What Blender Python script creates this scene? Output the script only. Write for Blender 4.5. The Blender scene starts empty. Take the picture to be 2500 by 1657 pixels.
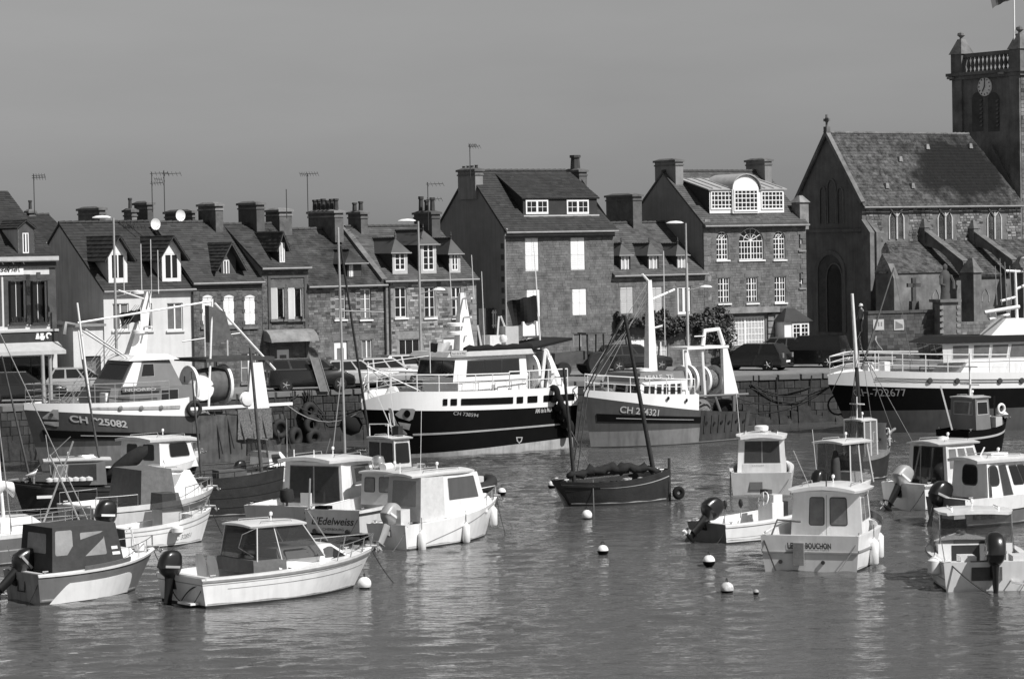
import bpy, math, random
from mathutils import Vector, Matrix
random.seed(7)
R = math.radians
SC = bpy.context.scene
COL = SC.collection
# ------------------------------------------------------------------ camera
FPX, CAMH, YH, ROLL, HQ = 7000.0, 9.8, 600.0, R(1.05), 2.6
PITCH = math.atan((828.5 - YH) / FPX)
cam = bpy.data.cameras.new('camera'); camo = bpy.data.objects.new('camera', cam); COL.objects.link(camo)
cam.sensor_width = 36; cam.lens = 36 * FPX / 2500; cam.clip_start = 1; cam.clip_end = 9000
camo.location = (0, 0, CAMH)
MROT = Matrix.Rotation(math.pi / 2 - PITCH, 3, 'X') @ Matrix.Rotation(-ROLL, 3, 'Z')
camo.rotation_euler = MROT.to_euler()
SC.camera = camo
# ------------------------------------------------------------------ sky, sun, exposure
SUN_AZ, SUN_EL = R(53), R(46)       # azimuth measured from the camera side towards the right
sdir = Vector((math.sin(SUN_AZ) * math.cos(SUN_EL), -math.cos(SUN_AZ) * math.cos(SUN_EL), math.sin(SUN_EL)))
world = bpy.data.worlds.new('World'); SC.world = world; world.use_nodes = True
nt = world.node_tree; nt.nodes.clear()
sky = nt.nodes.new('ShaderNodeTexSky'); sky.sky_type = 'NISHITA'; sky.sun_disc = False
sky.sun_elevation = SUN_EL; sky.sun_rotation = math.atan2(sdir.x, sdir.y)
sky.air_density = 2.0; sky.dust_density = 0.55; sky.ozone_density = 1.8
bw = nt.nodes.new('ShaderNodeRGBToBW'); bg = nt.nodes.new('ShaderNodeBackground'); wo = nt.nodes.new('ShaderNodeOutputWorld')
bg.inputs['Strength'].default_value = 0.05
wtc = nt.nodes.new('ShaderNodeTexCoord'); wmp = nt.nodes.new('ShaderNodeMapping'); wmp.inputs['Scale'].default_value = (3, 3, 14); wn = nt.nodes.new('ShaderNodeTexNoise'); wn.inputs['Scale'].default_value = 2.0; wn.inputs['Detail'].default_value = 6
wr = nt.nodes.new('ShaderNodeMapRange'); wr.inputs[1].default_value = .3; wr.inputs[2].default_value = .7; wr.inputs[3].default_value = .94; wr.inputs[4].default_value = 1.06; wx = nt.nodes.new('ShaderNodeMath'); wx.operation = 'MULTIPLY'     # faint thin cloud over the whole sky
nt.links.new(wtc.outputs['Generated'], wmp.inputs[0]); nt.links.new(wmp.outputs[0], wn.inputs['Vector']); nt.links.new(wn.outputs['Fac'], wr.inputs[0]); nt.links.new(wr.outputs[0], wx.inputs[1])
nt.links.new(sky.outputs[0], bw.inputs[0]); nt.links.new(bw.outputs[0], wx.inputs[0]); nt.links.new(wx.outputs[0], bg.inputs[0]); nt.links.new(bg.outputs[0], wo.inputs[0])
sun = bpy.data.lights.new('sun', 'SUN'); suno = bpy.data.objects.new('sun', sun); COL.objects.link(suno)
sun.energy = 5.0; sun.angle = R(0.5); sun.color = (1.0, 0.99, 0.98)
suno.rotation_euler = sdir.to_track_quat('Z', 'Y').to_euler(); suno.location = (60, -40, 80)
SC.view_settings.view_transform = 'Standard'; SC.view_settings.look = 'None'
SC.view_settings.exposure = 0.08; SC.view_settings.gamma = 1.0; SC.view_settings.use_curve_mapping = False
SC.cycles.use_denoising = True
SC.cycles.max_bounces = 6; SC.cycles.transparent_max_bounces = 12
# ------------------------------------------------------------------ picture measurements -> places
def ray(px, py):
    return (MROT @ Vector((px - 1250.0, 828.5 - py, -FPX))).normalized()
CP = Vector((0, 0, CAMH))
def at_d(px, py, d):
    r = ray(px, py); return CP + r * (d / r.y)
def at_z(px, py, z=0.0):
    r = ray(px, py); return CP + r * ((z - CAMH) / r.z)
def on_plane(px, py, o, n):
    r = ray(px, py); return CP + r * ((o - CP).dot(n) / r.dot(n))
# ------------------------------------------------------------------ materials
MATS = {}
def mat(name, v, rough=0.7, var=0.18, scale=3.0, bump=0.0, bscale=None, metal=0.0, coat=0.0, streak=0.0, spec=None, stretch=(1, 1, 1)):
    if name in MATS: return MATS[name]
    m = bpy.data.materials.new(name); m.use_nodes = True; t = m.node_tree; b = t.nodes['Principled BSDF']
    b.inputs['Roughness'].default_value = rough; b.inputs['Metallic'].default_value = metal
    if coat: b.inputs['Coat Weight'].default_value = coat; b.inputs['Coat Roughness'].default_value = 0.05
    if spec is not None: b.inputs['Specular IOR Level'].default_value = spec
    tc = t.nodes.new('ShaderNodeTexCoord'); mp = t.nodes.new('ShaderNodeMapping'); mp.inputs['Scale'].default_value = stretch
    t.links.new(tc.outputs['Object'], mp.inputs[0])
    n1 = t.nodes.new('ShaderNodeTexNoise'); n1.inputs['Scale'].default_value = scale; n1.inputs['Detail'].default_value = 6; n1.inputs['Roughness'].default_value = 0.65
    t.links.new(mp.outputs[0], n1.inputs['Vector'])
    r1 = t.nodes.new('ShaderNodeMapRange'); r1.inputs[1].default_value = 0.3; r1.inputs[2].default_value = 0.7
    r1.inputs[3].default_value = v * (1 - var); r1.inputs[4].default_value = v * (1 + var)
    t.links.new(n1.outputs['Fac'], r1.inputs[0])
    out = r1.outputs[0]
    if streak:
        m2 = t.nodes.new('ShaderNodeMapping'); m2.inputs['Scale'].default_value = (5, 5, 0.35); t.links.new(tc.outputs['Object'], m2.inputs[0])
        n2 = t.nodes.new('ShaderNodeTexNoise'); n2.inputs['Scale'].default_value = 1.0; n2.inputs['Detail'].default_value = 5; t.links.new(m2.outputs[0], n2.inputs['Vector'])
        r2 = t.nodes.new('ShaderNodeMapRange'); r2.inputs[1].default_value = 0.45; r2.inputs[2].default_value = 0.75; r2.inputs[3].default_value = 1.0; r2.inputs[4].default_value = 1 - streak
        t.links.new(n2.outputs['Fac'], r2.inputs[0])
        mu = t.nodes.new('ShaderNodeMath'); mu.operation = 'MULTIPLY'; t.links.new(out, mu.inputs[0]); t.links.new(r2.outputs[0], mu.inputs[1]); out = mu.outputs[0]
    at = t.nodes.new('ShaderNodeAttribute'); at.attribute_name = 'tone'       # per-piece tone where the mesh has it
    ad = t.nodes.new('ShaderNodeMath'); ad.operation = 'ADD'; ad.inputs[1].default_value = 1.0; t.links.new(at.outputs['Fac'], ad.inputs[0])
    m3 = t.nodes.new('ShaderNodeMath'); m3.operation = 'MULTIPLY'; t.links.new(out, m3.inputs[0]); t.links.new(ad.outputs[0], m3.inputs[1])
    t.links.new(m3.outputs[0], b.inputs['Base Color'])
    if bump:
        n3 = t.nodes.new('ShaderNodeTexNoise'); n3.inputs['Scale'].default_value = bscale or scale * 6; n3.inputs['Detail'].default_value = 4
        t.links.new(mp.outputs[0], n3.inputs['Vector'])
        bp = t.nodes.new('ShaderNodeBump'); bp.inputs['Strength'].default_value = bump; bp.inputs['Distance'].default_value = 0.03
        t.links.new(n3.outputs['Fac'], bp.inputs['Height']); t.links.new(bp.outputs[0], b.inputs['Normal'])
    MATS[name] = m; return m
def M(n): return MATS[n]
mat('stone', .135, .9, .45, 1.6, .5); mat('stone_light', .22, .9, .4, 1.6, .4); mat('stone_dark', .07, .9, .35, 1.4, .5); mat('mortar', .15, .95, .3, 2, .4)
mat('church_stone', .20, .9, .4, 1.0, .5, streak=.25); mat('brick', .11, .9, .4, 2.2, .4); mat('brick_trim', .085, .9, .25, 2)
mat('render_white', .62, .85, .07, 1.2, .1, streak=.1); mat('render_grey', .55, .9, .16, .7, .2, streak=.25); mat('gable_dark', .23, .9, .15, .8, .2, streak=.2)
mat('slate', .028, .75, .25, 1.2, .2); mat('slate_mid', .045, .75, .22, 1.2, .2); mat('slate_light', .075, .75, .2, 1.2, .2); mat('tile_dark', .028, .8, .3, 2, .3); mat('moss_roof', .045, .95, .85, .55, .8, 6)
mat('lead', .24, .55, .2, 3, .1); mat('zinc', .38, .5, .15, 3)
mat('paint_white', .80, .45, .04, 3); mat('paint_trim', .45, .6, .1, 3); mat('paint_dark', .03, .5, .2, 3); mat('paint_grey', .18, .5, .12, 3); mat('wood_dark', .06, .7, .3, 3, .2); mat('wood_mid', .2, .7, .25, 4, .2)
mat('glass', .015, .06, .1, 2, spec=.6); mat('glass_lit', .16, .08, .3, 2, spec=.6); mat('curtain', .45, .9, .2, 6)
mat('iron', .03, .6, .2, 5); mat('galv', .42, .45, .12, 5, metal=.3); mat('steel', .55, .3, .1, 5, metal=.6)
mat('asphalt', .2, .95, .25, 1.5, .3, 20); mat('quay_stone', .04, .9, .45, .9, .6, streak=.35); mat('quay_top', .15, .9, .25, 1.2, .4); mat('weed', .035, .95, .5, 2.5, .6)
mat('pot', .05, .85, .3, 6)
# ------------------------------------------------------------------ mesh builder
class MB:
    def __init__(s): s.v = []; s.f = []; s.m = []; s.t = []
    def _add(s, vs, fs, m=0, tone=0.0):
        n = len(s.v); s.v += [tuple(p) for p in vs]
        for f in fs: s.f.append([i + n for i in f]); s.m.append(m); s.t.append(tone)
        return s
    def quad(s, a, b, c, d, m=0, tone=0.0): return s._add([a, b, c, d], [(0, 1, 2, 3)], m, tone)
    def poly(s, pts, m=0, tone=0.0): return s._add(pts, [tuple(range(len(pts)))], m, tone)
    def box(s, x0, x1, y0, y1, z0, z1, m=0, tone=0.0):
        vs = [(x, y, z) for z in (z0, z1) for y in (y0, y1) for x in (x0, x1)]
        return s._add(vs, [(0, 2, 3, 1), (4, 5, 7, 6), (0, 1, 5, 4), (1, 3, 7, 5), (3, 2, 6, 7), (2, 0, 4, 6)], m, tone)
    def hexa(s, b4, t4, m=0, tone=0.0):      # bottom 4 (ccw from above), top 4
        return s._add(list(b4) + list(t4), [(3, 2, 1, 0), (4, 5, 6, 7), (0, 1, 5, 4), (1, 2, 6, 5), (2, 3, 7, 6), (3, 0, 4, 7)], m, tone)
    def slab(s, pts, th, m=0, dirv=None):    # polygon given thickness against its normal
        P = [Vector(p) for p in pts]
        n = Vector(dirv) if dirv is not None else (P[1] - P[0]).cross(P[2] - P[0]).normalized()
        Q = [p - n * th for p in P]; k = len(P)
        return s._add(P + Q, [tuple(range(k)), tuple(range(2 * k - 1, k - 1, -1))] + [(i, i + k, (i + 1) % k + k, (i + 1) % k) for i in range(k)], m)
    def tube(s, pts, r, n=6, m=0, r2=None, cap=True, closed=False):
        P = [Vector(p) for p in pts]; k = len(P); rings = []
        if k < 2: return s
        up = None
        for i, p in enumerate(P):
            d = (P[(i + 1) % k] - P[i - 1]) if closed else (P[min(i + 1, k - 1)] - P[max(i - 1, 0)])
            d = d.normalized() if d.length > 1e-9 else Vector((0, 0, 1))
            if up is None: up = Vector((0, 0, 1)) if abs(d.z) < .9 else Vector((1, 0, 0))
            a = d.cross(up).normalized(); b = a.cross(d).normalized(); up = b
            rr = r if r2 is None else r + (r2 - r) * i / (k - 1)
            rings.append([p + (a * math.cos(q) + b * math.sin(q)) * rr for q in [2 * math.pi * j / n for j in range(n)]])
        vs = [p for g in rings for p in g]; fs = []
        for i in range(k if closed else k - 1):
            i2 = (i + 1) % k
            for j in range(n):
                j2 = (j + 1) % n; fs.append((i * n + j, i * n + j2, i2 * n + j2, i2 * n + j))
        if cap and not closed: fs += [tuple(range(n - 1, -1, -1)), tuple(range((k - 1) * n, k * n))]
        return s._add(vs, fs, m)
    def lathe(s, prof, o=(0, 0, 0), n=12, m=0, axis='Z', mf=None):
        o = Vector(o); vs = []; k = len(prof)
        for r, z in prof:
            for j in range(n):
                q = 2 * math.pi * j / n; a, b = r * math.cos(q), r * math.sin(q)
                vs.append(o + (Vector((a, b, z)) if axis == 'Z' else Vector((z, a, b)) if axis == 'X' else Vector((b, z, a))))
        n0 = len(s.v); s.v += [tuple(p) for p in vs]
        for i in range(k - 1):
            for j in range(n):
                j2 = (j + 1) % n; s.f.append([n0 + i * n + j, n0 + i * n + j2, n0 + (i + 1) * n + j2, n0 + (i + 1) * n + j]); s.m.append(mf[i] if mf else m); s.t.append(0.0)
        for base in (0, k - 1):
            if prof[base][0] > 1e-4: s.f.append([n0 + base * n + j for j in (range(n) if base else range(n - 1, -1, -1))]); s.m.append((mf[min(base, k - 2)] if mf else m)); s.t.append(0.0)
        return s
    def loft(s, secs, closed=True, m=0, caps=True, mrow=None):
        k = len(secs[0]); n0 = len(s.v)
        for g in secs: s.v += [tuple(p) for p in g]
        for i in range(len(secs) - 1):
            for j in range(k if closed else k - 1):
                j2 = (j + 1) % k; s.f.append([n0 + i * k + j, n0 + i * k + j2, n0 + (i + 1) * k + j2, n0 + (i + 1) * k + j]); s.m.append(mrow(i, j) if mrow else m); s.t.append(0.0)
        if caps and closed:
            s.f.append([n0 + j for j in range(k - 1, -1, -1)]); s.m.append(m); s.t.append(0.0)
            s.f.append([n0 + (len(secs) - 1) * k + j for j in range(k)]); s.m.append(m); s.t.append(0.0)
        return s
    def build(s, name, mats, parent=None, smooth=None, fix=True):
        me = bpy.data.meshes.new(name); me.from_pydata(s.v, [], s.f)
        if isinstance(mats, (str, bpy.types.Material)): mats = [mats]
        for x in mats: me.materials.append(M(x) if isinstance(x, str) else x)
        me.polygons.foreach_set('material_index', s.m)
        if any(s.t):
            a = me.attributes.new('tone', 'FLOAT', 'FACE'); a.data.foreach_set('value', s.t)
        me.update()
        if fix:
            import bmesh
            b = bmesh.new(); b.from_mesh(me); bmesh.ops.recalc_face_normals(b, faces=b.faces); b.to_mesh(me); b.free()
        if smooth: me.shade_smooth(); me.set_sharp_from_angle(angle=R(smooth))
        o = bpy.data.objects.new(name, me); COL.objects.link(o)
        if parent is not None: o.parent = parent
        return o
def tag(o, label, cat, group=None):
    o['label'] = label; o['category'] = cat
    if group: o['group'] = group
    return o
def thing(name, label, cat, loc=(0, 0, 0), rz=0.0, group=None, scale=1.0, rx=0.0, ry=0.0):
    o = bpy.data.objects.new(name, None); COL.objects.link(o); o.empty_display_size = .2
    o.location = loc; o.rotation_euler = (rx, ry, rz); o.scale = (scale,) * 3
    return tag(o, label, cat, group)
def structure(o): o['kind'] = 'structure'; return o
def stuff(o): o['kind'] = 'stuff'; return o
def copy_tree(o, parent=None):
    c = o.copy(); COL.objects.link(c); c.parent = parent
    for ch in list(o.children): copy_tree(ch, c)
    return c
def text_mesh(body, size=1.0, shear=0.0, bold=0.0, spacing=1.0):
    cu = bpy.data.curves.new('lettering', 'FONT'); cu.body = body; cu.size = size; cu.shear = shear; cu.offset = bold; cu.space_character = spacing
    o = bpy.data.objects.new('lettering', cu); COL.objects.link(o)
    dg = bpy.context.evaluated_depsgraph_get(); me = bpy.data.meshes.new_from_object(o.evaluated_get(dg))
    vs = [v.co.copy() for v in me.vertices]; fs = [list(p.vertices) for p in me.polygons]
    bpy.data.objects.remove(o); bpy.data.meshes.remove(me)
    return vs, fs
def lettering(name, body, fn, mat_, parent, size=1.0, **kw):     # fn maps text (x 0..1 of width, y/size) to a point
    vs, fs = text_mesh(body, 1.0, **kw)
    if not vs: return
    w = max(v.x for v in vs); x0 = min(v.x for v in vs)
    mb = MB(); mb._add([fn((v.x - x0) / (w - x0), v.y / .72) for v in vs], fs)
    return mb.build(name, mat_, parent, fix=False)
# ------------------------------------------------------------------ ground, water, quay
def water_mat():
    m = bpy.data.materials.new('harbour_water'); m.use_nodes = True; t = m.node_tree; b = t.nodes['Principled BSDF']
    b.inputs['Base Color'].default_value = (.075, .075, .075, 1); b.inputs['Roughness'].default_value = .05; b.inputs['IOR'].default_value = 1.33
    tc = t.nodes.new('ShaderNodeTexCoord'); prev = None
    for sc, st, dist in (((1.6, 3.6, 1), 1.0, .045), ((5.0, 9.0, 1), 1.0, .012)):
        mp = t.nodes.new('ShaderNodeMapping'); mp.inputs['Scale'].default_value = sc; mp.inputs['Rotation'].default_value = (0, 0, R(12))
        t.links.new(tc.outputs['Object'], mp.inputs[0])
        n = t.nodes.new('ShaderNodeTexNoise'); n.inputs['Scale'].default_value = 1.0; n.inputs['Detail'].default_value = 3; n.inputs['Distortion'].default_value = .4; t.links.new(mp.outputs[0], n.inputs['Vector'])
        bp = t.nodes.new('ShaderNodeBump'); bp.inputs['Strength'].default_value = st; bp.inputs['Distance'].default_value = dist
        t.links.new(n.outputs['Fac'], bp.inputs['Height'])
        if prev: t.links.new(prev.outputs[0], bp.inputs['Normal'])
        prev = bp
    t.links.new(prev.outputs[0], b.inputs['Normal']); return m
import numpy as np
def water():
    rng = np.random.default_rng(4); nx, ny = 300, 760; xs = np.linspace(-34, 34, nx); ys = 58 + (178 - 58) * np.linspace(0, 1, ny) ** 1.15
    Xg, Yg = np.meshgrid(xs, ys); Z = np.zeros_like(Xg)
    for i in range(40):
        lam = .5 * (4 ** rng.random()); th = rng.normal(math.pi / 2 + .12, .62); k = 2 * math.pi / lam; amp = lam * .0038 * rng.uniform(.5, 1.3); ph = rng.uniform(0, 6.28)
        W = k * (Xg * math.cos(th) + Yg * math.sin(th)) + ph; Z += amp * (np.sin(W) + .35 * np.sin(2 * W + .6))
    patch = .65 + .5 * np.sin(Xg * .21 + 1.3 * np.sin(Yg * .13)) * np.sin(Yg * .17 + .8 * np.sin(Xg * .16 + 2)); Z *= np.clip(patch, .35, 1.3)
    Z *= np.clip(np.minimum.reduce([(Xg + 34) / 3, (34 - Xg) / 3, (Yg - 58) / 3, (178 - Yg) / 3]), 0, 1)
    v = np.stack([Xg, Yg, Z], -1).reshape(-1, 3); i0 = (np.arange(ny - 1)[:, None] * nx + np.arange(nx - 1)[None, :]).reshape(-1); f = np.stack([i0, i0 + 1, i0 + nx + 1, i0 + nx], -1)
    n = len(v); ex = [(-900, -200, 0), (900, -200, 0), (900, 3000, 0), (-900, 3000, 0), (-34, 58, 0), (34, 58, 0), (34, 178, 0), (-34, 178, 0)]
    me = bpy.data.meshes.new('harbour_water'); me.from_pydata(v.tolist() + ex, [], f.tolist() + [[n, n + 1, n + 5, n + 4], [n + 1, n + 2, n + 6, n + 5], [n + 2, n + 3, n + 7, n + 6], [n + 3, n, n + 4, n + 7]])
    me.materials.append(water_mat()); me.shade_smooth(); o = bpy.data.objects.new('harbour_water', me); COL.objects.link(o); return structure(o)
water()
QE = [at_d(-900, 1000, 124.0), at_d(0, 985, 136.0), at_d(740, 954, 146.0), at_d(1850, 918, 153.5), at_d(2600, 900, 158.0), at_d(4200, 880, 166.0)]
QE = [Vector((p.x, p.y, 0)) for p in QE]
# ------------------------------------------------------------------ quay
def lerp(a, b, t): return a + (b - a) * t
def unit_box():
    mb = MB(); c = .06
    # chamfered front block: x 0..1, z 0..1, y from 0 (front) to 1 (back)
    mb.hexa([(0, .15, 0), (1, .15, 0), (1, 1, 0), (0, 1, 0)], [(0, .15, 1), (1, .15, 1), (1, 1, 1), (0, 1, 1)])
    f = [(c, 0, c), (1 - c, 0, c), (1 - c, 0, 1 - c), (c, 0, 1 - c)]; g = [(0, .15, 0), (1, .15, 0), (1, .15, 1), (0, .15, 1)]
    mb.poly(f)
    for i in range(4): mb.quad(g[i], g[(i + 1) % 4], f[(i + 1) % 4], f[i])
    return mb
ground = MB(); pts = [(p.x, p.y, HQ) for p in QE]
ground.poly(pts + [(900, 900, HQ), (900, 2900, HQ), (-900, 2900, HQ), (-900, 300, HQ)])
structure(ground.build('quayside_ground', 'asphalt'))
quay = MB()
for a, b in zip(QE[:-1], QE[1:]):
    quay.quad((a.x, a.y, -3), (b.x, b.y, -3), (b.x, b.y, HQ - .01), (a.x, a.y, HQ - .01))
quay = structure(quay.build('quay_wall', 'quay_stone'))
BLK = {}
def block_obj(name, o, u, n, x0, x1, z0, z1, dep, m, parent, key):
    if key not in BLK:
        t = unit_box(); ob = t.build(name, m, parent); BLK[key] = ob.data
    else:
        ob = bpy.data.objects.new(name, BLK[key]); COL.objects.link(ob); ob.parent = parent
    ob.matrix_local = Matrix.Translation(o + u * x0 + n * dep + Vector((0, 0, z0))) @ Matrix((( u.x, -n.x, 0, 0), (u.y, -n.y, 0, 0), (0, 0, 1, 0), (0, 0, 0, 1))) @ Matrix.Diagonal((x1 - x0, .12 + dep, z1 - z0, 1))
    return ob
for i in range(3): mat('quay_block%d' % i, (.03, .038, .05)[i], .9, .7, .9, .7, streak=.55)
nstone = 0; rest = MB()
for si, (a, b) in enumerate(zip(QE[1:-1], QE[2:])):
    L = (b - a).length; u = (b - a).normalized(); n = Vector((u.y, -u.x, 0))
    if n.y > 0: n = -n
    vis = {0: (.78, 1.0), 1: (0.0, 1.0), 2: (0, .35)}.get(si, (2, 2))
    z = -.35; row = 0
    while z < HQ - .3:
        h = random.choice((.3, .36, .42)); h = min(h, HQ - .26 - z); x = random.uniform(-.5, 0)
        while x < L:
            w = random.uniform(.45, 1.0); x0, x1 = max(x, 0), min(x + w, L)
            if x1 - x0 > .1:
                tt = (x0 + x1) / 2 / L
                shown = (si == 0 and tt > .86) or (si == 1 and (tt < .16 or tt > .9)) or (si == 2 and tt < .12)
                if shown and nstone < 290:
                    k = random.randrange(3); block_obj('quay_stone', a, u, n, x0 + .015, x1 - .015, z + .012, z + h - .012, random.uniform(.02, .06), 'quay_block%d' % k, quay, k); nstone += 1
                else:
                    d = random.uniform(.02, .06); p0 = a + u * (x0 + .015) + n * d; p1 = a + u * (x1 - .015) + n * d; q0 = p0 - n * .1; q1 = p1 - n * .1
                    z0, z1 = z + .012, z + h - .012
                    rest.hexa([(p0.x, p0.y, z0), (p1.x, p1.y, z0), (q1.x, q1.y, z0), (q0.x, q0.y, z0)], [(p0.x, p0.y, z1), (p1.x, p1.y, z1), (q1.x, q1.y, z1), (q0.x, q0.y, z1)], 0, random.uniform(-.4, .5))
            x += w
        z += h; row += 1
    x = 0
    while x < L - .2:        # coping stones
        w = min(random.uniform(1.0, 1.5), L - x)
        block_obj('coping_stone', a, u, n, x + .008, x + w - .008, HQ - .25, HQ + .03 + random.uniform(0, .01), .10, 'quay_top', quay, 'cope').scale.y = .75; x += w
stuff(rest.build('quay_stones', 'quay_stone', quay))
# weed line at the foot of the wall
wb = MB()
for a, b in zip(QE[1:-1], QE[2:]):
    u = (b - a).normalized(); n = Vector((u.y, -u.x, 0)); L = (b - a).length; x = 0
    while x < L:
        w = random.uniform(.3, .9); h = random.uniform(.3, 1.3); p = a + u * x + n * .08; q = a + u * min(x + w, L) + n * .08; e = n * random.uniform(.03, .16)
        wb.hexa([p + e, q + e, q - n * .05, p - n * .05], [p + Vector((0, 0, h)), q + Vector((0, 0, h * .8)), q - n * .05 + Vector((0, 0, h * .8)), p - n * .05 + Vector((0, 0, h))]); x += w * .9
stuff(wb.build('seaweed', 'weed', quay))
# ------------------------------------------------------------------ generic building pieces (local frame: x along the front, y inwards, z up)
def wall_grid(mb, x0, x1, z0, z1, holes, y=0.0, rev=.14, m=0, top=None):
    xs = sorted({x0, x1, *[min(max(h[i], x0), x1) for h in holes for i in (0, 1)]}); zs = sorted({z0, z1, *[min(max(h[i], z0), z1) for h in holes for i in (2, 3)]})
    for a, b in zip(xs[:-1], xs[1:]):
        for c, d in zip(zs[:-1], zs[1:]):
            cx, cz = (a + b) / 2, (c + d) / 2
            if any(h[0] < cx < h[1] and h[2] < cz < h[3] for h in holes): continue
            mb.quad((a, y, c), (b, y, c), (b, y, d), (a, y, d), m)
    for a, b, c, d in [h[:4] for h in holes]:
        mb.quad((a, y, c), (a, y + rev, c), (a, y + rev, d), (a, y, d), m); mb.quad((b, y, c), (b, y, d), (b, y + rev, d), (b, y + rev, c), m)
        mb.quad((a, y, d), (a, y + rev, d), (b, y + rev, d), (b, y, d), m); mb.quad((a, y, c), (b, y, c), (b, y + rev, c), (a, y + rev, c), m)
def courses(mb, o, u, w, lu, lw, pw, ph, inside=None, proud=.012, tonev=.3, gap=.012, lift=None, jit=.3, n=None):
    o, u, w = Vector(o), Vector(u).normalized(), Vector(w).normalized(); n = Vector(n) if n is not None else u.cross(w).normalized()
    b = 0.0; r = 0
    while b < lw - .02:
        h = min(ph * random.uniform(1 - jit * .4, 1 + jit * .4), lw - b); a = -pw * (.5 if r % 2 else 0) * random.uniform(.8, 1.2)
        while a < lu:
            ww = pw * random.uniform(1 - jit, 1 + jit); a0, a1 = max(a, 0) + gap / 2, min(a + ww, lu) - gap / 2
            if a1 - a0 > .03 and (inside is None or inside((a0 + a1) / 2, b + h / 2, (a1 - a0) / 2, h / 2)):
                t = random.gauss(0, tonev * .6); t = max(-.75, min(1.0, t))
                b0, b1 = b + gap / 2, b + h - gap / 2; p = proud * random.uniform(.6, 1.3)
                if lift is None:
                    q = [o + u * x + w * z for x, z in ((a0, b0), (a1, b0), (a1, b1), (a0, b1))]; f = [v + n * p for v in q]
                    mb._add(q + f, [(4, 5, 6, 7), (0, 1, 5, 4), (1, 2, 6, 5), (2, 3, 7, 6), (3, 0, 4, 7)], 0, t)
                else:
                    l0 = lift * random.uniform(.8, 1.4); q0 = o + u * a0 + w * b0; q1 = o + u * a1 + w * b0; q2 = o + u * a1 + w * (b1 + h * .2); q3 = o + u * a0 + w * (b1 + h * .2)
                    mb._add([q0 + n * l0, q1 + n * l0, q2 + n * .004, q3 + n * .004, q0, q1], [(0, 1, 2, 3), (4, 5, 1, 0)], 0, t)
            a += ww
        b += h; r += 1
def window(parent, x0, x1, z0, z1, y, nx=2, nz=3, fr=.055, mid=True, mfr='paint_white', mgl='glass', sill=True, name='window', bar=.028, arch=0.0):
    """casement frame with glazing bars; nx panes across, nz panes high"""
    mb = MB(); d = .05
    mb.box(x0, x0 + fr, y - d, y, z0, z1); mb.box(x1 - fr, x1, y - d, y, z0, z1); mb.box(x0 + fr, x1 - fr, y - d, y, z0, z0 + fr * 1.3)
    if not arch: mb.box(x0 + fr, x1 - fr, y - d, y, z1 - fr, z1)
    if mid: c = (x0 + x1) / 2; mb.box(c - fr * .7, c + fr * .7, y - d - .012, y - .004, z0 + fr * 1.3, z1 - (0 if arch else fr))
    for i in range(1, nx):
        if mid and nx % 2 == 0 and i == nx // 2: continue
        x = lerp(x0, x1, i / nx); mb.box(x - bar / 2, x + bar / 2, y - d * .8, y - .006, z0 + fr, z1 - (0 if arch else fr))
    for j in range(1, nz):
        z = lerp(z0, z1, j / nz); mb.box(x0 + fr, x1 - fr, y - d * .7, y - .008, z - bar / 2, z + bar / 2)
    if arch:
        cx, r, n = (x0 + x1) / 2, (x1 - x0) / 2, 10; mb.box(x0 + fr, x1 - fr, y - d, y - .01, z1 - fr, z1)
        for i in range(n):
            a, b = math.pi * i / n, math.pi * (i + 1) / n
            P = [(cx + math.cos(q) * rr, z1 + math.sin(q) * rr * arch) for q, rr in ((a, r), (b, r), (b, r - fr), (a, r - fr))]
            mb.hexa([(p[0], y - d, p[1]) for p in P], [(p[0], y, p[1]) for p in P])
        for q in (45, 90, 135) if nx < 6 else (30, 60, 90, 120, 150):
            e = Vector((cx + math.cos(R(q)) * r, y - .03, z1 + math.sin(R(q)) * r * arch)); mb.tube([(cx, y - .03, z1), e], bar * .6, 4)
        mb.tube([(cx + math.cos(R(q)) * r * .55, y - .03, z1 + math.sin(R(q)) * r * .55 * arch) for q in range(0, 181, 20)], bar * .6, 4)
    o = mb.build(name, mfr, parent)
    g = MB(); g.box(x0 + .02, x1 - .02, y - .012, y + .02, z0 + .02, z1 - (.0 if arch else .02))
    if arch: g.poly([((x0 + x1) / 2 + math.cos(math.pi * i / 12) * (x1 - x0) / 2, y - .01, z1 + math.sin(math.pi * i / 12) * (x1 - x0) / 2 * arch) for i in range(13)])
    g.build('pane', mgl, o)
    if sill:
        k = MB(); k.box(x0 - .08, x1 + .08, y - .22, y - .02, z0 - .09, z0 - .004); k.build('sill', 'stone_light' if sill is True else sill, parent)
    return o
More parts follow.
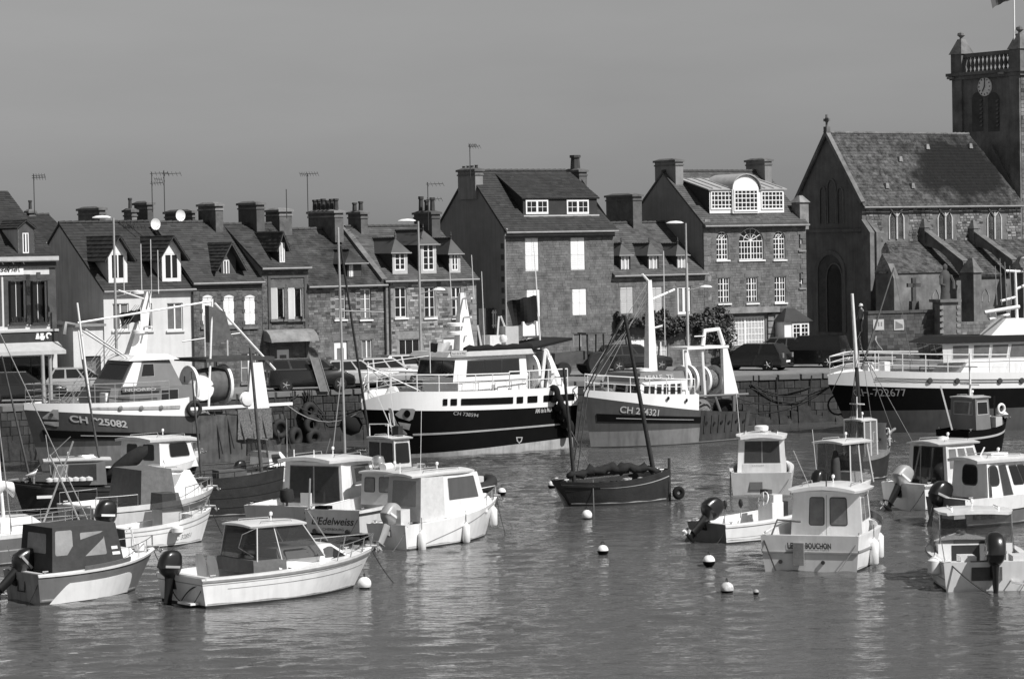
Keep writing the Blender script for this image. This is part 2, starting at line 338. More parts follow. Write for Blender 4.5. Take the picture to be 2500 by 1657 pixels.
def shutters(parent, x0, x1, z0, z1, y, m='paint_white', arch=0.0):
    for s in (0, 1):
        a, b = (x0, (x0 + x1) / 2 - .006) if s == 0 else ((x0 + x1) / 2 + .006, x1)
        mb = MB(); mb.box(a, b, y - .03, y, z0, z1)
        if arch:
            n = 5; cx, r = (x0 + x1) / 2, (x1 - x0) / 2; P = [(a, z1)]
            P = [(lerp(a, b, i / n), z1 + arch * (1 - ((lerp(a, b, i / n) - cx) / r) ** 2)) for i in range(n + 1)]
            mb.slab([(a, y - .03, z1)] + [(b, y - .03, z1)] + [(p[0], y - .03, p[1]) for p in reversed(P)], .03, 0, (0, -1, 0))
        for t in (.06, .5, .94): z = lerp(z0, z1, t); mb.box(a + .02, b - .02, y - .045, y - .03, z - .05, z + .05)
        k = int((z1 - z0) / .11)
        for i in range(k):
            z = z0 + .1 + i * .11
            if z < z1 - .1: mb.hexa([(a + .06, y - .042, z), (b - .06, y - .042, z), (b - .06, y - .03, z), (a + .06, y - .03, z)], [(a + .06, y - .032, z + .07), (b - .06, y - .032, z + .07), (b - .06, y - .03, z + .07), (a + .06, y - .03, z + .07)])
        mb.build('shutter', m, parent)
def leaf_shutter(parent, x, z0, z1, y, w, ang, m='paint_white'):       # an open shutter hinged at x
    mb = MB(); c, s = math.cos(ang), math.sin(ang); P = [(x, y), (x + w * c, y - abs(w) * s), (x + w * c, y - abs(w) * s - .035), (x, y - .035)]
    mb.hexa([(p[0], p[1], z0) for p in P], [(p[0], p[1], z1) for p in P]); mb.build('shutter', m, parent)
def chimney(parent, x, y, w, d, z0, z1, m='brick', pots=0, cap=.12, capm='stone', poth=.5, potr=.11, alongx=True):
    mb = MB(); mb.box(x - w / 2, x + w / 2, y - d / 2, y + d / 2, z0, z1); o = mb.build('chimney', m, parent)
    c = MB(); e = .09
    c.box(x - w / 2 - e * .5, x + w / 2 + e * .5, y - d / 2 - e * .5, y + d / 2 + e * .5, z1 - cap * 1.9, z1 - cap * 1.2)
    c.box(x - w / 2 - e, x + w / 2 + e, y - d / 2 - e, y + d / 2 + e, z1, z1 + cap)
    c.hexa([(x - w / 2 - e * .6, y - d / 2 - e * .6, z1 + cap), (x + w / 2 + e * .6, y - d / 2 - e * .6, z1 + cap), (x + w / 2 + e * .6, y + d / 2 + e * .6, z1 + cap), (x - w / 2 - e * .6, y + d / 2 + e * .6, z1 + cap)],
           [(x - w * .4, y - d * .3, z1 + cap * 1.8), (x + w * .4, y - d * .3, z1 + cap * 1.8), (x + w * .4, y + d * .3, z1 + cap * 1.8), (x - w * .4, y + d * .3, z1 + cap * 1.8)])
    c.build('chimney_cap', capm, o)
    for i in range(pots):
        t = (i + .5) / pots - .5; px, py = (x + t * w * .95, y) if alongx else (x, y + t * d * .95); h = poth * random.uniform(.85, 1.15)
        p = MB(); p.lathe([(potr, 0), (potr * .85, h * .8), (potr * 1.1, h * .82), (potr * 1.1, h), (potr * .6, h)], (px, py, z1 + cap * 1.5), 8); p.build('chimney_pot', 'pot', o, 40)
    return o
A_ROW = R(33)
ROWP = at_d(140, 700, 146.0)
class House:
    def __init__(s, name, label, xl, xr, ye, yr, half, a=A_ROW, off=0.0, depth=None, walls='brick', gable='gable_dark', roofm='slate', base=HQ, cat='house', ridge_x=None):
        u = Vector((math.cos(a), math.sin(a), 0)); n = Vector((-math.sin(a), math.cos(a), 0)); s.u, s.n, s.a = u, n, a
        p0 = Vector((ROWP.x, ROWP.y, 0)) + Vector((-math.sin(A_ROW), math.cos(A_ROW), 0)) * off
        if isinstance(off, Vector): p0 = off
        q = on_plane(xl, ye, p0, n); s.o = Vector((q.x, q.y, base)); s.w = (on_plane(xr, ye, p0, n) - q).dot(u)
        s.ze = s.q((xl + xr) / 2, ye)[1]; s.half = half; s.depth = depth or 2 * half
        s.zr = s.q(ridge_x or (xl + xr) / 2 - 40, yr, half)[1]; s.tan = (s.zr - s.ze) / half
        s.e = thing(name, label, cat, s.o, a); s.walls, s.gable, s.roofm = walls, gable, roofm; s.holes = []; s.late = []
    def q(s, px, py, v=0.0):
        p = on_plane(px, py, s.o + s.n * v, s.n) - s.o; return p.dot(s.u), p.z
    def rect(s, x0, y0, x1, y1, v=0.0):
        a = s.q(x0, y1, v); b = s.q(x1, y0, v); return a[0], b[0], a[1], b[1]
    def vr(s, z): return (z - s.ze) / s.tan
    def win(s, x0, y0, x1, y1, nx=2, nz=3, kind='win', rev=.14, **kw):
        r = s.rect(x0, y0, x1, y1); s.holes.append((*r, rev)); z1 = r[3]
        def go():
            if kind == 'win': window(s.e, *r, rev - .02, nx, nz, **kw)
            elif kind == 'shut': shutters(s.e, r[0] + .02, r[1] - .02, r[2] + .02, r[3] - .02, .05, **kw)
            elif kind == 'door':
                mb = MB(); mb.box(r[0] + .02, r[1] - .02, rev - .07, rev - .01, r[2], r[3] - .02); o = mb.build('door', kw.get('m', 'paint_white'), s.e)
                k = MB(); w = r[1] - r[0]; h = r[3] - r[2]
                k.box(r[0] + w * .25, r[1] - w * .25, rev - .085, rev - .07, r[2] + h * .5, r[3] - h * .15); k.build('pane', 'glass_lit', o)
        s.late.append(go)
    def body(s, stones=None, tone=.3, quoins=None, arches=(), proud=.014):
        mb = MB(); wall_grid(mb, 0, s.w, -.3, s.ze, s.holes)
        for (x0, x1, z, hgt) in arches: pass
        for h in s.holes:      # dark backing inside each opening
            pass
        f = mb.build('front_wall', s.walls, s.e)
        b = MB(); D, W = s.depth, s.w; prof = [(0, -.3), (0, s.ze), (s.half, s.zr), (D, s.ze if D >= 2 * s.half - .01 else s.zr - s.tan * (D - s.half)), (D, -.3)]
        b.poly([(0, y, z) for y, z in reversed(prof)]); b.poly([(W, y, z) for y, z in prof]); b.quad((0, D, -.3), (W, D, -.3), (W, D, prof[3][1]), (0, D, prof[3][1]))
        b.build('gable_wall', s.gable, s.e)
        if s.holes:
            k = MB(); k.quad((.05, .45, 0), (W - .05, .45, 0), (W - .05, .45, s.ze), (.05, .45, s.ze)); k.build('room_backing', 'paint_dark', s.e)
        if stones:
            pw, ph = stones; m = MB()
            def ok(x, z, hw, hh): return not any(h[0] - hw - .04 < x < h[1] + hw + .04 and h[2] - hh - .05 < z < h[3] + hh + .14 for h in s.holes)
            courses(m, (0, 0, .2), (1, 0, 0), (0, 0, 1), W, s.ze - .35, pw, ph, ok, proud, tone, n=(0, -1, 0)); stuff(m.build('stone_courses' if pw > .3 else 'brick_courses', s.walls, s.e))
            if quoins:
                i = 0; z = .1
                while z < s.ze - .35:
                    for side in (0, 1):
                        l = .42 if (i + side) % 2 else .26; a, b_ = (0, l) if side == 0 else (W - l, W)
                        k = MB(); k.box(a - (.01 if side == 0 else 0), b_ + (.01 if side else 0), -.03, .1, z + .01, z + .29); k.build('quoin', quoins, s.e)
                    z += .3; i += 1
            # lintels over the openings
            for h in s.holes:
                k = MB(); k.box(h[0] - .12, h[1] + .12, -.022, .05, h[3] + .005, h[3] + .22); k.build('lintel', quoins or s.walls, s.e)
        for g in s.late: g()
    def roof(s, ovx=.08, ove=.22, m=None, slates=(.32, .2), ridge='pot', gutter=True, xa=0.0, xb=0.0, hipr=0.0, hipl=0.0, fascia=True):
        m = m or s.roofm; mb = MB(); t = s.tan; W = s.w; y0 = -ove; z0 = s.ze - ove * t
        A, B = -ovx + xa, W + ovx + xb; R0, R1 = A + hipl, B - hipr
        F = [(A, y0, z0 + .06), (B, y0, z0 + .06), (R1, s.half, s.zr + .06), (R0, s.half, s.zr + .06)]
        mb.slab(F, .1); yb = s.depth + .1; zb = s.zr - t * (yb - s.half)
        mb.slab([(B, yb, zb + .06), (A, yb, zb + .06), (R0, s.half, s.zr + .06), (R1, s.half, s.zr + .06)], .1)
        if hipr: mb.poly([(B, y0, z0 + .05), (B, yb, zb + .05), (R1, s.half, s.zr + .05)])
        if hipl: mb.poly([(A, yb, zb + .05), (A, y0, z0 + .05), (R0, s.half, s.zr + .05)])
        o = mb.build('roof', m, s.e)
        if slates:
            L = math.hypot(s.half + ove, s.zr - z0); k = MB()
            def ok(a, b, hw, hh):
                f = b / L; return hipl * f - .05 <= a - hw and a + hw <= (B - A) - hipr * f + .05
            courses(k, F[0], (1, 0, 0), (0, s.half + ove, s.zr - z0), B - A, L, slates[0], slates[1], ok, .0, .28, .004, lift=.022, jit=.12); stuff(k.build('slates', m, o))
        if ridge:
            k = MB(); x = R0
            while x < R1 - .05:
                x2 = min(x + .38, R1); k.tube([(x, s.half, s.zr + .07), (x2 - .02, s.half, s.zr + .09)], .1, 6, r2=.115); x = x2
            stuff(k.build('ridge_tiles', ridge, o, 50))
        if gutter:
            k = MB(); k.tube([(A, y0 - .05, z0 + .0), (B, y0 - .05, z0 + .0)], .065, 6); k.build('gutter', 'lead', o, 50)
        return o
    def pipe(s, px, py):
        x, z = s.q(px, py); k = MB(); k.tube([(x, -.08, z), (x, -.08, -.1)], .05, 6); k.build('downpipe', 'iron', s.e, 50)
    def dormer(s, x0, y0, x1, y1, v=.3, kind='gable', rise=.5, ov=.18, cheek='slate', rm=None, face='paint_white', nx=2, nz=3, glass='glass', win=True, frm=.08, slates=(.3, .2), finial=False, wm='paint_white', side=None, inset=None):
        """dormer whose front spans picture rect (x0,y0)-(x1,y1) at depth v behind the front wall"""
        a, b, z0, z1 = s.rect(x0, y0, x1, y1, v); rm = rm or s.roofm
        d = MB()
        if win is True: wx0, wx1, wz0, wz1 = a + frm, b - frm, z0 + frm, z1 - frm
        elif win: wx0, wx1, wz0, wz1 = s.rect(*win, v)
        wall_grid(d, a, b, z0 - .1, z1, [(wx0, wx1, wz0, wz1)] if win else [], v, .08)
        o = d.build('dormer', face, s.e)
        for x in (a + .002, b - .002):
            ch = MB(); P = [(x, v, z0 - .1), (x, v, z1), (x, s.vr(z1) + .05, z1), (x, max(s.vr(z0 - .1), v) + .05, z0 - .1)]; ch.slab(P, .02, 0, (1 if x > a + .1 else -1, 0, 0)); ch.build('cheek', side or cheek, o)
        cx = (a + b) / 2; zr = z1 + rise; rf = MB(); e = ov; hw = (b - a) / 2 + e; vv = v - ov; k = MB()
        drop = e * rise / ((b - a) / 2)
        if kind == 'gable':
            for sg in (-1, 1):
                P = [(cx + sg * hw, vv, z1 - drop), (cx, vv, zr), (cx, s.vr(zr) + .1, zr), (cx + sg * hw, s.vr(z1 - drop) + .1, z1 - drop)]
                if sg > 0: P.reverse()
                rf.slab(P, .06, 0, Vector((sg * rise, 0, (b - a) / 2)).normalized())
                if slates: courses(k, (cx + sg * hw, vv, z1 - drop), (0, 1, 0), (-sg * hw, 0, rise + drop), s.vr(zr) - vv, math.hypot(hw, rise + drop), slates[0], slates[1], lambda p, q_, hw_, hh: vv + p < s.vr(z1 - drop + (rise + drop) * q_ / math.hypot(hw, rise + drop)) + .05, 0, .3, .004, lift=.03, jit=.1, n=Vector((sg * rise, 0, (b - a) / 2)).normalized())
            t = MB(); t.poly([(a, v - .002, z1), (b, v - .002, z1), (cx, v - .002, zr - .02)]); t.build('pediment', face, o)
        elif kind == 'hip':
            yh = vv + hw
            yh2 = s.vr(zr) + .1; yh = min(yh, yh2 - .05); zl = z1 - drop
            L, Rr = (cx - hw, vv, zl), (cx + hw, vv, zl); T = (cx, yh, zr); Tb = (cx, yh2, zr); Lb = (cx - hw, s.vr(zl) + .1, zl); Rb = (cx + hw, s.vr(zl) + .1, zl)
            rf.poly([L, Rr, T]); rf.poly([Rr, Rb, Tb, T]); rf.poly([Lb, L, T, Tb]); rf.poly([Lb, Rb, Rr, L])
            fw = MB()
            fw.tube([L, Rr], .04, 5); fw.build('dormer_gutter', 'lead', o, 50)
            rt = MB(); y = yh
            while y < yh2 - .05: rt.tube([(cx, y, zr + .01), (cx, min(y + .25, yh2), zr + .03)], .055, 5, r2=.075); y += .27
            stuff(rt.build('ridge_tiles', 'pot', o, 50))
            if finial:
                fi = MB(); fi.lathe([(.05, 0), (.03, .12), (.07, .17), (.03, .22), (.045, .28), (.0, .42)], (cx, yh, zr), 6); fi.build('finial', 'pot', o, 60)
        elif kind == 'shed':
            zt = z1 + rise; yb = s.vr(zt) + .05
            if inset: zt = inset; yb = s.vr(zt)
            P = [(a - e, vv, z1 + .02), (b + e, vv, z1 + .02), (b + e, yb, zt + .02), (a - e, yb, zt + .02)]; rf.slab(P, .07)
            # tapering cheeks up to the roof
            for x in (a + .004, b - .004): c2 = MB(); c2.poly([(x, v, z1 - .01), (x, yb, zt - .03), (x, s.vr(z1), z1 - .01)]); c2.build('cheek', side or cheek, o)
            if slates: courses(k, P[0], (1, 0, 0), Vector(P[3]) - Vector(P[0]), b - a + 2 * e, (Vector(P[3]) - Vector(P[0])).length, slates[0], slates[1], None, 0, .28, .004, lift=.022, jit=.12)
        r_ = rf.build('dormer_roof', rm, o)
        if k.v: stuff(k.build('dormer_slates', rm, o))
        if win:
            w = window(s.e, wx0, wx1, wz0, wz1, v + .06, nx, nz, mfr=wm, mgl=glass, sill=False)
        return o, (a, b, z0, z1)

    def chim(s, xl, xm, xr, yt, yb, v=None, pots=0, m='brick', capm='stone', **kw):
        v = s.half if v is None else v; sc = FPX / (s.o.y + s.n.y * v + s.u.y * s.w / 2)
        d = (xm - xl) / sc / math.sin(s.a); w = (xr - xm) / sc / math.cos(s.a); x0, z1 = s.q(xm, yt, v - d / 2); z0 = s.q(xm, yb, v - d / 2)[1]
        return chimney(s.e, x0 + w / 2, v, w, d, z0 - .6, z1, m, pots, capm=capm, alongx=False, **kw)
# ------------------------------------------------------------------ the row of houses along the quay
def arch_fill(parent, x0, x1, z, y, rise, m, rev=.14):       # solid spandrels turning a square opening head into an arch
    mb = MB(); cx, r, n = (x0 + x1) / 2, (x1 - x0) / 2, 8; top = z + r * rise + .02
    for sg in (-1, 1):
        P = [(cx + sg * r, z)] + [(cx + sg * r * math.cos(math.pi / 2 * i / n), z + r * rise * math.sin(math.pi / 2 * i / n)) for i in range(1, n + 1)] + [(cx, top), (cx + sg * r, top)]
        mb.slab([(p[0], y, p[1]) for p in P], rev, 0, (0, -1, 0))
    return mb.build('arch_head', m, parent)
# H1 brasserie at the left edge
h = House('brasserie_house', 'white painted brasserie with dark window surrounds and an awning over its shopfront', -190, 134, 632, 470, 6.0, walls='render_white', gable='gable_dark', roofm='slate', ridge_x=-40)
for x0, x1 in ((-44, -8), (22, 62), (76, 114)):
    h.win(x0, 684, x1, 792, 2, 1, mfr='paint_white', mgl='glass', rev=.2, sill='paint_trim', mid=False)
h.win(-160, 868, 128, 962, 6, 1, mfr='paint_dark', mgl='glass', rev=.3, sill=False)
h.body()
for x0, x1 in ((22, 62), (76, 114), (-44, -8)):
    a, b, c, d = h.rect(x0, 684, x1, 792)
    k = MB(); w = .24
    k.box(a - w, a, -.03, .1, c - .1, d); k.box(b, b + w, -.03, .1, c - .1, d); k.box(a - w, b + w, -.04, .1, d, d + .3); k.box((a + b) / 2 - .1, (a + b) / 2 + .1, -.06, 0, d + .1, d + .42); k.build('window_surround', 'stone_dark', h.e)
    for x in (a, b): leaf_shutter(h.e, x, c + .02, d - .02, .02, .2 if x == a else -.2, R(75), 'paint_dark')
    fb = MB()
    for i in range(14):
        x = random.uniform(a + .02, b - .02); fb.tube([(x, -.1, c), (x + random.uniform(-.1, .1), -.14, c + random.uniform(.15, .4))], .05, 4)
    fb.box(a, b, -.2, -.04, c - .02, c + .1); fb.build('flower_box', 'weed', h.e)
x0, z0 = h.q(-190, 805); x1, z1 = h.q(134, 805); W = h.w
k = MB(); k.box(0, W + .05, -.18, .1, z1 - .06, z1 + .05); k.build('shop_cornice', 'paint_trim', h.e); k = MB(); k.box(0, W + .1, -.28, .1, h.ze - .12, h.ze + .08); k.build('cornice', 'paint_trim', h.e)
k = MB(); k.box(0, W + .02, -.1, .1, h.ze - .5, h.ze - .13); k.build('frieze', 'paint_dark', h.e)
k = MB(); zf = h.q(60, 835)[1]; k.box(0, W + .03, -.12, .1, zf, z1 - .07); fas = k.build('fascia', 'paint_dark', h.e)
k = MB(); k.box(W - .32, W + .012, -.02, .1, z1 + .06, h.ze - .51); k.build('corner_strip', 'stone_dark', h.e)
za = h.q(60, 858, -.9)[1]
k = MB(); k.slab([(.2, -1.1, za), (W, -1.1, za), (W, -.13, zf - .02), (.2, -.13, zf - .02)], .04); k.box(.2, W, -1.12, -1.1, za - .18, za + .02)
awn = k.build('awning', 'paint_trim', h.e)
a, b, c, d = h.rect(-60, 645, 55, 673)
k = MB(); k.box(a, b, -.09, -.01, c, d); sg = k.build('sign_board', 'paint_white', h.e)
lettering('sign_lettering', 'brasserie', lambda x, y: (lerp(a + .5, b - .32, x), -.1, c + .16 + y * .27), 'paint_dark', sg, shear=.35, bold=.02)
k = MB()
for i in range(5):
    x = lerp(a + .1, b - .2, i / 4); k.tube([(x, 0, d + .02), (x + .05, -.4, d + .12), (x + .1, -.45, d)], .03, 5)
k.build('sign_lamp', 'iron', sg)
a2, c2 = h.q(84, 831); b2, d2 = h.q(124, 812)
hh = d2 - c2; ww = b2 - a2      # pale painted emblems: a bottle, a lantern and an arch
def em(name, *boxes):
    k = MB()
    for x0, x1, z0, z1 in boxes: k.box(a2 + ww * x0, a2 + ww * x1, -.15, -.125, c2 + hh * z0, c2 + hh * z1)
    k.build(name, 'paint_white', fas)
em('painted_bottle', (0, .22, .2, .36), (.03, .2, .36, .72), (.07, .2, .72, 1.0)); em('painted_lantern', (.24, .56, .2, .62), (.32, .5, .04, .2), (.3, .5, .72, .98), (.34, .44, .62, .72))
k = MB(); k.tube([(a2 + ww * (.8 - .14 * math.cos(q)), -.14, c2 + hh * (.55 + .38 * math.sin(q))) for q in [R(-60 if i == 0 else (i - 1) * 22) for i in range(9)]], .055, 6); k.build('painted_arch', 'paint_white', fas)
h.roof(ridge=None, slates=(.32, .22))
h.dormer(45, 553, 83, 618, .3, 'gable', .35, .1, face='wood_dark', nx=2, nz=1, win=(56, 568, 70, 619), cheek='render_grey', frm=.05, wm='paint_white')
h.chim(-80, -50, -30, 470, 500)
# H2 white house with two dormers
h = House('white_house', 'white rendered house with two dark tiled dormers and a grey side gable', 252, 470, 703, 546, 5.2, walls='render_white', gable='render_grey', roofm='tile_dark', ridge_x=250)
h.win(276, 740, 314, 807, 2, 1, sill='render_white', mgl='glass_lit', mfr='paint_white'); h.win(346, 740, 371, 807, 2, 1, sill='render_white'); h.win(409, 739, 446, 807, 2, 1, sill='render_white', mgl='glass_lit')
h.win(330, 868, 372, 945, kind='door', m='paint_grey'); h.win(262, 868, 300, 915, 2, 1, sill='render_white')
h.body(); h.roof(slates=(.3, .28), ridge='tile_dark')
for x0, x1 in ((265, 310), (396, 441)):
    h.dormer(x0, 612, x1, 690, .35, 'gable', .75, .3, face='paint_white', rm='tile_dark', side='render_grey', nx=2, nz=1, slates=(.28, .26), frm=.14, ov=.34) if False else h.dormer(x0, 612, x1, 690, .35, 'gable', .8, .36, face='paint_white', rm='tile_dark', side='render_grey', nx=2, nz=1, slates=(.28, .26), frm=.16)
h.pipe(468, 712)
h.chim(175, 243, 256, 513, 546, 7.5, 0, 'brick'); h.chim(297, 322, 333, 518, 545, 5.8, 1, 'stone_light', poth=.65); h.chim(319, 360, 373, 500, 548, 6.0, 0, 'brick_trim'); h.chim(386, 470, 476, 520, 548, 7.0, 0, 'brick_trim')
# annexe in front of its gable
an = House('white_annexe', 'low flat roofed white annexe beside the white house', 178, 251, 797, 780, 1.6, off=-.6, walls='render_white', gable='render_white')
an.win(203, 868, 246, 955, kind='door', m='paint_dark'); an.body()
k = MB(); k.box(-.15, an.w + .1, -.2, 3.2, an.ze, an.ze + .12); k.build('roof', 'lead', an.e)
# H3 brick house with three closed shutters
h = House('brick_house', 'brick house with three pairs of closed white arched shutters', 470, 638, 684, 545, 4.4, walls='brick', roofm='slate_mid', ridge_x=520)
for x0, x1 in ((494, 520), (546, 572), (597, 623)):
    h.win(x0, 724, x1, 797, kind='shut', arch=.0)
h.win(500, 868, 530, 950, kind='door', m='paint_dark'); h.win(590, 860, 626, 935, 2, 2, mgl='glass_lit')
h.body((.24, .09), .3); h.roof()
for x0, x1 in ((494, 520), (546, 572), (597, 623)):
    a, b, c, d = h.rect(x0, 724, x1, 797); k = MB(); k.box(a - .12, b + .12, -.1, 0, c - .14, c - .01); k.build('sill', 'stone', h.e)
    shx = MB(); shx.slab([(lerp(a, b, i / 8), -.025, d - .03 + .12 * math.sin(math.pi * i / 8)) for i in range(9)], .02, 0, (0, -1, 0)); shx.build('shutter_head', 'paint_white', h.e)
    for i in range(3):
        for x in (a, b): k = MB(); sg = -1 if x == a else 1; k.box(min(x - sg * .035, x + sg * .12), max(x - sg * .035, x + sg * .12), -.035, .02, c + .12 + i * .62, c + .3 + i * .62); k.build('jamb_stone', 'brick_trim', h.e)
k = MB(); k.box(0, h.w, -.12, .05, h.ze - .3, h.ze - .02); k.build('cornice', 'brick_trim', h.e); k = MB(); k.box(0, h.w, -.06, .05, h.ze - .5, h.ze - .32); k.build('string_course', 'brick_trim', h.e)
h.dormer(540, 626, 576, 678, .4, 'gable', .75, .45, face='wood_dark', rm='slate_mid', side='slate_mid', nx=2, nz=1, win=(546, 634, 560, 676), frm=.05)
h.chim(475, 526, 543, 503, 548, 4.6, 0, 'brick', capm='stone_light')
# H4 taller narrow brick house with a canopy
h = House('gabled_brick_house', 'narrow brick house with open white shutters and a hooded canopy over its door', 638, 752, 650, 550, 4.2, walls='brick', roofm='slate_mid', ridge_x=640)
h.win(661, 702, 694, 779, 2, 1, mgl='glass', sill=False); h.win(703, 702, 737, 779, 2, 1, mgl='glass', sill=False); h.win(678, 852, 708, 945, kind='door')
h.body((.24, .09), .3); h.roof()
k = MB(); k.box(.35, h.w - .12, -.07, .02, h.ze - .62, h.ze - .5); k.box(.35, .5, -.07, .02, .3, h.ze - .63); k.box(h.w - .28, h.w - .12, -.07, .02, .3, h.ze - .63); k.box(0, h.w, -.14, .02, h.ze - .22, h.ze - .02); k.build('brick_frame', 'brick_trim', h.e)
for x0, x1 in ((661, 694), (703, 737)):
    a, b, c, d = h.rect(x0, 702, x1, 779)
    leaf_shutter(h.e, a + .02, c, d, -.01, .32, R(38)); leaf_shutter(h.e, b - .02, c, d, -.01, -.32, R(68)); leaf_shutter(h.e, a + .2, c, d, -.02, .18, R(10))
    k = MB(); k.box(a - .08, b + .08, -.16, 0, c - .14, c - .01); k.build('sill', 'stone', h.e)
a, b, z0, z1 = h.rect(645, 808, 756, 836)
k = MB(); prof = [(0.0, z1 + .12), (-.35, z1 + .1), (-.7, z1 - .1), (-.92, z0 + .12), (-.95, z0), (0, z0 + .08)]
k.loft([[(a - .05, y, z) for y, z in prof], [(a + .12, y * 1.05, z + .02) for y, z in prof], [(b - .12, y * 1.05, z + .02) for y, z in prof], [(b + .05, y, z) for y, z in prof]]); can = k.build('canopy', 'stone_light', h.e, 40)
h.dormer(681, 590, 697, 643, .25, 'gable', .55, .2, face='wood_dark', rm='slate_mid', side='slate', nx=1, nz=1, win=(683, 592, 695, 642), frm=.03, glass='curtain', slates=(.3, .2))
h.chim(574, 626, 644, 500, 552, 4.3, 0, 'brick_trim'); h.chim(643, 682, 711, 517, 560, 4.6, 0, 'brick', capm='stone_light')
# H5 old mossy roof
h = House('mossy_roofed_house', 'rubble stone house under an old mossy tiled roof', 752, 938, 692, 562, 4.3, walls='stone', roofm='moss_roof', ridge_x=780)
for x0, x1 in ((818, 843), (880, 905)): h.win(x0, 705, x1, 780, 2, 3, mgl='glass_lit', sill='paint_white')
h.win(818, 832, 848, 945, kind='door'); h.win(884, 828, 908, 876, 2, 1, mgl='glass_lit')
h.body((.3, .13), .5, quoins=None); h.roof(slates=(.28, .18), ridge='stone_dark')
h.dormer(848, 630, 882, 690, .4, 'hip', .45, .3, face='wood_dark', rm='moss_roof', side='slate', nx=2, nz=3, win=(853, 642, 862, 680), frm=.05)
for x0, x1 in ((818, 843), (880, 905)):
    a, b, c, d = h.rect(x0, 705, x1, 780)
    for i in range(8):
        for x, sg in ((a, -1), (b, 1)):
            w = .3 if i % 2 else .18; k = MB(); k.box(min(x, x + sg * w), max(x, x + sg * w), -.03, .05, c + i * .2 + .01, c + i * .2 + .19); k.build('jamb_stone', 'stone_light' if i % 2 else 'stone_dark', h.e)
cp = MB(); y0 = -.2
cp.slab([(h.w - .25, y0, h.ze + .2), (h.w + .1, y0, h.ze + .2), (h.w + .1, h.half, h.zr + .3), (h.w - .25, h.half, h.zr + .3)], .22); cp.build('verge_coping', 'stone', h.e)
h.chim(745, 817, 837, 520, 565, 4.4, 6, 'brick', capm='stone_light', poth=.62, potr=.15); h.pipe(938, 700)
# H6 stone house with three hipped dormers
h = House('dormered_stone_house', 'chequered stone house with three hipped slate dormers', 938, 1161, 678, 555, 4.1, walls='stone_light', gable='gable_dark', roofm='slate_light', ridge_x=980)
for x0, x1 in ((965, 992), (1037, 1062), (1104, 1125)): h.win(x0, 700, x1, 776, 2, 3, mgl='glass', sill='paint_white')
h.win(975, 826, 1026, 874, 3, 1, mgl='glass', mid=False); h.win(1085, 824, 1112, 945, kind='door')
h.body((.3, .135), .7, quoins='stone_light', proud=.022); h.roof(slates=(.3, .2))
for x0, x1, yt in ((958, 995, 609), (1027, 1065, 589), (1097, 1124, 609)):
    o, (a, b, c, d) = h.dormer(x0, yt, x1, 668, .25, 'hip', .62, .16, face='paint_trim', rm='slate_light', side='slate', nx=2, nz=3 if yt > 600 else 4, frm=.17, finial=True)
h.pipe(949, 690); h.chim(847, 881, 897, 523, 556, 4.2, 2, 'brick', poth=.5, potr=.14); h.chim(1008, 1054, 1074, 523, 570, 4.1, 3, 'brick_trim', capm='brick_trim', poth=.75, potr=.15)
# low wall, gate and yard between H6 and H7
g = House('yard_wall', 'dark boarded yard fence in the gap beside the dormered stone house', 1168, 1232, 752, 740, .6, off=1.2, walls='wood_dark', gable='wood_dark', cat='fence')
k = MB()
for i in range(int(g.w / .16)):
    b_ = MB(); b_.box(i * .16, i * .16 + .145, -.02, .02, -.1, g.ze); b_.build('board', 'wood_dark', g.e)
gt = thing('picket_gate', 'small white picket gate above the yard steps', 'gate', g.o + g.u * g.q(1196, 800)[0] + Vector((0, 0, g.q(1196, 800)[1])) - g.n * .3, A_ROW)
for i in range(6): b_ = MB(); b_.box(i * .16, i * .16 + .07, -.03, 0, 0, 1.0); b_.build('picket', 'paint_white', gt)
k = MB(); k.box(-.03, .93, 0, .03, .1, .17); k.box(-.03, .93, 0, .03, .82, .9); k.build('rail', 'paint_white', gt)
# H7 tall house, wide shed dormer
h = House('tall_shuttered_house', 'tall stone house with closed white shutters and one wide slate dormer', 1230, 1497, 553, 420, 3.6, walls='stone', gable='gable_dark', roofm='slate', ridge_x=1280)
for r in ((1283, 580, 1314, 663), (1394, 579, 1427, 661), (1287, 706, 1318, 776), (1398, 704, 1431, 772)): h.win(*r, kind='shut')
h.win(1401, 812, 1436, 850, 2, 1, mgl='glass_lit', sill=False); h.win(1290, 820, 1320, 940, kind='door')
h.body((.4, .15), .16); h.roof(slates=(.3, .2), ove=.35, hipr=.9)
k = MB(); k.box(0, h.w, -.16, .02, h.ze - .62, h.ze - .06); k.build('eaves_board', 'wood_dark', h.e)
o, (a, b, c, d) = h.dormer(1277, 484, 1457, 524, .72, 'shed', .9, .12, face='slate', rm='slate', side='slate', win=False, inset=h.zr - .05)
for x0, x1 in ((1283, 1337), (1383, 1436)):
    r = h.rect(x0, 488, x1, 523, .72); window(h.e, *r, .72 - .005, 4, 2, fr=.09, sill=False)
k = MB(); k.box(a - .05, b + .05, .72 - .16, .72 + .1, c - .16, c - .04); k.build('dormer_sill', 'paint_trim', h.e)
k = MB(); k.tube([(-.02, -.36, h.ze - .1), (-.02, -.1, h.ze - .5), (-.02, -.1, 0)], .055, 6); k.build('downpipe', 'zinc', h.e, 50)
h.chim(1117, 1160, 1178, 418, 460, 3.6, 4, 'gable_dark', capm='stone', poth=.16, potr=.1); h.chim(1378, 1414, 1433, 420, 450, 3.9, 1, 'brick', capm='brick', poth=.75, potr=.3)
for i in range(7):
    k = MB(); z = h.ze - 1.2 - i * .62; k.box(-.012, .1, -.01, .35, z, z + .3); k.build('quoin', 'stone_dark', h.e)
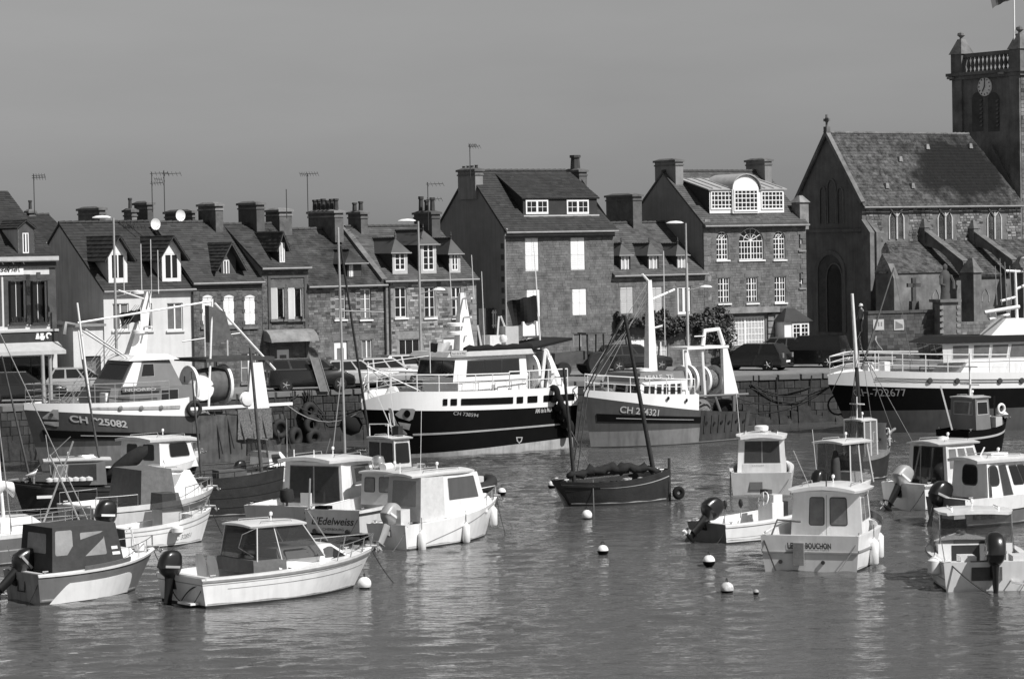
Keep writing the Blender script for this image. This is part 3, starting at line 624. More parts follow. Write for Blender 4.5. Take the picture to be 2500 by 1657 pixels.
# H8 low house with three small dormers
h = House('low_dormered_house', 'low house with three finialled slate dormers behind a creeper', 1497, 1720, 665, 547, 3.9, walls='stone', roofm='slate_light', ridge_x=1560)
h.win(1515, 699, 1545, 768, kind='shut', m='paint_trim'); h.win(1586, 699, 1616, 768, kind='shut', m='paint_trim'); h.win(1655, 698, 1686, 768, 2, 1, mgl='glass_lit', mfr='paint_white', fr=.12)
h.win(1540, 826, 1575, 940, kind='door'); h.win(1600, 830, 1630, 880, 2, 2, mgl='curtain')
h.body((.36, .15), .2); h.roof(slates=(.3, .2), ridge='pot')
for x0, x1 in ((1514, 1539), (1582, 1608), (1652, 1677)):
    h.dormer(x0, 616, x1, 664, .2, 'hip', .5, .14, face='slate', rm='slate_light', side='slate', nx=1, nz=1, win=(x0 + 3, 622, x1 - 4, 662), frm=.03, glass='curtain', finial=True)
h.chim(1483, 1545, 1567, 480, 545, 4.8, 0, 'brick', capm='brick')
HCREEPER = h
# H9 tall house with arched windows
h = House('arched_window_house', 'tall stone house with arched windows and a large white glazed dormer', 1717, 1966, 543, 421, 3.9, walls='stone', gable='gable_dark', roofm='slate_light', ridge_x=1800)
AR = ((1750, 1778, 583, 635, 4, 4), (1805, 1864, 587, 635, 8, 3), (1889, 1917, 582, 634, 4, 4))
for x0, x1, yt, yb, nx, nz in AR:
    a, b, c, d = h.rect(x0, yt, x1, yb); rise = (b - a) / 2 * (1.0 if nx == 4 else .82)
    h.holes.append((a, b, c, d + rise + .02, .16)); h.late.append(lambda a=a, b=b, c=c, d=d, nx=nx, nz=nz: (window(h.e, a, b, c, d, .13, nx, nz, arch=1.0 if nx == 4 else .82, sill='paint_white', bar=.04), arch_fill(h.e, a, b, d, 0.001, 1.0 if nx == 4 else .82, 'stone')))
for x0, x1, yt, yb in ((1754, 1781, 677, 741), (1823, 1849, 676, 740), (1892, 1918, 674, 739)): h.win(x0, yt, x1, yb, 4, 4, sill='paint_white', bar=.04)
for x0, x1, yt, yb in ((1951, 1963, 572, 611), (1952, 1964, 665, 703)): h.win(x0, yt, x1, yb, 2, 3, sill=True, fr=.04)
h.win(1773, 771, 1868, 848, 12, 5, sill=False, mgl='curtain', bar=.045, fr=.09)
h.body((.36, .15), .22, quoins='stone'); h.roof(slates=(.3, .2), ove=.25, m='slate_light')
k = MB(); k.box(-.05, h.w, -.24, .02, h.ze - .26, h.ze - .04); k.build('cornice', 'stone_dark', h.e); k = MB(); a_, z_ = h.q(1770, 758); k.box(.3, h.w - 1.0, -.14, .02, z_ - .2, z_ + .02); k.build('string_course', 'stone_dark', h.e)
a, b, c, d = h.rect(1760, 748, 1895, 766)
k = MB(); k.box(a, b, -.35, .02, c, d); k.build('shop_cornice', 'stone_light', h.e)
for xx in (1764, 1880):
    for i in range(5):
        x, z = h.q(xx, 846 - i * 16); k = MB(); k.box(x - .2, x + .2, -.1, .05, z, z + .33); k.build('pier_stone', 'stone_light', h.e)
# glazed trio dormer
vd = .55
o, (a, b, c, d) = h.dormer(1732, 462, 1914, 517, vd, 'shed', .7, .14, face='paint_white', rm='zinc', side='slate', win=False, inset=h.zr - .35, slates=None)
for x0, x1, yt in ((1735, 1787, 466), (1858, 1911, 466)): r = h.rect(x0, yt, x1, 512, vd); window(h.e, *r, vd - .005, 6, 4, fr=.08, sill=False, bar=.05, mid=False)
a, b, c, d = h.rect(1789, 460, 1852, 517, vd - .15); rr = (b - a) / 2
k = MB(); k.box(a, b, vd - .15, vd + .1, c - .1, d); k.slab([(a, vd - .15, d)] + [(b, vd - .15, d)] + [((a + b) / 2 + rr * math.cos(math.pi * i / 12), vd - .15, d + rr * .8 * math.sin(math.pi * i / 12)) for i in range(1, 12)], .25, 0, (0, -1, 0))
ctr = k.build('dormer_centre', 'paint_white', h.e)
k = MB(); P = [((a + b) / 2 + (rr + .1) * math.cos(math.pi * i / 12), d + (rr * .8 + .1) * math.sin(math.pi * i / 12)) for i in range(13)]
k.loft([[(p[0], vd - .3, p[1]) for p in P] + [(p[0], vd - .3, p[1] - .06) for p in reversed(P)], [(p[0], 3.0, p[1]) for p in P] + [(p[0], 3.0, p[1] - .06) for p in reversed(P)]]); k.build('barrel_roof', 'zinc', h.e, 40)
window(h.e, a + .08, b - .08, c, d - .05, vd - .155, 6, 5, fr=.09, sill=False, bar=.05, mid=False)
for i in range(9):      # standing seams of the zinc roof
    x = lerp(h.q(1738, 462, vd)[0], h.q(1908, 462, vd)[0], i / 8); k = MB(); z1 = h.q(1800, 462, vd)[1]; k.tube([(x, vd - .1, z1 + .06), (x, h.vr(h.zr - .35), h.zr - .3)], .03, 4); k.build('roof_seam', 'zinc', h.e)
a, b, c, d = h.rect(1893, 783, 1952, 848)
k = MB(); k.box(a, b, -.9, 0, c - .3, d); bay = k.build('bay', 'paint_white', h.e)
window(h.e, a + .55, b - .05, c, d - .1, -.905, 4, 5, sill=False, fr=.1, mid=True, bar=.04)
k = MB(); cx = (a + b) / 2; z2 = h.q(1920, 752)[1]; e = .18
k.poly([(a - e, -.9 - e, d), (b + e, -.9 - e, d), (cx + .3, -.3, z2), (cx - .3, -.3, z2)]); k.poly([(b + e, -.9 - e, d), (b + e, .02, d), (cx + .3, .02, z2), (cx + .3, -.3, z2)]); k.poly([(a - e, .02, d), (a - e, -.9 - e, d), (cx - .3, -.3, z2), (cx - .3, .02, z2)]); k.poly([(a - e, .02, d), (b + e, .02, d), (b + e, -.9 - e, d), (a - e, -.9 - e, d)]); k.build('bay_roof', 'slate', h.e)
# corner turret stack
x0, z0 = h.q(1960, 640); x1 = h.q(1976, 560)[0]; zt = h.q(1968, 494)[1]; zb = h.q(1968, 560)[1]
k = MB(); k.box(h.w - .32, h.w + .35, .1, .9, zb, zt); k.hexa([(h.w - .4, .0, zt), (h.w + .43, 0, zt), (h.w + .43, 1, zt), (h.w - .4, 1, zt)], [(h.w - .1, .4, zt + .42), (h.w + .15, .4, zt + .42), (h.w + .15, .6, zt + .42), (h.w - .1, .6, zt + .42)]); k.build('corner_stack', 'stone_light', h.e)
h.chim(1603, 1649, 1668, 395, 470, 3.9, 0, 'gable_dark', capm='stone'); h.chim(1826, 1867, 1885, 394, 470, 3.9, 0, 'gable_dark', capm='stone')
for i in range(8):
    k = MB(); k.box(.1, .5, -.018, .03, .5 + i * 1.1, .85 + i * 1.1); k.build('quoin', 'stone_light', h.e)
# roofs behind the row
for nm, lab, xl, xr, ye, yr, v in (('back_house', 'slate roof of a house behind the brasserie', 20, 180, 590, 528, 15.0),):
    hb = House(nm, lab, xl, xr, ye, yr, 3.5, off=v, walls='stone', roofm='slate'); hb.body(); hb.roof(); hb.chim(60, 72, 84, 520, 535, 3.6, 1)
# ------------------------------------------------------------------ church
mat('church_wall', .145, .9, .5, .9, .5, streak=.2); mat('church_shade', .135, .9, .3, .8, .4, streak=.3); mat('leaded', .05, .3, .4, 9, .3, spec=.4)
CA = R(35); cp0 = at_d(2104, 491, 176.0); cp0.z = 0
class Church(House): pass
c = Church('church', 'stone parish church with square clock tower and flying buttresses', 2104, 2492, 489, 329, 3.07, a=CA, off=cp0, walls='church_wall', gable='church_shade', roofm='church_roof', cat='church', ridge_x=2200)
W, D, ze, zr = c.w, c.depth, c.ze, c.zr
def church_roof_mat():      # lichened slates with one broad dark moss stain
    m = bpy.data.materials.new('church_roof'); m.use_nodes = True; t = m.node_tree; b = t.nodes['Principled BSDF']; b.inputs['Roughness'].default_value = .95
    tc = t.nodes.new('ShaderNodeTexCoord')
    def noise(sc, det, ro=.6):
        n = t.nodes.new('ShaderNodeTexNoise'); n.inputs['Scale'].default_value = sc; n.inputs['Detail'].default_value = det; n.inputs['Roughness'].default_value = ro; t.links.new(tc.outputs['Object'], n.inputs['Vector']); return n
    def rng(src, a, b_, c_, d): r = t.nodes.new('ShaderNodeMapRange'); r.inputs[1].default_value, r.inputs[2].default_value, r.inputs[3].default_value, r.inputs[4].default_value = a, b_, c_, d; t.links.new(src, r.inputs[0]); return r.outputs[0]
    def mul(a, b_, op='MULTIPLY'): q = t.nodes.new('ShaderNodeMath'); q.operation = op; t.links.new(a, q.inputs[0]); t.links.new(b_, q.inputs[1]); return q.outputs[0]
    sp = rng(noise(2.6, 8, .75).outputs['Fac'], .38, .68, .015, .13); x0, z0 = c.q(2335, 418, 1.6)
    mp = t.nodes.new('ShaderNodeMapping'); mp.inputs['Location'].default_value = (-x0 / 4.6 - (-.35) * z0, 0, -z0 / 2.6); mp.inputs['Scale'].default_value = (1 / 4.6, 0, 1 / 2.6); t.links.new(tc.outputs['Object'], mp.inputs[0]); mp.inputs['Location'].default_value = (-x0 / 4.6, 0, -z0 / 2.6)
    ln = t.nodes.new('ShaderNodeVectorMath'); ln.operation = 'LENGTH'; t.links.new(mp.outputs[0], ln.inputs[0])
    d = mul(ln.outputs['Value'], rng(noise(.55, 5).outputs['Fac'], .2, .8, -.55, .55), 'ADD'); mask = rng(d, .65, 1.1, .05, 1.0)
    at = t.nodes.new('ShaderNodeAttribute'); at.attribute_name = 'tone'; one = rng(at.outputs['Fac'], -1, 1, .2, 1.8)
    t.links.new(mul(mul(sp, mask), one), b.inputs['Base Color'])
    bp = t.nodes.new('ShaderNodeBump'); bp.inputs['Strength'].default_value = .5; bp.inputs['Distance'].default_value = .03; t.links.new(noise(14, 4).outputs['Fac'], bp.inputs['Height']); t.links.new(bp.outputs[0], b.inputs['Normal']); MATS['church_roof'] = m
church_roof_mat()
def yq(px, py, x=0.0):         # on a plane facing left (west face), returns depth y and height
    p = on_plane(px, py, c.o + c.u * x, c.u) - c.o; return p.dot(c.n), p.z
mat('stone_pale', .42, .9, .2, 2, .3)
def lancet(parent, x0, x1, z0, z1, y, m='leaded', fr='stone_pale', name='window'):
    mb = MB(); cx, w = (x0 + x1) / 2, (x1 - x0); n = 6; hs = z1 - w * .9
    def arch(a, b, zs, yy):
        cc = (a + b) / 2; ww = (b - a)
        L = [(a, yy, z0)] + [(a, yy, zs)] + [(a + ww / 2 * math.sin(math.pi / 2 * i / n) ** 1.4, yy, zs + (z1 - zs) * math.sin(math.pi / 2 * i / n)) for i in range(1, n)] + [(cc, yy, z1)]
        return L + [(2 * cc - p[0], p[1], p[2]) for p in reversed(L[:-1])]
    o = arch(x0 - .1, x1 + .1, hs, y - .03); i_ = arch(x0, x1, hs, y - .03); ib = arch(x0, x1, hs, y + .12)
    for j in range(len(o) - 1): mb.quad(o[j], o[j + 1], i_[j + 1], i_[j]); mb.quad(i_[j], i_[j + 1], ib[j + 1], ib[j])
    f = mb.build(name, fr, parent); g = MB(); g.poly([(p[0], y + .02, p[2]) for p in i_]); g.build('pane', m, f)
    return f
HW = []
for x0, x1 in ((2172, 2204), (2291, 2322), (2412, 2442)):
    a, b, z0, z1 = c.rect(x0, 514, x1, 584); m = (a + b) / 2; HW.append((a - .05, b + .05, z0, z1))
    for p, q in ((a, m - .05), (m + .05, b)): lancet(c.e, p, q, z0, z1, -.02)
    k = MB(); k.box(m - .06, m + .06, -.09, .05, z0, z1 - .1); k.tube([(m, -.06, z1 - .4), (a + .05, -.06, z1 + .12)], .05, 4); k.tube([(m, -.06, z1 - .4), (b - .05, -.06, z1 + .12)], .05, 4); k.build('mullion', 'stone_pale', c.e)
mb = MB(); wall_grid(mb, 0, W, -.3, ze, []); mb.build('nave_wall', 'church_wall', c.e)
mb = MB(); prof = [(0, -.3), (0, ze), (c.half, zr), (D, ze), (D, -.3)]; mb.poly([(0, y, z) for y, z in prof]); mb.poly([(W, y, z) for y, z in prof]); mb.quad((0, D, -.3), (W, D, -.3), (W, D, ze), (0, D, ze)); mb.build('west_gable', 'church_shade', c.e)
m = MB(); zc = c.q(2300, 588)[1]
courses(m, (.3, 0, zc), (1, 0, 0), (0, 0, 1), W - .3, ze - zc - .3, .34, .17, lambda x, z, hw, hh: not any(a - hw - .35 < x + .3 < b + hw + .35 and p - .2 < z + zc < q + .25 for a, b, p, q in HW), .03, .8, .05, n=(0, -1, 0)); stuff(m.build('stone_courses', 'church_wall', c.e))
ro = c.roof(ovx=.1, ove=.3, slates=(.3, .24), ridge='stone', gutter=True, hipr=1.6, m='church_roof')
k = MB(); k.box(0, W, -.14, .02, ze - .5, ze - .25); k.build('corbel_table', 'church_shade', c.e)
k = MB()
for sg in (0,): k.slab([(-.22, -.2, ze - .05), (.12, -.2, ze - .05), (.12, c.half, zr + .25), (-.22, c.half, zr + .25)], .2); k.slab([(.12, D + .2, ze - .05), (-.22, D + .2, ze - .05), (-.22, c.half, zr + .25), (.12, c.half, zr + .25)], .2)
stuff(k.build('gable_coping', 'church_wall', c.e))
k = MB(); z = zr + .1; k.box(-.2, .1, c.half - .15, c.half + .15, z, z + .35); k.box(-.11, .01, c.half - .05, c.half + .05, z + .35, z + 1.1); k.box(-.11, .01, c.half - .25, c.half + .25, z + .68, z + .85); k.lathe([(.16, -.03), (.2, 0), (.16, .03)], (-.05, c.half, z + .77), 10, axis='X'); k.build('gable_cross', 'church_shade', c.e)
for px, py in ((2161, 455), (2224, 455), (2260, 360), (2365, 358), (2194, 390)):
    p = c.q(px, py, 1.0); v = (c.q(px, py, c.half * .3)[1] - ze) / c.tan
    for _ in range(6): v = max(.1, (c.q(px, py, v)[1] - ze) / c.tan)
    x, z = c.q(px, py, v); k = MB(); k.hexa([(x - .15, v - .25, z - .12), (x + .15, v - .25, z - .12), (x + .15, v + .15, z + .1), (x - .15, v + .15, z + .1)], [(x - .1, v - .2, z + .2), (x + .1, v - .2, z + .2), (x + .1, v + .15, z + .22), (x - .1, v + .15, z + .22)]); k.build('roof_vent', 'stone_light', ro)
# west face: portal and lancets (openings on the plane x = 0)
def wpoly(pts, x): return [(x, y, z) for y, z in pts]
def west_arch(px0, px1, pyt, pyb, depth_, m, name, pointed=True, frame=.12, parent=c.e):
    y1, zb = yq(px0, pyb); y0, _ = yq(px1, pyb); _, zt = yq((px0 + px1) / 2, pyt); n = 8; ym = (y0 + y1) / 2; hs = zt - (y1 - y0) * (.75 if pointed else .5)
    def ar(e):
        L = [(y0 - e, zb), (y0 - e, hs)] + [(ym - (ym - y0 + e) * math.cos(math.pi / 2 * i / n) ** (.9 if pointed else 1), hs + (zt + e - hs) * math.sin(math.pi / 2 * i / n)) for i in range(1, n + 1)]
        return L + [(2 * ym - a, b) for a, b in reversed(L[:-1])]
    o, i_ = ar(frame), ar(0); mb = MB()
    for j in range(len(o) - 1):
        mb.quad(*wpoly([o[j], o[j + 1]], -.06), *wpoly([i_[j + 1], i_[j]], -.06)); mb.quad(*wpoly([i_[j], i_[j + 1]], -.06), *wpoly([i_[j + 1], i_[j]], -.06 + .02)); mb.quad(*wpoly([o[j], o[j + 1]], -.06), *wpoly([o[j + 1], o[j]], .02))
    f = mb.build(name, 'church_shade', parent); g = MB(); g.poly(wpoly(i_, -.012)); g.build('recess', m, f)
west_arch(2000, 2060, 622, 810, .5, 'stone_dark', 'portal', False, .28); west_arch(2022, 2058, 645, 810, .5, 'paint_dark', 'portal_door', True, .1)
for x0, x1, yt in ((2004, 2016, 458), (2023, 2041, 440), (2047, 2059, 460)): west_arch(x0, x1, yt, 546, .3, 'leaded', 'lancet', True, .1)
y_, z_ = yq(2030, 563); k = MB(); k.box(-.12, 0, 0, D, z_ - .1, z_ + .08); k.build('string_course', 'church_shade', c.e)
# corner buttress beside the west face
for xx, yy0, yy1, nm in ((-.05, -.75, 0, 'corner_buttress'), (.35, -.9, 0, 'corner_buttress')):
    z1 = c.q(2100, 536)[1]; zm = c.q(2100, 655)[1]; k = MB(); k.hexa([(xx, yy0, -.3), (xx + .38, yy0, -.3), (xx + .38, yy1, -.3), (xx, yy1, -.3)], [(xx, yy0, z1 - .8), (xx + .38, yy0, z1 - .8), (xx + .38, yy1, z1), (xx, yy1, z1)]); k.build(nm, 'church_wall', c.e)
# aisle
DA = 2.9; xa = c.q(2118, 640)[0]; zat = c.q(2200, 590)[1]; zae = c.q(2380, 672, -DA)[1]
mb = MB(); mb.box(xa, W + 2, -DA, -.01, -.3, zae); mb.build('aisle_wall', 'church_wall', c.e)
mb = MB(); hip = 1.5
mb.slab([(xa - .1, -DA - .2, zae - .05), (W + 2, -DA - .2, zae - .05), (W + 2, -.03, zat), (xa + hip, -.03, zat)], .12); mb.poly([(xa - .1, -.03, zae), (xa - .1, -DA - .2, zae - .05), (xa + hip, -.03, zat)])
ar_ = mb.build('aisle_roof', 'church_roof', c.e); L = math.hypot(DA + .17, zat - zae); k = MB()
courses(k, (xa - .1, -DA - .2, zae), (1, 0, 0), (0, DA + .17, zat - zae), W + 2 - xa, L, .3, .24, lambda a, b, hw, hh: a - hw > (hip + .1) * b / L - .05, 0, .3, .004, lift=.025, jit=.12); stuff(k.build('aisle_slates', 'church_roof', ar_))
for px, py in ((2278, 706), (2399, 704)):
    a, b, z0, z1 = c.rect(px, py, px + 13, py + 32, -DA); lancet(c.e, a, b, z0, z1, -DA - .01, 'leaded', 'stone_light')
# small chapel standing out from the aisle
zce = c.q(2240, 666, -DA - 1.6)[1]; x0c = c.q(2182, 700, -DA - 1.6)[0]; x1c = c.q(2312, 700, -DA - 1.6)[0]
mb = MB(); mb.box(x0c, x1c, -DA - 1.6, -DA, -.3, zce); mb.build('chapel_wall', 'church_wall', c.e)
mb = MB(); mb.poly([(x0c - .1, -DA - 1.7, zce), (x1c + .1, -DA - 1.7, zce), (x1c - .6, -DA + .05, zce + 1.2), (x0c + .6, -DA + .05, zce + 1.2)]); mb.poly([(x0c - .1, -DA, zce), (x0c - .1, -DA - 1.7, zce), (x0c + .6, -DA + .05, zce + 1.2)]); mb.poly([(x1c + .1, -DA - 1.7, zce), (x1c + .1, -DA, zce), (x1c - .6, -DA + .05, zce + 1.2)]); mb.build('chapel_roof', 'church_roof', c.e)
a, b, z0, z1 = c.rect(2278, 706, 2291, 736, -DA - 1.6); lancet(c.e, a, b, z0, z1, -DA - 1.61, 'leaded', 'stone_light')
k = MB(); k.hexa([(x0c - .35, -DA - 2.0, -.3), (x0c + .1, -DA - 2.0, -.3), (x0c + .1, -DA - 1.5, -.3), (x0c - .35, -DA - 1.5, -.3)], [(x0c - .35, -DA - 2.0, zce - .3), (x0c + .1, -DA - 2.0, zce - .3), (x0c + .1, -DA - 1.5, zce + .6), (x0c - .35, -DA - 1.5, zce + .6)]); k.build('chapel_buttress', 'church_wall', c.e)
# flying buttresses
for pxt, pyt, pxp in ((2246, 556, 2340), (2366, 558, 2462)):
    x, zt = c.q(pxt, pyt); w = .42; yp = -DA - .9; zp = zae + .1; n = 10
    top = [(0, zt), (yp, zp + .75)]; und = [(yp, zp - .45)] + [(yp * (1 - i / n), lerp(zp - .45, zt - 1.15, (i / n)) + .75 * math.sin(math.pi * i / n) * .9) for i in range(1, n)] + [(0, zt - 1.15)]
    mb = MB(); prof = top + und
    mb.loft([[(x, y, z) for y, z in prof], [(x + w, y, z) for y, z in prof]]); mb.build('flying_buttress', 'church_wall', c.e)
    k = MB(); k.slab([(x - .06, 0, zt + .08), (x - .06, yp, zp + .83), (x + w + .06, yp, zp + .83), (x + w + .06, 0, zt + .08)], .1, 0, (0, -.5, .8)); k.build('buttress_coping', 'stone', c.e)
    k = MB(); k.box(x - .12, x + w + .12, yp - 1.0, yp + .1, -.3, zp + .1); k.hexa([(x - .2, yp - 1.1, zp + .1), (x + w + .2, yp - 1.1, zp + .1), (x + w + .2, yp + .15, zp + .1), (x - .2, yp + .15, zp + .1)], [(x + w / 2 - .03, yp - .6, zp + 1.0), (x + w / 2 + .03, yp - .6, zp + 1.0), (x + w / 2 + .03, yp - .3, zp + 1.0), (x + w / 2 - .03, yp - .3, zp + 1.0)]); k.build('buttress_pier', 'church_wall', c.e)
    k = MB(); k.box(x - .08, x + .3, -.5, 0, zt - 1.2, zt); k.hexa([(x - .12, -.55, zt), (x + w + .12, -.55, zt), (x + w + .12, 0, zt), (x - .12, 0, zt)], [(x + w / 2 - .05, -.2, zt + .55), (x + w / 2 + .05, -.2, zt + .55), (x + w / 2 + .05, 0, zt + .55), (x + w / 2 - .05, 0, zt + .55)]); k.build('buttress_head', 'church_wall', c.e)
# tower
yt0 = 1.0; pt = on_plane(2491, 174, c.o + c.n * yt0, c.n) - c.o; xt = pt.dot(c.u); zt = pt.z
q = yq(2327, 189, xt); TW = q[0] - yt0
mb = MB(); mb.box(xt, xt + TW, yt0, yt0 + TW, -.3, zt); tw = mb.build('tower', 'church_wall', c.e)
k = MB(); k.box(xt + .02, xt + TW, yt0 - .03, yt0 + .01, 4, zt - .3); m = MB(); courses(m, (xt, yt0, ze - 4), (1, 0, 0), (0, 0, 1), TW, zt - ze + 3.7, .5, .26, None, .03, .5, .03, n=(0, -1, 0)); stuff(m.build('tower_stones', 'church_wall', tw))
k = MB(); k.box(xt - .35, xt + TW + .35, yt0 - .35, yt0 + TW + .35, zt, zt + .2); k.box(xt - .18, xt + TW + .18, yt0 - .18, yt0 + TW + .18, zt - .25, zt); k.build('tower_cornice', 'church_wall', tw)
for (ax, ay) in ((0, 0), (0, TW - .9)):         # corner pilasters on the west face
    k = MB(); k.box(xt - .12, xt, yt0 + ay, yt0 + ay + .9, -.3, zt - .26); k.build('pilaster', 'church_wall', tw)
hb = 1.25
for ax in (0, 1):
    for ay in (0, 1):
        x, y = xt + ax * (TW - .8), yt0 + ay * (TW - .8); k = MB(); k.box(x - .1, x + .9, y - .1, y + .9, zt + .2, zt + .2 + hb); k.hexa([(x - .2, y - .2, zt + .2 + hb), (x + 1, y - .2, zt + .2 + hb), (x + 1, y + 1, zt + .2 + hb), (x - .2, y + 1, zt + .2 + hb)], [(x + .22, y + .22, zt + 1.2 + hb), (x + .58, y + .22, zt + 1.2 + hb), (x + .58, y + .58, zt + 1.2 + hb), (x + .22, y + .58, zt + 1.2 + hb)])
        k.lathe([(.12, 0), (.1, .12), (.26, .25), (.24, .4), (.0, .52)], (x + .4, y + .4, zt + 1.2 + hb), 8); k.build('pinnacle', 'church_wall', tw)
for side in (0, 1):
    k = MB(); 
    if side == 0: k.box(xt + .1, xt + .45, yt0 + .9, yt0 + TW - .9, zt + .2 + hb - .25, zt + .2 + hb)
    else: k.box(xt + .9, xt + TW - .9, yt0 + .1, yt0 + .45, zt + .2 + hb - .25, zt + .2 + hb)
    k.build('balustrade_rail', 'church_wall', tw)
    nb = 11
    for i in range(nb):
        t = lerp(1.2, TW - 1.2, i / (nb - 1)); b_ = MB(); pr = [(.12, 0), (.12, .1), (.07, .2), (.15, .45), (.07, .8), (.12, .9), (.12, hb - .25)]
        b_.lathe(pr, (xt + .27, yt0 + t, zt + .2) if side == 0 else (xt + t, yt0 + .27, zt + .2), 8); b_.build('baluster', 'church_wall', tw, 50)
# clock on the west face of the tower
yc, zc = yq(2406, 212, xt); rc = .62
k = MB(); k.lathe([(0, -.02), (rc, -.02), (rc, -.1), (rc - .05, -.13), (rc - .05, -.1), (0, -.1)], (xt, yc, zc), 32, axis='X'); ck = k.build('clock_face', 'paint_white', tw, 40)
k = MB()
for i in range(12):
    q = 2 * math.pi * i / 12; r0, r1 = rc * .72, rc * .9; s_, c_ = math.sin(q), math.cos(q); t = .035
    k.hexa([(xt - .105, yc - s_ * r0 - c_ * t, zc + c_ * r0 - s_ * t), (xt - .105, yc - s_ * r0 + c_ * t, zc + c_ * r0 + s_ * t), (xt - .105, yc - s_ * r1 + c_ * t, zc + c_ * r1 + s_ * t), (xt - .105, yc - s_ * r1 - c_ * t, zc + c_ * r1 - s_ * t)],
           [(xt - .115, yc - s_ * r0 - c_ * t, zc + c_ * r0 - s_ * t), (xt - .115, yc - s_ * r0 + c_ * t, zc + c_ * r0 + s_ * t), (xt - .115, yc - s_ * r1 + c_ * t, zc + c_ * r1 + s_ * t), (xt - .115, yc - s_ * r1 - c_ * t, zc + c_ * r1 - s_ * t)])
stuff(k.build('clock_hour_marks', 'paint_dark', tw))
for ang, ln in ((210, .36), (5, .54)):
    k = MB(); s_, c_ = math.sin(R(ang)), math.cos(R(ang)); k.tube([(xt - .13, yc + s_ * .08, zc - c_ * .08), (xt - .13, yc - s_ * ln, zc + c_ * ln)], .035, 4); k.build('clock_hand', 'paint_dark', tw)
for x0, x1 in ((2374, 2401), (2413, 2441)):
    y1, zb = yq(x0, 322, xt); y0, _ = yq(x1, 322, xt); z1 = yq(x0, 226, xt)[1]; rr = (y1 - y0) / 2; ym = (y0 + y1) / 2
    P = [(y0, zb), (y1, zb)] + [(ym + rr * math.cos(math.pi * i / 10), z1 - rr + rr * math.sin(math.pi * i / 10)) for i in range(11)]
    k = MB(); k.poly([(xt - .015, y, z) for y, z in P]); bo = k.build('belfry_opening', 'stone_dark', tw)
    for i in range(7):
        z = lerp(zb + .3, z1 - rr, i / 6.5); l = MB(); l.hexa([(xt - .12, ym - rr * .55, z), (xt - .12, y0 + .05, z), (xt - .02, y0 + .05, z + .12), (xt - .02, ym - rr * .55, z + .12)], [(xt - .12, ym - rr * .55, z + .05), (xt - .12, y0 + .05, z + .05), (xt - .02, y0 + .05, z + .17), (xt - .02, ym - rr * .55, z + .17)]); l.build('louvre', 'church_shade', tw)
for p0, p1 in (((2322, 190), (2335, 185)), ((2446, 178), (2458, 174))):
    y_, z_ = yq(p0[0], p0[1], xt); k = MB(); k.box(xt - .4, xt - .13, y_ - .5, y_, z_ - .12, z_ + .02); k.build('gargoyle', 'stone_light', tw)
# tower stair wing lean-to
k = MB(); y0, z0 = yq(2440, 470, xt)
k.slab([(xt - 1.6, yt0 + .2, ze + .2), (xt - .02, yt0 + .2, ze + .2), (xt - .02, yt0 + 2.6, zr - .6), (xt - .9, yt0 + 2.6, zr - .6)], .1); k.build('lean_to_roof', 'church_shade', c.e)
fp = thing('tower_flag', 'dark flag flying from a white pole on the church tower', 'flag', c.o + c.u * (xt + .1) + c.n * (yt0 + .6) + Vector((0, 0, zt + .2)), 0)
k = MB(); k.tube([(0, 0, 0), (0, 0, 7.2)], .06, 6); k.build('pole', 'paint_white', fp, 50)
def flag_mesh(w, h, z, sag=.35, fold=.12, sgn=-1):
    mb = MB(); n, r = 10, 6; P = [[(sgn * w * i / n * (1 - .12 * j / r), fold * math.sin(i * .9 + j * .3) * (i / n), z - h * j / r - sag * h * (i / n) ** 1.5 + .03 * math.sin(i * 1.7)) for i in range(n + 1)] for j in range(r + 1)]
    for j in range(r):
        for i in range(n): mb.quad(P[j][i], P[j][i + 1], P[j + 1][i + 1], P[j + 1][i])
    return mb
flag_mesh(1.6, 1.1, 5.55, .5).build('cloth', 'paint_dark', fp, 60)
# churchyard wall, posters, memorials
cw = House('churchyard_wall', 'dark stone churchyard wall with two notice posters', 2118, 2288, 764, 750, .4, a=R(20), off=at_d(2200, 800, 168.0), walls='stone_dark', gable='stone_dark', depth=.5, cat='wall')
k = MB(); k.box(0, cw.w, 0, .5, -.3, cw.ze); k.build('wall', 'stone_dark', cw.e)
m = MB(); courses(m, (0, 0, 0), (1, 0, 0), (0, 0, 1), cw.w, cw.ze, .4, .2, None, .015, .4, n=(0, -1, 0)); stuff(m.build('stone_courses', 'stone_dark', cw.e))
x = 0
while x < cw.w: k = MB(); k.box(x + .01, min(x + .9, cw.w), -.08, .58, cw.ze, cw.ze + .15); k.build('coping_stone', 'stone_dark', cw.e); x += .91
for x0, x1, sh in ((2131, 2157, 0), (2182, 2206, 1)):
    a, b, z0, z1 = cw.rect(x0, 779, x1, 806); k = MB(); k.box(a, b, -.05, -.02, z0, z1); p = tag(k.build('poster', 'paint_trim', None), 'pale notice poster with %s on the churchyard wall' % ('three dark figures' if sh == 0 else 'a dark diagonal picture'), 'poster')
    p.parent = None; p.matrix_world = Matrix.Translation(cw.o) @ Matrix.Rotation(R(20), 4, 'Z')
    k = MB()
    if sh == 0:
        for i in range(3): k.box(lerp(a, b, .2 + .25 * i), lerp(a, b, .32 + .25 * i), -.054, -.051, lerp(z0, z1, .35), lerp(z0, z1, .75))
    else: k.poly([(lerp(a, b, .1), -.053, lerp(z0, z1, .1)), (lerp(a, b, .9), -.053, lerp(z0, z1, .2)), (lerp(a, b, .85), -.053, lerp(z0, z1, .5)), (lerp(a, b, .15), -.053, lerp(z0, z1, .85))])
    stuff(k.build('poster_print', 'paint_grey', p))
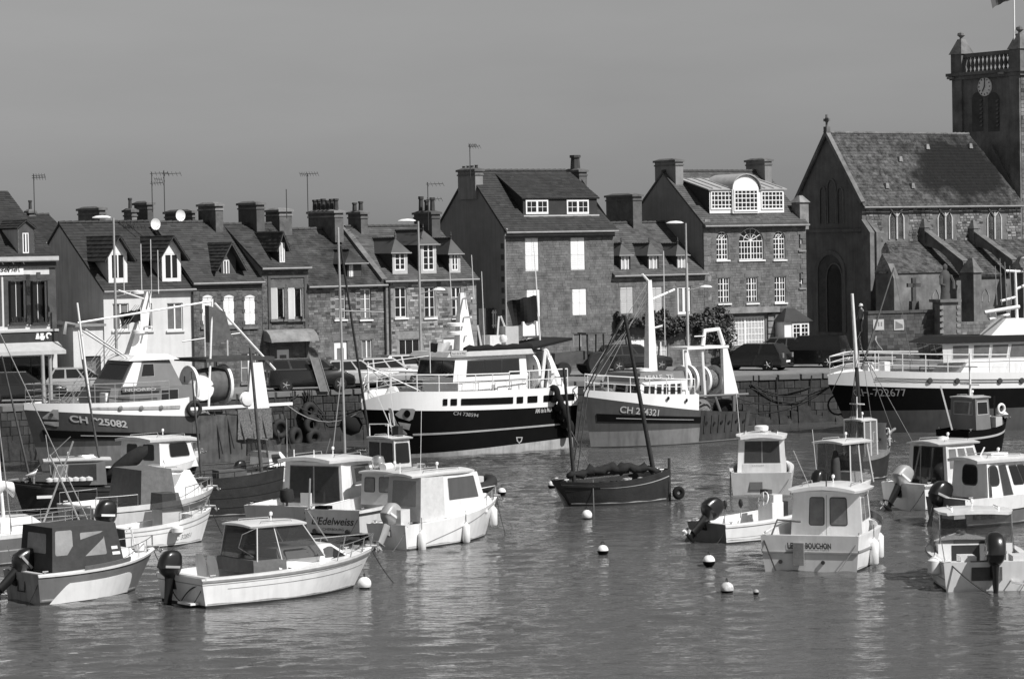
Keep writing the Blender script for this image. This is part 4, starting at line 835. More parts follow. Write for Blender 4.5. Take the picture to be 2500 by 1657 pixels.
lw = House('low_churchyard_wall', 'long low stone wall with railing below the church', 2330, 2640, 782, 770, .4, a=R(20), off=at_d(2200, 800, 168.0), walls='stone_dark', gable='stone', depth=.5, cat='wall')
k = MB(); k.box(-.4, lw.w, 0, .5, -.3, lw.ze); k.build('wall', 'stone', lw.e); m = MB(); courses(m, (0, 0, 0), (1, 0, 0), (0, 0, 1), lw.w, lw.ze, .4, .2, None, .02, .5, n=(0, -1, 0)); stuff(m.build('stone_courses', 'stone', lw.e))
mm = thing('war_memorial', 'stone memorial pillar with a dark statue on top beside the church', 'memorial', at_d(2309, 830, 168.6), R(20)); mm.location.z = HQ
zt_ = at_d(2309, 737, 168.6).z - HQ
k = MB(); k.box(-.55, .55, -.55, .55, 0, zt_); k.box(-.7, .7, -.7, .7, zt_, zt_ + .16); k.box(-.75, .75, -.75, .75, 0, .5); k.build('pedestal', 'stone', mm)
for i in range(8):
    for sg in (-1, 1): k = MB(); z = .55 + i * (zt_ - .6) / 8; k.box(sg * .56 - .12, sg * .56 + .12, -.6, -.5, z, z + .2); k.build('quoin', 'stone_light', mm)
k = MB(); z = zt_ + .16
k.loft([[(math.cos(q) * rx + ox, math.sin(q) * rx * .7, z + h_) for q in [2 * math.pi * i / 8 for i in range(8)]] for h_, rx, ox in ((0, .34, 0), (.5, .3, .02), (1.0, .32, 0), (1.35, .36, -.02), (1.6, .25, 0), (1.72, .11, 0), (1.8, .15, .02), (1.98, .15, .02), (2.08, .04, .02))]); k.tube([(-.3, -.1, z + 1.4), (-.42, -.3, z + .9), (-.2, -.4, z + .8)], .1, 6); k.tube([(.3, -.1, z + 1.4), (.45, -.2, z + 1.0), (.4, -.3, z + .6)], .1, 6); k.build('statue', 'stone_dark', mm, 50)
cr = thing('churchyard_cross', 'dark stone cross rising above the churchyard wall', 'cross', at_d(2232, 800, 169.5), R(20)); cr.location.z = HQ
z0 = at_d(2232, 735, 169.5).z - HQ; z1 = at_d(2232, 678, 169.5).z - HQ
k = MB(); k.hexa([(-.35, -.3, 0), (.35, -.3, 0), (.35, .3, 0), (-.35, .3, 0)], [(-.22, -.2, z0), (.22, -.2, z0), (.22, .2, z0), (-.22, .2, z0)]); k.build('base', 'stone_dark', cr); k = MB(); k.box(-.12, .12, -.1, .1, z0, z1); k.box(-.42, .42, -.1, .1, z1 - .55, z1 - .32); k.build('cross_head', 'stone_dark', cr)
# ------------------------------------------------------------------ boat kit
mat('gelcoat', .80, .32, .07, 2.0, coat=.3, streak=.12); mat('gelcoat_cream', .64, .35, .08, 2, coat=.2, streak=.16); mat('hull_grey', .16, .4, .15, 1.5, coat=.2, streak=.15); mat('hull_blue', .10, .4, .15, 1.5, coat=.2, streak=.15)
mat('hull_black', .004, .6, .3, 2, spec=.12); mat('antifoul', .025, .8, .4, 3); mat('boot_grey', .38, .7, .25, 1.5, streak=.35); mat('rub', .04, .6, .2, 4); mat('rub_grey', .28, .5, .2, 4)
mat('deck', .55, .7, .12, 4, .1); mat('deck_dark', .09, .8, .3, 3, .2); mat('canvas', .045, .85, .2, 5, .3, 9); mat('canvas_grey', .12, .85, .2, 5, .3, 9); mat('canvas_light', .55, .8, .12, 4, .4, 5); mat('plastic_black', .012, .28, .15, 5, coat=.4); mat('plastic_grey', .33, .35, .12, 5, coat=.3); mat('prop_white', .8, .4, .05, 5)
mat('chrome', .75, .22, .05, 5, metal=.9); mat('rope', .22, .9, .3, 20); mat('rope_dark', .035, .9, .3, 20); mat('rubber', .018, .8, .3, 8, .3); mat('fender', .78, .4, .06, 5); mat('timber_black', .022, .6, .4, 3, .3); mat('spar', .07, .6, .4, 4, .2); mat('spar_white', .78, .4, .08, 4); mat('net', .14, .95, .6, 14, .8, 30); mat('sailcover', .7, .85, .12, 4, .6, 6); mat('sail_dark', .012, .9, .4, 6, .6, 9); mat('wood_deck', .18, .7, .35, 4, .2)
def tint_glass(name, v, a):
    m = bpy.data.materials.new(name); m.use_nodes = True; t = m.node_tree; b = t.nodes['Principled BSDF']; b.inputs['Base Color'].default_value = (v, v, v, 1); b.inputs['Roughness'].default_value = .05
    tr = t.nodes.new('ShaderNodeBsdfTransparent'); tr.inputs[0].default_value = (.8, .8, .8, 1); mx = t.nodes.new('ShaderNodeMixShader'); mx.inputs[0].default_value = a
    t.links.new(tr.outputs[0], mx.inputs[1]); t.links.new(b.outputs[0], mx.inputs[2]); t.links.new(mx.outputs[0], t.nodes['Material Output'].inputs[0]); MATS[name] = m
mat('vinyl_pane', .3, .2, .25, 2); tint_glass('clear', .1, .35); tint_glass('smoked', .04, .62); tint_glass('vinyl', .4, .35)
AFLOAT = []
class Hull:
    def __init__(s, L, B, fs, fb, tr=.86, tm=.42, e=2.3, rake=.13, trake=.03, flare=.9, wl=.82, ew=1.55, zk=-.3, sheer=2.0, dip=0.0, trw=None, rq=1.0):
        s.__dict__.update(locals()); s.trw = trw if trw is not None else min(1.12, tr * 1.1)
    def zs(s, t): return s.fs + (s.fb - s.fs) * max(t, 0) ** s.sheer - s.dip * math.sin(math.pi * min(max(t, 0), 1))
    def _pl(s, t, tr, e):
        t = min(max(t, 0), 1)
        if t < s.tm: return lerp(tr, 1, math.sin(math.pi / 2 * t / s.tm))
        return max(0.0, 1 - ((t - s.tm) / (1 - s.tm)) ** e)
    def b(s, t, k):
        k = max(k, 0); return s.B / 2 * lerp(s._pl(t, s.trw, s.ew) * s.wl, s._pl(t, s.tr, s.e), k ** s.flare)
    def x(s, t, k): return lerp(-s.L / 2 - s.trake * s.L * (k - .5), s.L / 2 - s.rake * s.L * max(1 - k, 0) ** s.rq, t)
    def pt(s, t, k, side=1, off=0.0):
        p = Vector((s.x(t, k), side * s.b(t, k), s.zk + (s.zs(t) - s.zk) * k))
        if off: p += s.nrm(t, k, side) * off
        return p
    def nrm(s, t, k, side):
        a = s.pt(t + .004, k, side) - s.pt(t - .004, k, side); c = s.pt(t, k + .01, side) - s.pt(t, k - .01, side); n = a.cross(c)
        if n.length < 1e-9: return Vector((1, 0, 0))
        n.normalize(); return n if n.y * side > 0 else -n
    def kz(s, t, z): return (z - s.zk) / (s.zs(t) - s.zk)
    def shell(s, parent, bands, nt=26, sub=3, name='hull', transom=None):
        """bands: list of (boundary, material) bottom to top; boundary is k, or ('z', height)"""
        AFLOAT.append((parent, s)); mats = []; rows = [(lambda t: 0.0)]; rm = []; prev = lambda t: 0.0
        for bd, m in bands:
            f = (lambda t, z=bd[1]: min(.98, s.kz(t, z))) if isinstance(bd, tuple) else (bd if callable(bd) else (lambda t, k=bd: k))
            if m not in mats: mats.append(m)
            for i in range(1, sub + 1): rows.append(lambda t, a=prev, c=f, q=i / sub: lerp(a(t), c(t), q)); rm.append(mats.index(m))
            prev = f
        mb = MB(); ts = [1 - (1 - i / nt) ** 1.35 for i in range(nt + 1)]
        for side in (1, -1):
            mb.loft([[s.pt(t, r(t), side) for r in rows] for t in ts], closed=False, mrow=lambda i, j: rm[j])
        tm = mats.index(transom) if transom in mats else None
        if transom and tm is None: mats.append(transom); tm = len(mats) - 1
        for j in range(len(rows) - 1):
            k0, k1 = rows[j](0), rows[j + 1](0); mb.quad(s.pt(0, k0, 1), s.pt(0, k0, -1), s.pt(0, k1, -1), s.pt(0, k1, 1), rm[j] if tm is None else tm)
        o = mb.build(name, mats, parent, 32, fix=True); return o
    def strip(s, parent, name, m, k0, k1, t0=0.0, t1=1.0, off=.015, th=.0, n=30, sides=(1, -1)):
        fk0 = k0 if callable(k0) else (lambda t: k0); fk1 = k1 if callable(k1) else (lambda t: k1); o = None
        for side in sides:
            mb = MB(); secs = []
            for i in range(n + 1):
                t = lerp(t0, t1, i / n); a = s.pt(t, fk0(t), side); c = s.pt(t, fk1(t), side); nn = s.nrm(min(t, .985), fk0(t), side) * off; secs.append([a + nn, c + nn, c - nn * .3, a - nn * .3])
            mb.loft(secs); o = mb.build(name, m, parent, 40)
        return o
    def deckplate(s, parent, m, t0, t1, k=.985, crown=.05, name='deck', inset=.0, n=16):
        mb = MB(); secs = []
        for i in range(n + 1):
            t = lerp(t0, t1, i / n); a = s.pt(t, k, 1); b = s.b(t, k) - inset; secs.append([Vector((a.x, b * q, a.z + crown * (1 - q * q))) for q in (-1, -.5, 0, .5, 1)])
        mb.loft(secs, closed=False); return mb.build(name, m, parent, 40)
    def well(s, parent, t0, t1, depth, m_in, m_sole, gun=.12, m_gun='gelcoat'):
        """open cockpit: gunwale strips, inner faces and sole"""
        mb = MB(); n = 14; L_, R_ = [], []
        for i in range(n + 1):
            t = lerp(t0, t1, i / n); p = s.pt(t, .99, 1); b = s.b(t, .99)
            L_.append([Vector((p.x, b, p.z)), Vector((p.x, max(b - gun, .02), p.z + .012)), Vector((p.x, max(b - gun - .03, .015), p.z - depth))])
        mb.loft(L_, closed=False); mb.loft([[Vector((q.x, -q.y, q.z)) for q in g] for g in L_], closed=False)
        for i in (0, n):
            g = L_[i]; mb.quad(g[1], g[2], Vector((g[2].x, -g[2].y, g[2].z)), Vector((g[1].x, -g[1].y, g[1].z)))
        g = L_[0]; xx = g[0].x; mb.quad(g[0] + Vector((-.0, 0, .004)), g[1] + Vector((gun, 0, .0)), Vector((g[1].x + gun, -g[1].y, g[1].z)), Vector((g[0].x, -g[0].y, g[0].z + .004)))
        o = mb.build('cockpit', m_in, parent, 30); f = MB()
        f.loft([[g[2], Vector((g[2].x, -g[2].y, g[2].z))] for g in L_], closed=False); f.build('sole', m_sole, o); return o
    def rail(s, parent, t0, t1, h, n=5, r=.013, inset=.05, m='chrome', name='bow_rail', close=True, mid=False, k=.99, sides=(1, -1), lean=0.0):
        mb = MB(); N = 14
        def P(t, side, dz): p = s.pt(t, k, side); return Vector((p.x + lean * dz, side * max(abs(p.y) - inset, .0), p.z + dz))
        for lev in ([h, h * .5] if mid else [h]):
            A = [P(lerp(t0, t1, i / N), 1, lev) for i in range(N + 1)]; Bq = [P(lerp(t0, t1, i / N), -1, lev) for i in range(N + 1)]
            if close and t1 > .9: mb.tube(A + list(reversed(Bq)), r, 5)
            else:
                if 1 in sides: mb.tube(A, r, 5)
                if -1 in sides: mb.tube(Bq, r, 5)
        for i in range(n):
            t = lerp(t0, t1, i / (n - 1)) if n > 1 else t0
            for side in sides: mb.tube([P(t, side, 0), P(t, side, h)], r * .9, 5)
        return mb.build(name, m, parent, 50)
def panel(parent, name, q, u0, u1, v0, v1, m, off=.008, th=.012, rnd=.0, frame=None, fw=.035):
    """a flat pane laid on face q (bl, br, tr, tl); with an optional frame behind it"""
    q = [Vector(p) for p in q]; nn = (q[1] - q[0]).cross(q[3] - q[0]).normalized()
    def P(u, v): return lerp(lerp(q[0], q[1], u), lerp(q[3], q[2], u), v)
    W_, H_ = (q[1] - q[0]).length, (q[3] - q[0]).length
    def outline(e):
        a, b, c, d = u0 - e / W_, u1 + e / W_, v0 - e / H_, v1 + e / H_
        if rnd <= 0: return [P(a, c), P(b, c), P(b, d), P(a, d)]
        rx, ry = (rnd + e) / W_, (rnd + e) / H_; out = []
        for cx, cy, a0 in ((b - rx, c + ry, -90), (b - rx, d - ry, 0), (a + rx, d - ry, 90), (a + rx, c + ry, 180)):
            for i in range(4): an = R(a0 + i * 30); out.append(P(cx + rx * math.cos(an), cy + ry * math.sin(an)))
        return out
    mb = MB(); mb.slab([p + nn * (off + (.006 if frame else 0)) for p in outline(0)], th, 0, nn)
    if frame:
        fb = MB(); fb.slab([p + nn * off for p in outline(fw)], th, 0, nn); fo = fb.build(name + '_frame', frame, parent)
    return mb.build(name, m, parent)
def cabin_box(parent, x0, x1, w0, z0, z1, w1=None, rf=.25, rb=.0, m='gelcoat', name='cabin', w0f=None, w1f=None):
    """trunk with raked front; returns object and its face quads"""
    w1 = w1 if w1 is not None else w0 - .06; w0f = w0f or w0; w1f = w1f or w1
    b = [(x0, -w0, z0), (x1, -w0f, z0), (x1, w0f, z0), (x0, w0, z0)]; t = [(x0 + rb, -w1, z1), (x1 - rf, -w1f, z1), (x1 - rf, w1f, z1), (x0 + rb, w1, z1)]
    mb = MB(); mb.hexa(b, t); o = mb.build(name, m, parent)
    return o, {'S': [b[0], b[1], t[1], t[0]], 'P': [b[2], b[3], t[3], t[2]], 'F': [b[1], b[2], t[2], t[1]], 'A': [b[3], b[0], t[0], t[3]], 'T': t}
def roof_cap(parent, x0, x1, w, z, crown=.07, th=.06, m='gelcoat', taper=1.0, name='roof', droop=.0):
    mb = MB(); secs = []; n = 10
    for i in range(n + 1):
        q = i / n; x = lerp(x0, x1, q); e = 1 - .18 * max(0, (abs(q - .5) * 2)) ** 4; ww = w * lerp(1, taper, q) * e; zz = z - droop * q * q + .02 * (1 - (2 * q - 1) ** 2)
        top = [Vector((x, ww * y, zz + th + crown * (1 - y * y))) for y in (-1, -.8, -.4, 0, .4, .8, 1)]; bot = [Vector((x, ww * y * .97, zz + crown * .7 * (1 - y * y))) for y in (1, .5, 0, -.5, -1)]; secs.append(top + bot)
    mb.loft(secs); return mb.build(name, m, parent, 45)
def outboard(parent, x, z, tilt=0.0, cowl='plastic_black', leg='plastic_black', size=1.0, y=0.0, prop='chrome', steer=0.0, stripe=None):
    """outboard motor hung on the transom; x aft is negative"""
    mb = MB(); secs = []
    for zz, xa, xb, w in ((-.04, -.18, .06, .10), (.05, -.30, .15, .16), (.12, -.36, .18, .185), (.19, -.39, .20, .20), (.20, -.40, .205, .21), (.38, -.38, .21, .205), (.52, -.32, .20, .19), (.61, -.24, .15, .16), (.66, -.13, .07, .1), (.67, -.08, .0, .03)):
        cx, rx = (xa + xb) / 2 - .1, (xb - xa) / 2; secs.append([Vector((cx + rx * (abs(math.cos(a)) ** .55) * math.copysign(1, math.cos(a)), w * (abs(math.sin(a)) ** .55) * math.copysign(1, math.sin(a)), zz + .22)) for a in [2 * math.pi * i / 14 for i in range(14)]])
    mb.loft(secs); o = mb.build('outboard_motor', cowl, parent, 38); o.location = (x, y, z); o.rotation_euler = (0, tilt, steer); o.scale = (size,) * 3
    l = MB(); l.loft([[Vector((cx + rx * math.cos(a), w * math.sin(a), zz)) for a in [2 * math.pi * i / 10 for i in range(10)]] for zz, cx, rx, w in ((.24, -.16, .16, .1), (.05, -.16, .14, .085), (-.3, -.17, .12, .06), (-.5, -.18, .11, .04), (-.56, -.19, .14, .035))])
    l.box(-.42, -.06, -.1, .1, -.46, -.445); l.loft([[Vector((xx, r * math.cos(a), -.6 + r * math.sin(a))) for a in [2 * math.pi * i / 8 for i in range(8)]] for xx, r in ((.02, .02), (-.05, .05), (-.25, .06), (-.36, .045))]); l.slab([(-.08, .01, -.64), (-.28, .01, -.64), (-.26, .01, -.8), (-.2, .01, -.8)], .02, 0, (0, 1, 0)); l.box(-.06, .06, -.09, .09, -.1, .16); l.build('motor_leg', leg, o, 40)
    p = MB()
    for i in range(3):
        a = 2 * math.pi * i / 3 + .5; c_, s_ = math.cos(a), math.sin(a); p.slab([(-.38, c_ * .04, -.6 + s_ * .04), (-.36, c_ * .12 - s_ * .09, -.6 + s_ * .12 + c_ * .09), (-.40, c_ * .19, -.6 + s_ * .19), (-.43, c_ * .12 + s_ * .06, -.6 + s_ * .12 - c_ * .06)], .014, 0, (1, 0, 0))
    p.lathe([(.045, -.36), (.04, -.46), (.0, -.48)], (0, 0, -.6), 8, axis='X'); p.build('propeller', prop, o)
    if stripe: s_ = MB(); s_.box(-.42, -.0, -.212, .212, .44, .5); s_.build('motor_badge', stripe, o)
    return o
def boat(name, label, px, py, th, L, cat='boat', group=None, roll=0.0, trim=0.0):
    p = at_z(px, py, 0.0); e = thing(name, label, cat, p, R(th), group); e.rotation_euler = (roll, trim, R(th)); return e
def bworld(e, p):
    return Matrix.Translation(e.location) @ e.rotation_euler.to_matrix().to_4x4() @ Vector(p)
def fender_at(e, p, label, h=.5, r=.095):
    o = MB(); o.lathe([(.0, -h / 2 - .02), (r * .5, -h / 2), (r, -h / 2 + .08), (r, h / 2 - .08), (r * .5, h / 2), (.03, h / 2 + .03), (.03, h / 2 + .07)], (0, 0, 0), 12); q = bworld(e, p)
    f = thing('fender', label, 'fender', (q.x, q.y, q.z), 0, 'fenders hanging from the moored boats'); o.build('fender_body', 'fender', f, 50)
    k = MB(); k.tube([(0, 0, h / 2 + .05), (0, 0, h / 2 + .45)], .012, 5); k.build('fender_rope', 'rope_dark', f); return f
def mast(parent, base, top, r=.05, m='spar', r2=None, name='mast'):
    mb = MB(); mb.tube([base, top], r, 8, r2=r2 if r2 is not None else r * .6); return mb.build(name, m, parent, 50)
def line(parent, pts, r=.012, m='rope', name='rope'):
    mb = MB(); mb.tube(pts, r, 4); return mb.build(name, m, parent)
def sag(a, b, d, n=8):
    a, b = Vector(a), Vector(b); return [lerp(a, b, i / n) - Vector((0, 0, d * 4 * (i / n) * (1 - i / n))) for i in range(n + 1)]
def mooring(e, h, ln=2.2, drop=None):     # bow line running down to the water
    p = h.pt(.995, .97, 1); line(e, sag((p.x, 0, p.z), (p.x + ln * .55, .1, -.25), .12), .014, 'rope_dark', 'mooring_line')

def proj(p):
    v = MROT.transposed() @ (Vector(p) - CP); return 1250 - FPX * v.x / v.z, 828.5 + FPX * v.y / v.z
def hull_inv(e, h, px, py, side=1):
    """station and height on the hull side that stand where the photograph shows the mark"""
    z = h.fs * .6; t = .5
    for _ in range(10):
        lo, hi = -.02, .99
        f = lambda q: proj(bworld(e, h.pt(q, h.kz(q, z), side)))[0] - px
        up = f(hi) > f(lo)
        for _ in range(26):
            t = (lo + hi) / 2
            if (f(t) > 0) == up: hi = t
            else: lo = t
        p = bworld(e, h.pt(t, h.kz(t, z), side)); z += (proj(p)[1] - py) * p.y / FPX; z = min(max(z, h.zk + .1), h.zs(t) + .1)
    return t, z
# ------------------------------------------------------------------ small boats on the moorings
def fit(name, label, xp, xs, xb, y, th, L=None, cat='boat', tr=.88, group='small boats on harbour moorings', trim=0.0):
    """place a boat from its two transom corners, bow and waterline"""
    xt = (xp + xs) / 2; xm = (xt + (xb if xb else xt)) / 2; p = at_z(xm, y, 0.0); s = FPX / p.y
    B = (xs - xp) / (s * math.sin(R(th)) * tr); L_ = L or (xb - xt) / (s * math.cos(R(th)))
    if L: p = at_z(xt, y, 0.0) + Vector((math.cos(R(th)), math.sin(R(th)), 0)) * (L / 2 - .2)
    e = thing(name, label, cat, p, R(th), group); e.rotation_euler = (0, trim, R(th)); return e, L_, B
# B: white cuddy boat numbered 530
e, L, B = fit('cuddy_boat', 'white cuddy cabin boat numbered 530 with grey windscreen canopy', 398, 527, 905, 1451, 36)
h = Hull(L, B, .82, 1.12, tr=.88, rake=.14, flare=.75, wl=.86); X = lambda f: -L / 2 + f * L
h.shell(e, [(('z', .07), 'antifoul'), (.82, 'gelcoat'), (.845, 'rub_grey'), (.93, 'gelcoat'), (1, 'gelcoat')])
h.strip(e, 'rub_rail', 'rub_grey', .9, .95, 0, .99, .03)
h.strip(e, 'moulding_line', 'rub_grey', .70, .715, .12, .96, .006, sides=(-1,))
h.deckplate(e, 'gelcoat', .46, 1.0, .985, .06); h.well(e, .03, .48, .5, 'gelcoat', 'deck', .2)
cz = .95; cb, q = cabin_box(e, X(.40), X(.86), B * .36, cz - .1, 1.42, B * .3, 1.0, 0.0, w0f=B * .2, w1f=B * .24)
panel(cb, 'cabin_window', q['S'], .12, .93, .3, .86, 'smoked', rnd=.05, frame='rub'); panel(cb, 'cabin_panel', q['S'], .13, .62, .34, .82, 'gelcoat', .022, rnd=.02); panel(cb, 'cabin_window', q['P'], .12, .9, .3, .85, 'smoked', rnd=.05)
qq = [Vector(p) for p in q['S']]
lettering('number_lettering', '530', lambda x, y: lerp(lerp(qq[0], qq[1], .46 + .14 * x), lerp(qq[3], qq[2], .46 + .14 * x), .45 + .26 * y) + Vector((0, -.03, .0)), 'rub', cb, bold=.02)
ws, q = cabin_box(e, X(.29), X(.64), B * .35, 1.12, 2.05, B * .3, .62, .1, 'smoked', 'windscreen')
for a, b in (('S', 'P'),):
    for sd in 'SP':
        for u in (0.0, .36, 1.0): fr = MB(); p0, p1 = lerp(Vector(q[sd][0]), Vector(q[sd][1]), u), lerp(Vector(q[sd][3]), Vector(q[sd][2]), u); fr.tube([p0, p1], .022, 5); fr.build('screen_frame', 'gelcoat_cream', ws)
dk, q2 = cabin_box(e, X(.27), X(.44), B * .355, .78, 1.16, B * .35, .0, .0, 'canvas_grey', 'side_curtain')
roof_cap(e, X(.28), X(.57), B * .34, 2.04, .05, .05)
line(e, [(X(.3), -B * .3, 1.2), (X(.21), -B * .3, 1.55), (X(.23), -B * .3, 1.9), (X(.3), -B * .3, 2.04)], .012, 'chrome', 'canopy_hoop')
for yy in (-.35, .3):
    k = MB(); k.loft([[Vector((X(.13) + dx, yy + w * cy, .55 + zz)) for cy in (-1, -.6, .6, 1)] for dx, w, zz in ((0, .24, 0), (-.03, .26, .3), (-.08, .24, .62), (-.1, .16, .78))], closed=False); k.loft([[Vector((X(.13) + dx + .05, yy + w * cy, .55 + zz)) for cy in (-1, -.6, .6, 1)] for dx, w, zz in ((0, .24, 0), (-.03, .26, .3), (-.08, .24, .62), (-.1, .16, .78))], closed=False); k.box(X(.13), X(.2), yy - .24, yy + .24, .5, .62); k.build('seat', 'gelcoat_cream', e, 60)
outboard(e, X(.0) - .02, .52, .1, size=1.1, y=.35, stripe='plastic_grey'); h.rail(e, .7, .985, .42, 4, .016, lean=.25)
k = MB(); k.box(X(0) - .28, X(0) - .02, -B * .33, -B * .08, .08, .14); k.build('swim_platform', 'gelcoat', e)
line(e, sag((X(0) - .03, B * .3, .85), (X(0) - .1, -.1, .1), .15), .02, 'rope_dark'); line(e, sag((X(0) - .03, -B * .36, .6), (X(0) - .1, -.1, .1), -.12), .02, 'rope_dark')
mooring(e, h, 2.0)
# A: half-decked boat with dark canopy
e, L, B = fit('canopied_boat', 'half decked boat with dark canvas wheelhouse and tilted outboard', 20, 130, 366, 1451, 38)
h = Hull(L, B, .84, 1.2, tr=.86, rake=.2, flare=.8, wl=.8); X = lambda f: -L / 2 + f * L
h.shell(e, [(('z', .05), 'antifoul'), (.93, 'hull_grey'), (1, 'gelcoat')], transom='boot_grey'); h.strip(e, 'rub_rail', 'gelcoat', .93, .985, 0, .995, .035)
h.strip(e, 'hull_panel', 'gelcoat', lambda t: .22 + .04 * math.sin(t * 3), lambda t: .22 + min(.5, 3.4 * (t - .07)) * (1 if t < .66 else max(0, 1 - ((t - .66) / .19) ** 4)), .07, .85, .008, sides=(-1,))
h.deckplate(e, 'gelcoat', .62, 1.0, .985, .06); h.well(e, .03, .64, .45, 'gelcoat', 'deck', .16); h.strip(e, 'wash_board', 'canvas_grey', 1.0, 1.09, .32, .68, .02, sides=(-1, 1))
cv, q = cabin_box(e, X(.1), X(.66), B * .4, .86, 2.1, B * .36, .28, .08, 'canvas', 'canvas_wheelhouse', w0f=B * .34, w1f=B * .33)
panel(cv, 'clear_window', q['S'], .04, .3, .36, .92, 'vinyl_pane', rnd=.06); panel(cv, 'clear_window', q['S'], .42, .78, .3, .84, 'vinyl_pane', rnd=.05); panel(cv, 'clear_window', q['A'], .2, .8, .4, .85, 'vinyl_pane', rnd=.05); panel(cv, 'clear_window', q['F'], .1, .9, .2, .85, 'vinyl_pane', rnd=.05)
panel(cv, 'maker_label', q['S'], .86, .95, .4, .47, 'paint_white'); panel(cv, 'maker_label', q['S'], .86, .97, .27, .34, 'paint_white')
cf, q = cabin_box(e, X(.5), X(.82), B * .3, 1.0, 1.3, B * .27, .3, 0, 'gelcoat', 'cuddy', w0f=B * .2, w1f=B * .2)
outboard(e, X(0) - .02, .55, R(48), size=1.15, y=.35, prop='prop_white', stripe='plastic_grey'); h.rail(e, .68, .985, .38, 4, .013)
line(e, [(X(.84), -.1, 1.2), (X(.8), -.15, 1.8)], .03, 'spar_white', 'post'); k = MB(); k.lathe([(.14, -.1), (.16, 0), (.14, .1), (.0, .16)], (X(.86), -.2, 1.26), 10); k.build('anchor_ball', 'gelcoat', e, 50)
line(e, [(X(0) - .03, -.2, .6), (X(0) - .05, -.2, .3), (X(0) - .05, .2, .3), (X(0) - .03, .2, .6)], .02, 'iron', 'boarding_ladder'); mooring(e, h, 1.6)
line(e, [(X(.05), B * .4, .9), (X(.02), B * .42, 1.5)], .014, 'chrome', 'rod_holder')
# C: open boat with glass top, stern to camera
e, L, B = fit('hardtop_boat', 'white open boat with windscreen top and black outboard at its stern', 2306, 2520, None, 1440, 90, 5.4)
h = Hull(L, B, .82, 1.1, tr=.92, rake=.15, flare=.7); X = lambda f: -L / 2 + f * L
h.shell(e, [(('z', .06), 'antifoul'), (.55, 'gelcoat_cream'), (.59, 'rub_grey'), (1, 'gelcoat')], transom='gelcoat'); h.strip(e, 'rub_rail', 'rub_grey', .93, .97, 0, .99, .03)
h.deckplate(e, 'gelcoat', .6, 1, .985, .05); h.well(e, .03, .62, .5, 'gelcoat', 'deck', .22)
k = MB(); k.box(X(0) - .06, X(.05), -.35, .5, .3, .83); k.build('motor_well', 'deck_dark', e)
cv, q = cabin_box(e, X(.4), X(.72), B * .4, .8, 1.95, B * .36, .35, .05, 'clear', 'windscreen'); roof_cap(e, X(.34), X(.66), B * .39, 1.93, .05, .08)
panel(cv, 'cabin_entrance', q['A'], .2, .62, .0, .36, 'paint_dark', .02); k = MB(); k.box(X(.38), X(.45), -B * .36, B * .4, .5, 1.1); k.build('bulkhead', 'gelcoat', e); panel(e, 'cabin_door', [(X(.38), B * .4, .5), (X(.38), -B * .36, .5), (X(.38), -B * .36, 1.1), (X(.38), B * .4, 1.1)], .18, .56, .1, .95, 'paint_dark', .01)
for yy in (-B * .37, B * .37): line(e, [(X(.4), yy, .85), (X(.42), yy, 1.95)], .025, 'chrome', 'top_post')
k = MB(); k.box(X(.3), X(.38), -.75, -.25, .5, 1.35); k.build('helm_console', 'deck_dark', e); k = MB(); k.lathe([(.16, 0), (.19, .02), (.16, .04)], (X(.29), -.5, 1.25), 12, axis='X'); k.build('steering_wheel', 'rub', e)
outboard(e, X(0) - .08, .5, .04, size=1.3, y=-.12, stripe='plastic_grey')
for yy in (.55, -.9): k = MB(); k.box(X(.02), X(.16), yy - .22, yy + .22, .55, .95); k.build('stern_seat', 'gelcoat', e)
line(e, sag((X(0), B * .4, .8), (X(0) - 1.0, -.1, -.1), .1), .02, 'rope_dark'); line(e, [(X(.06), B * .43, .85), (X(.05), B * .46, 1.35)], .014, 'chrome', 'rod_holder'); line(e, [(X(.0), -.6, .3), (X(0) - .15, -.6, .25), (X(0) - .15, -.9, .2)], .03, 'chrome', 'boarding_ladder')
fender_at(e, (X(.1), B * .52, .65), 'grey white round fender on the side of the glass topped boat', .5, .2)
# D: cabin boat, stern to camera
e, L, B = fit('cabin_boat', 'white cabin boat named Le Bouchon with two dark door windows', 1872, 2093, None, 1392, 70, 4.9)
h = Hull(L, B, 1.06, 1.35, tr=.92, rake=.15, flare=.7); X = lambda f: -L / 2 + f * L
h.shell(e, [(('z', .06), 'antifoul'), (.62, 'gelcoat'), (.66, 'rub_grey'), (1, 'gelcoat')], transom='gelcoat'); h.strip(e, 'rub_rail', 'rub_grey', .64, .69, 0, .99, .03)
k = MB(); zt = h.zs(0); k.box(X(0) - .05, X(0) + .02, -B * .45, B * .45, .53, .58); k.build('transom_rail', 'rub_grey', e)
h.deckplate(e, 'gelcoat', .72, 1, .985, .05); h.well(e, .03, .74, .5, 'gelcoat', 'deck', .14); h.strip(e, 'side_net', 'canvas_grey', .99, 1.12, .55, .86, .02, sides=(-1,))
cb, q = cabin_box(e, X(.42), X(.82), B * .345, .7, 2.2, B * .315, .35, .06, 'gelcoat', w0f=B * .3, w1f=B * .28)
panel(cb, 'door_window', q['A'], .26, .46, .32, .86, 'glass_lit', rnd=.05, frame='rub', fw=.03); panel(cb, 'door_window', q['A'], .56, .79, .32, .86, 'glass_lit', rnd=.05, frame='rub', fw=.03); panel(cb, 'door_seam', q['A'], .498, .504, .06, .92, 'rub_grey', .004, .006); panel(cb, 'door_panel', q['A'], .22, .46, .05, .22, 'gelcoat', .006)
panel(cb, 'side_window', q['S'], .12, .4, .4, .85, 'glass_lit', rnd=.05, frame='rub_grey', fw=.03); panel(cb, 'side_window', q['S'], .48, .86, .4, .85, 'glass_lit', rnd=.05, frame='rub_grey', fw=.03); panel(cb, 'front_window', q['F'], .1, .9, .4, .85, 'glass')
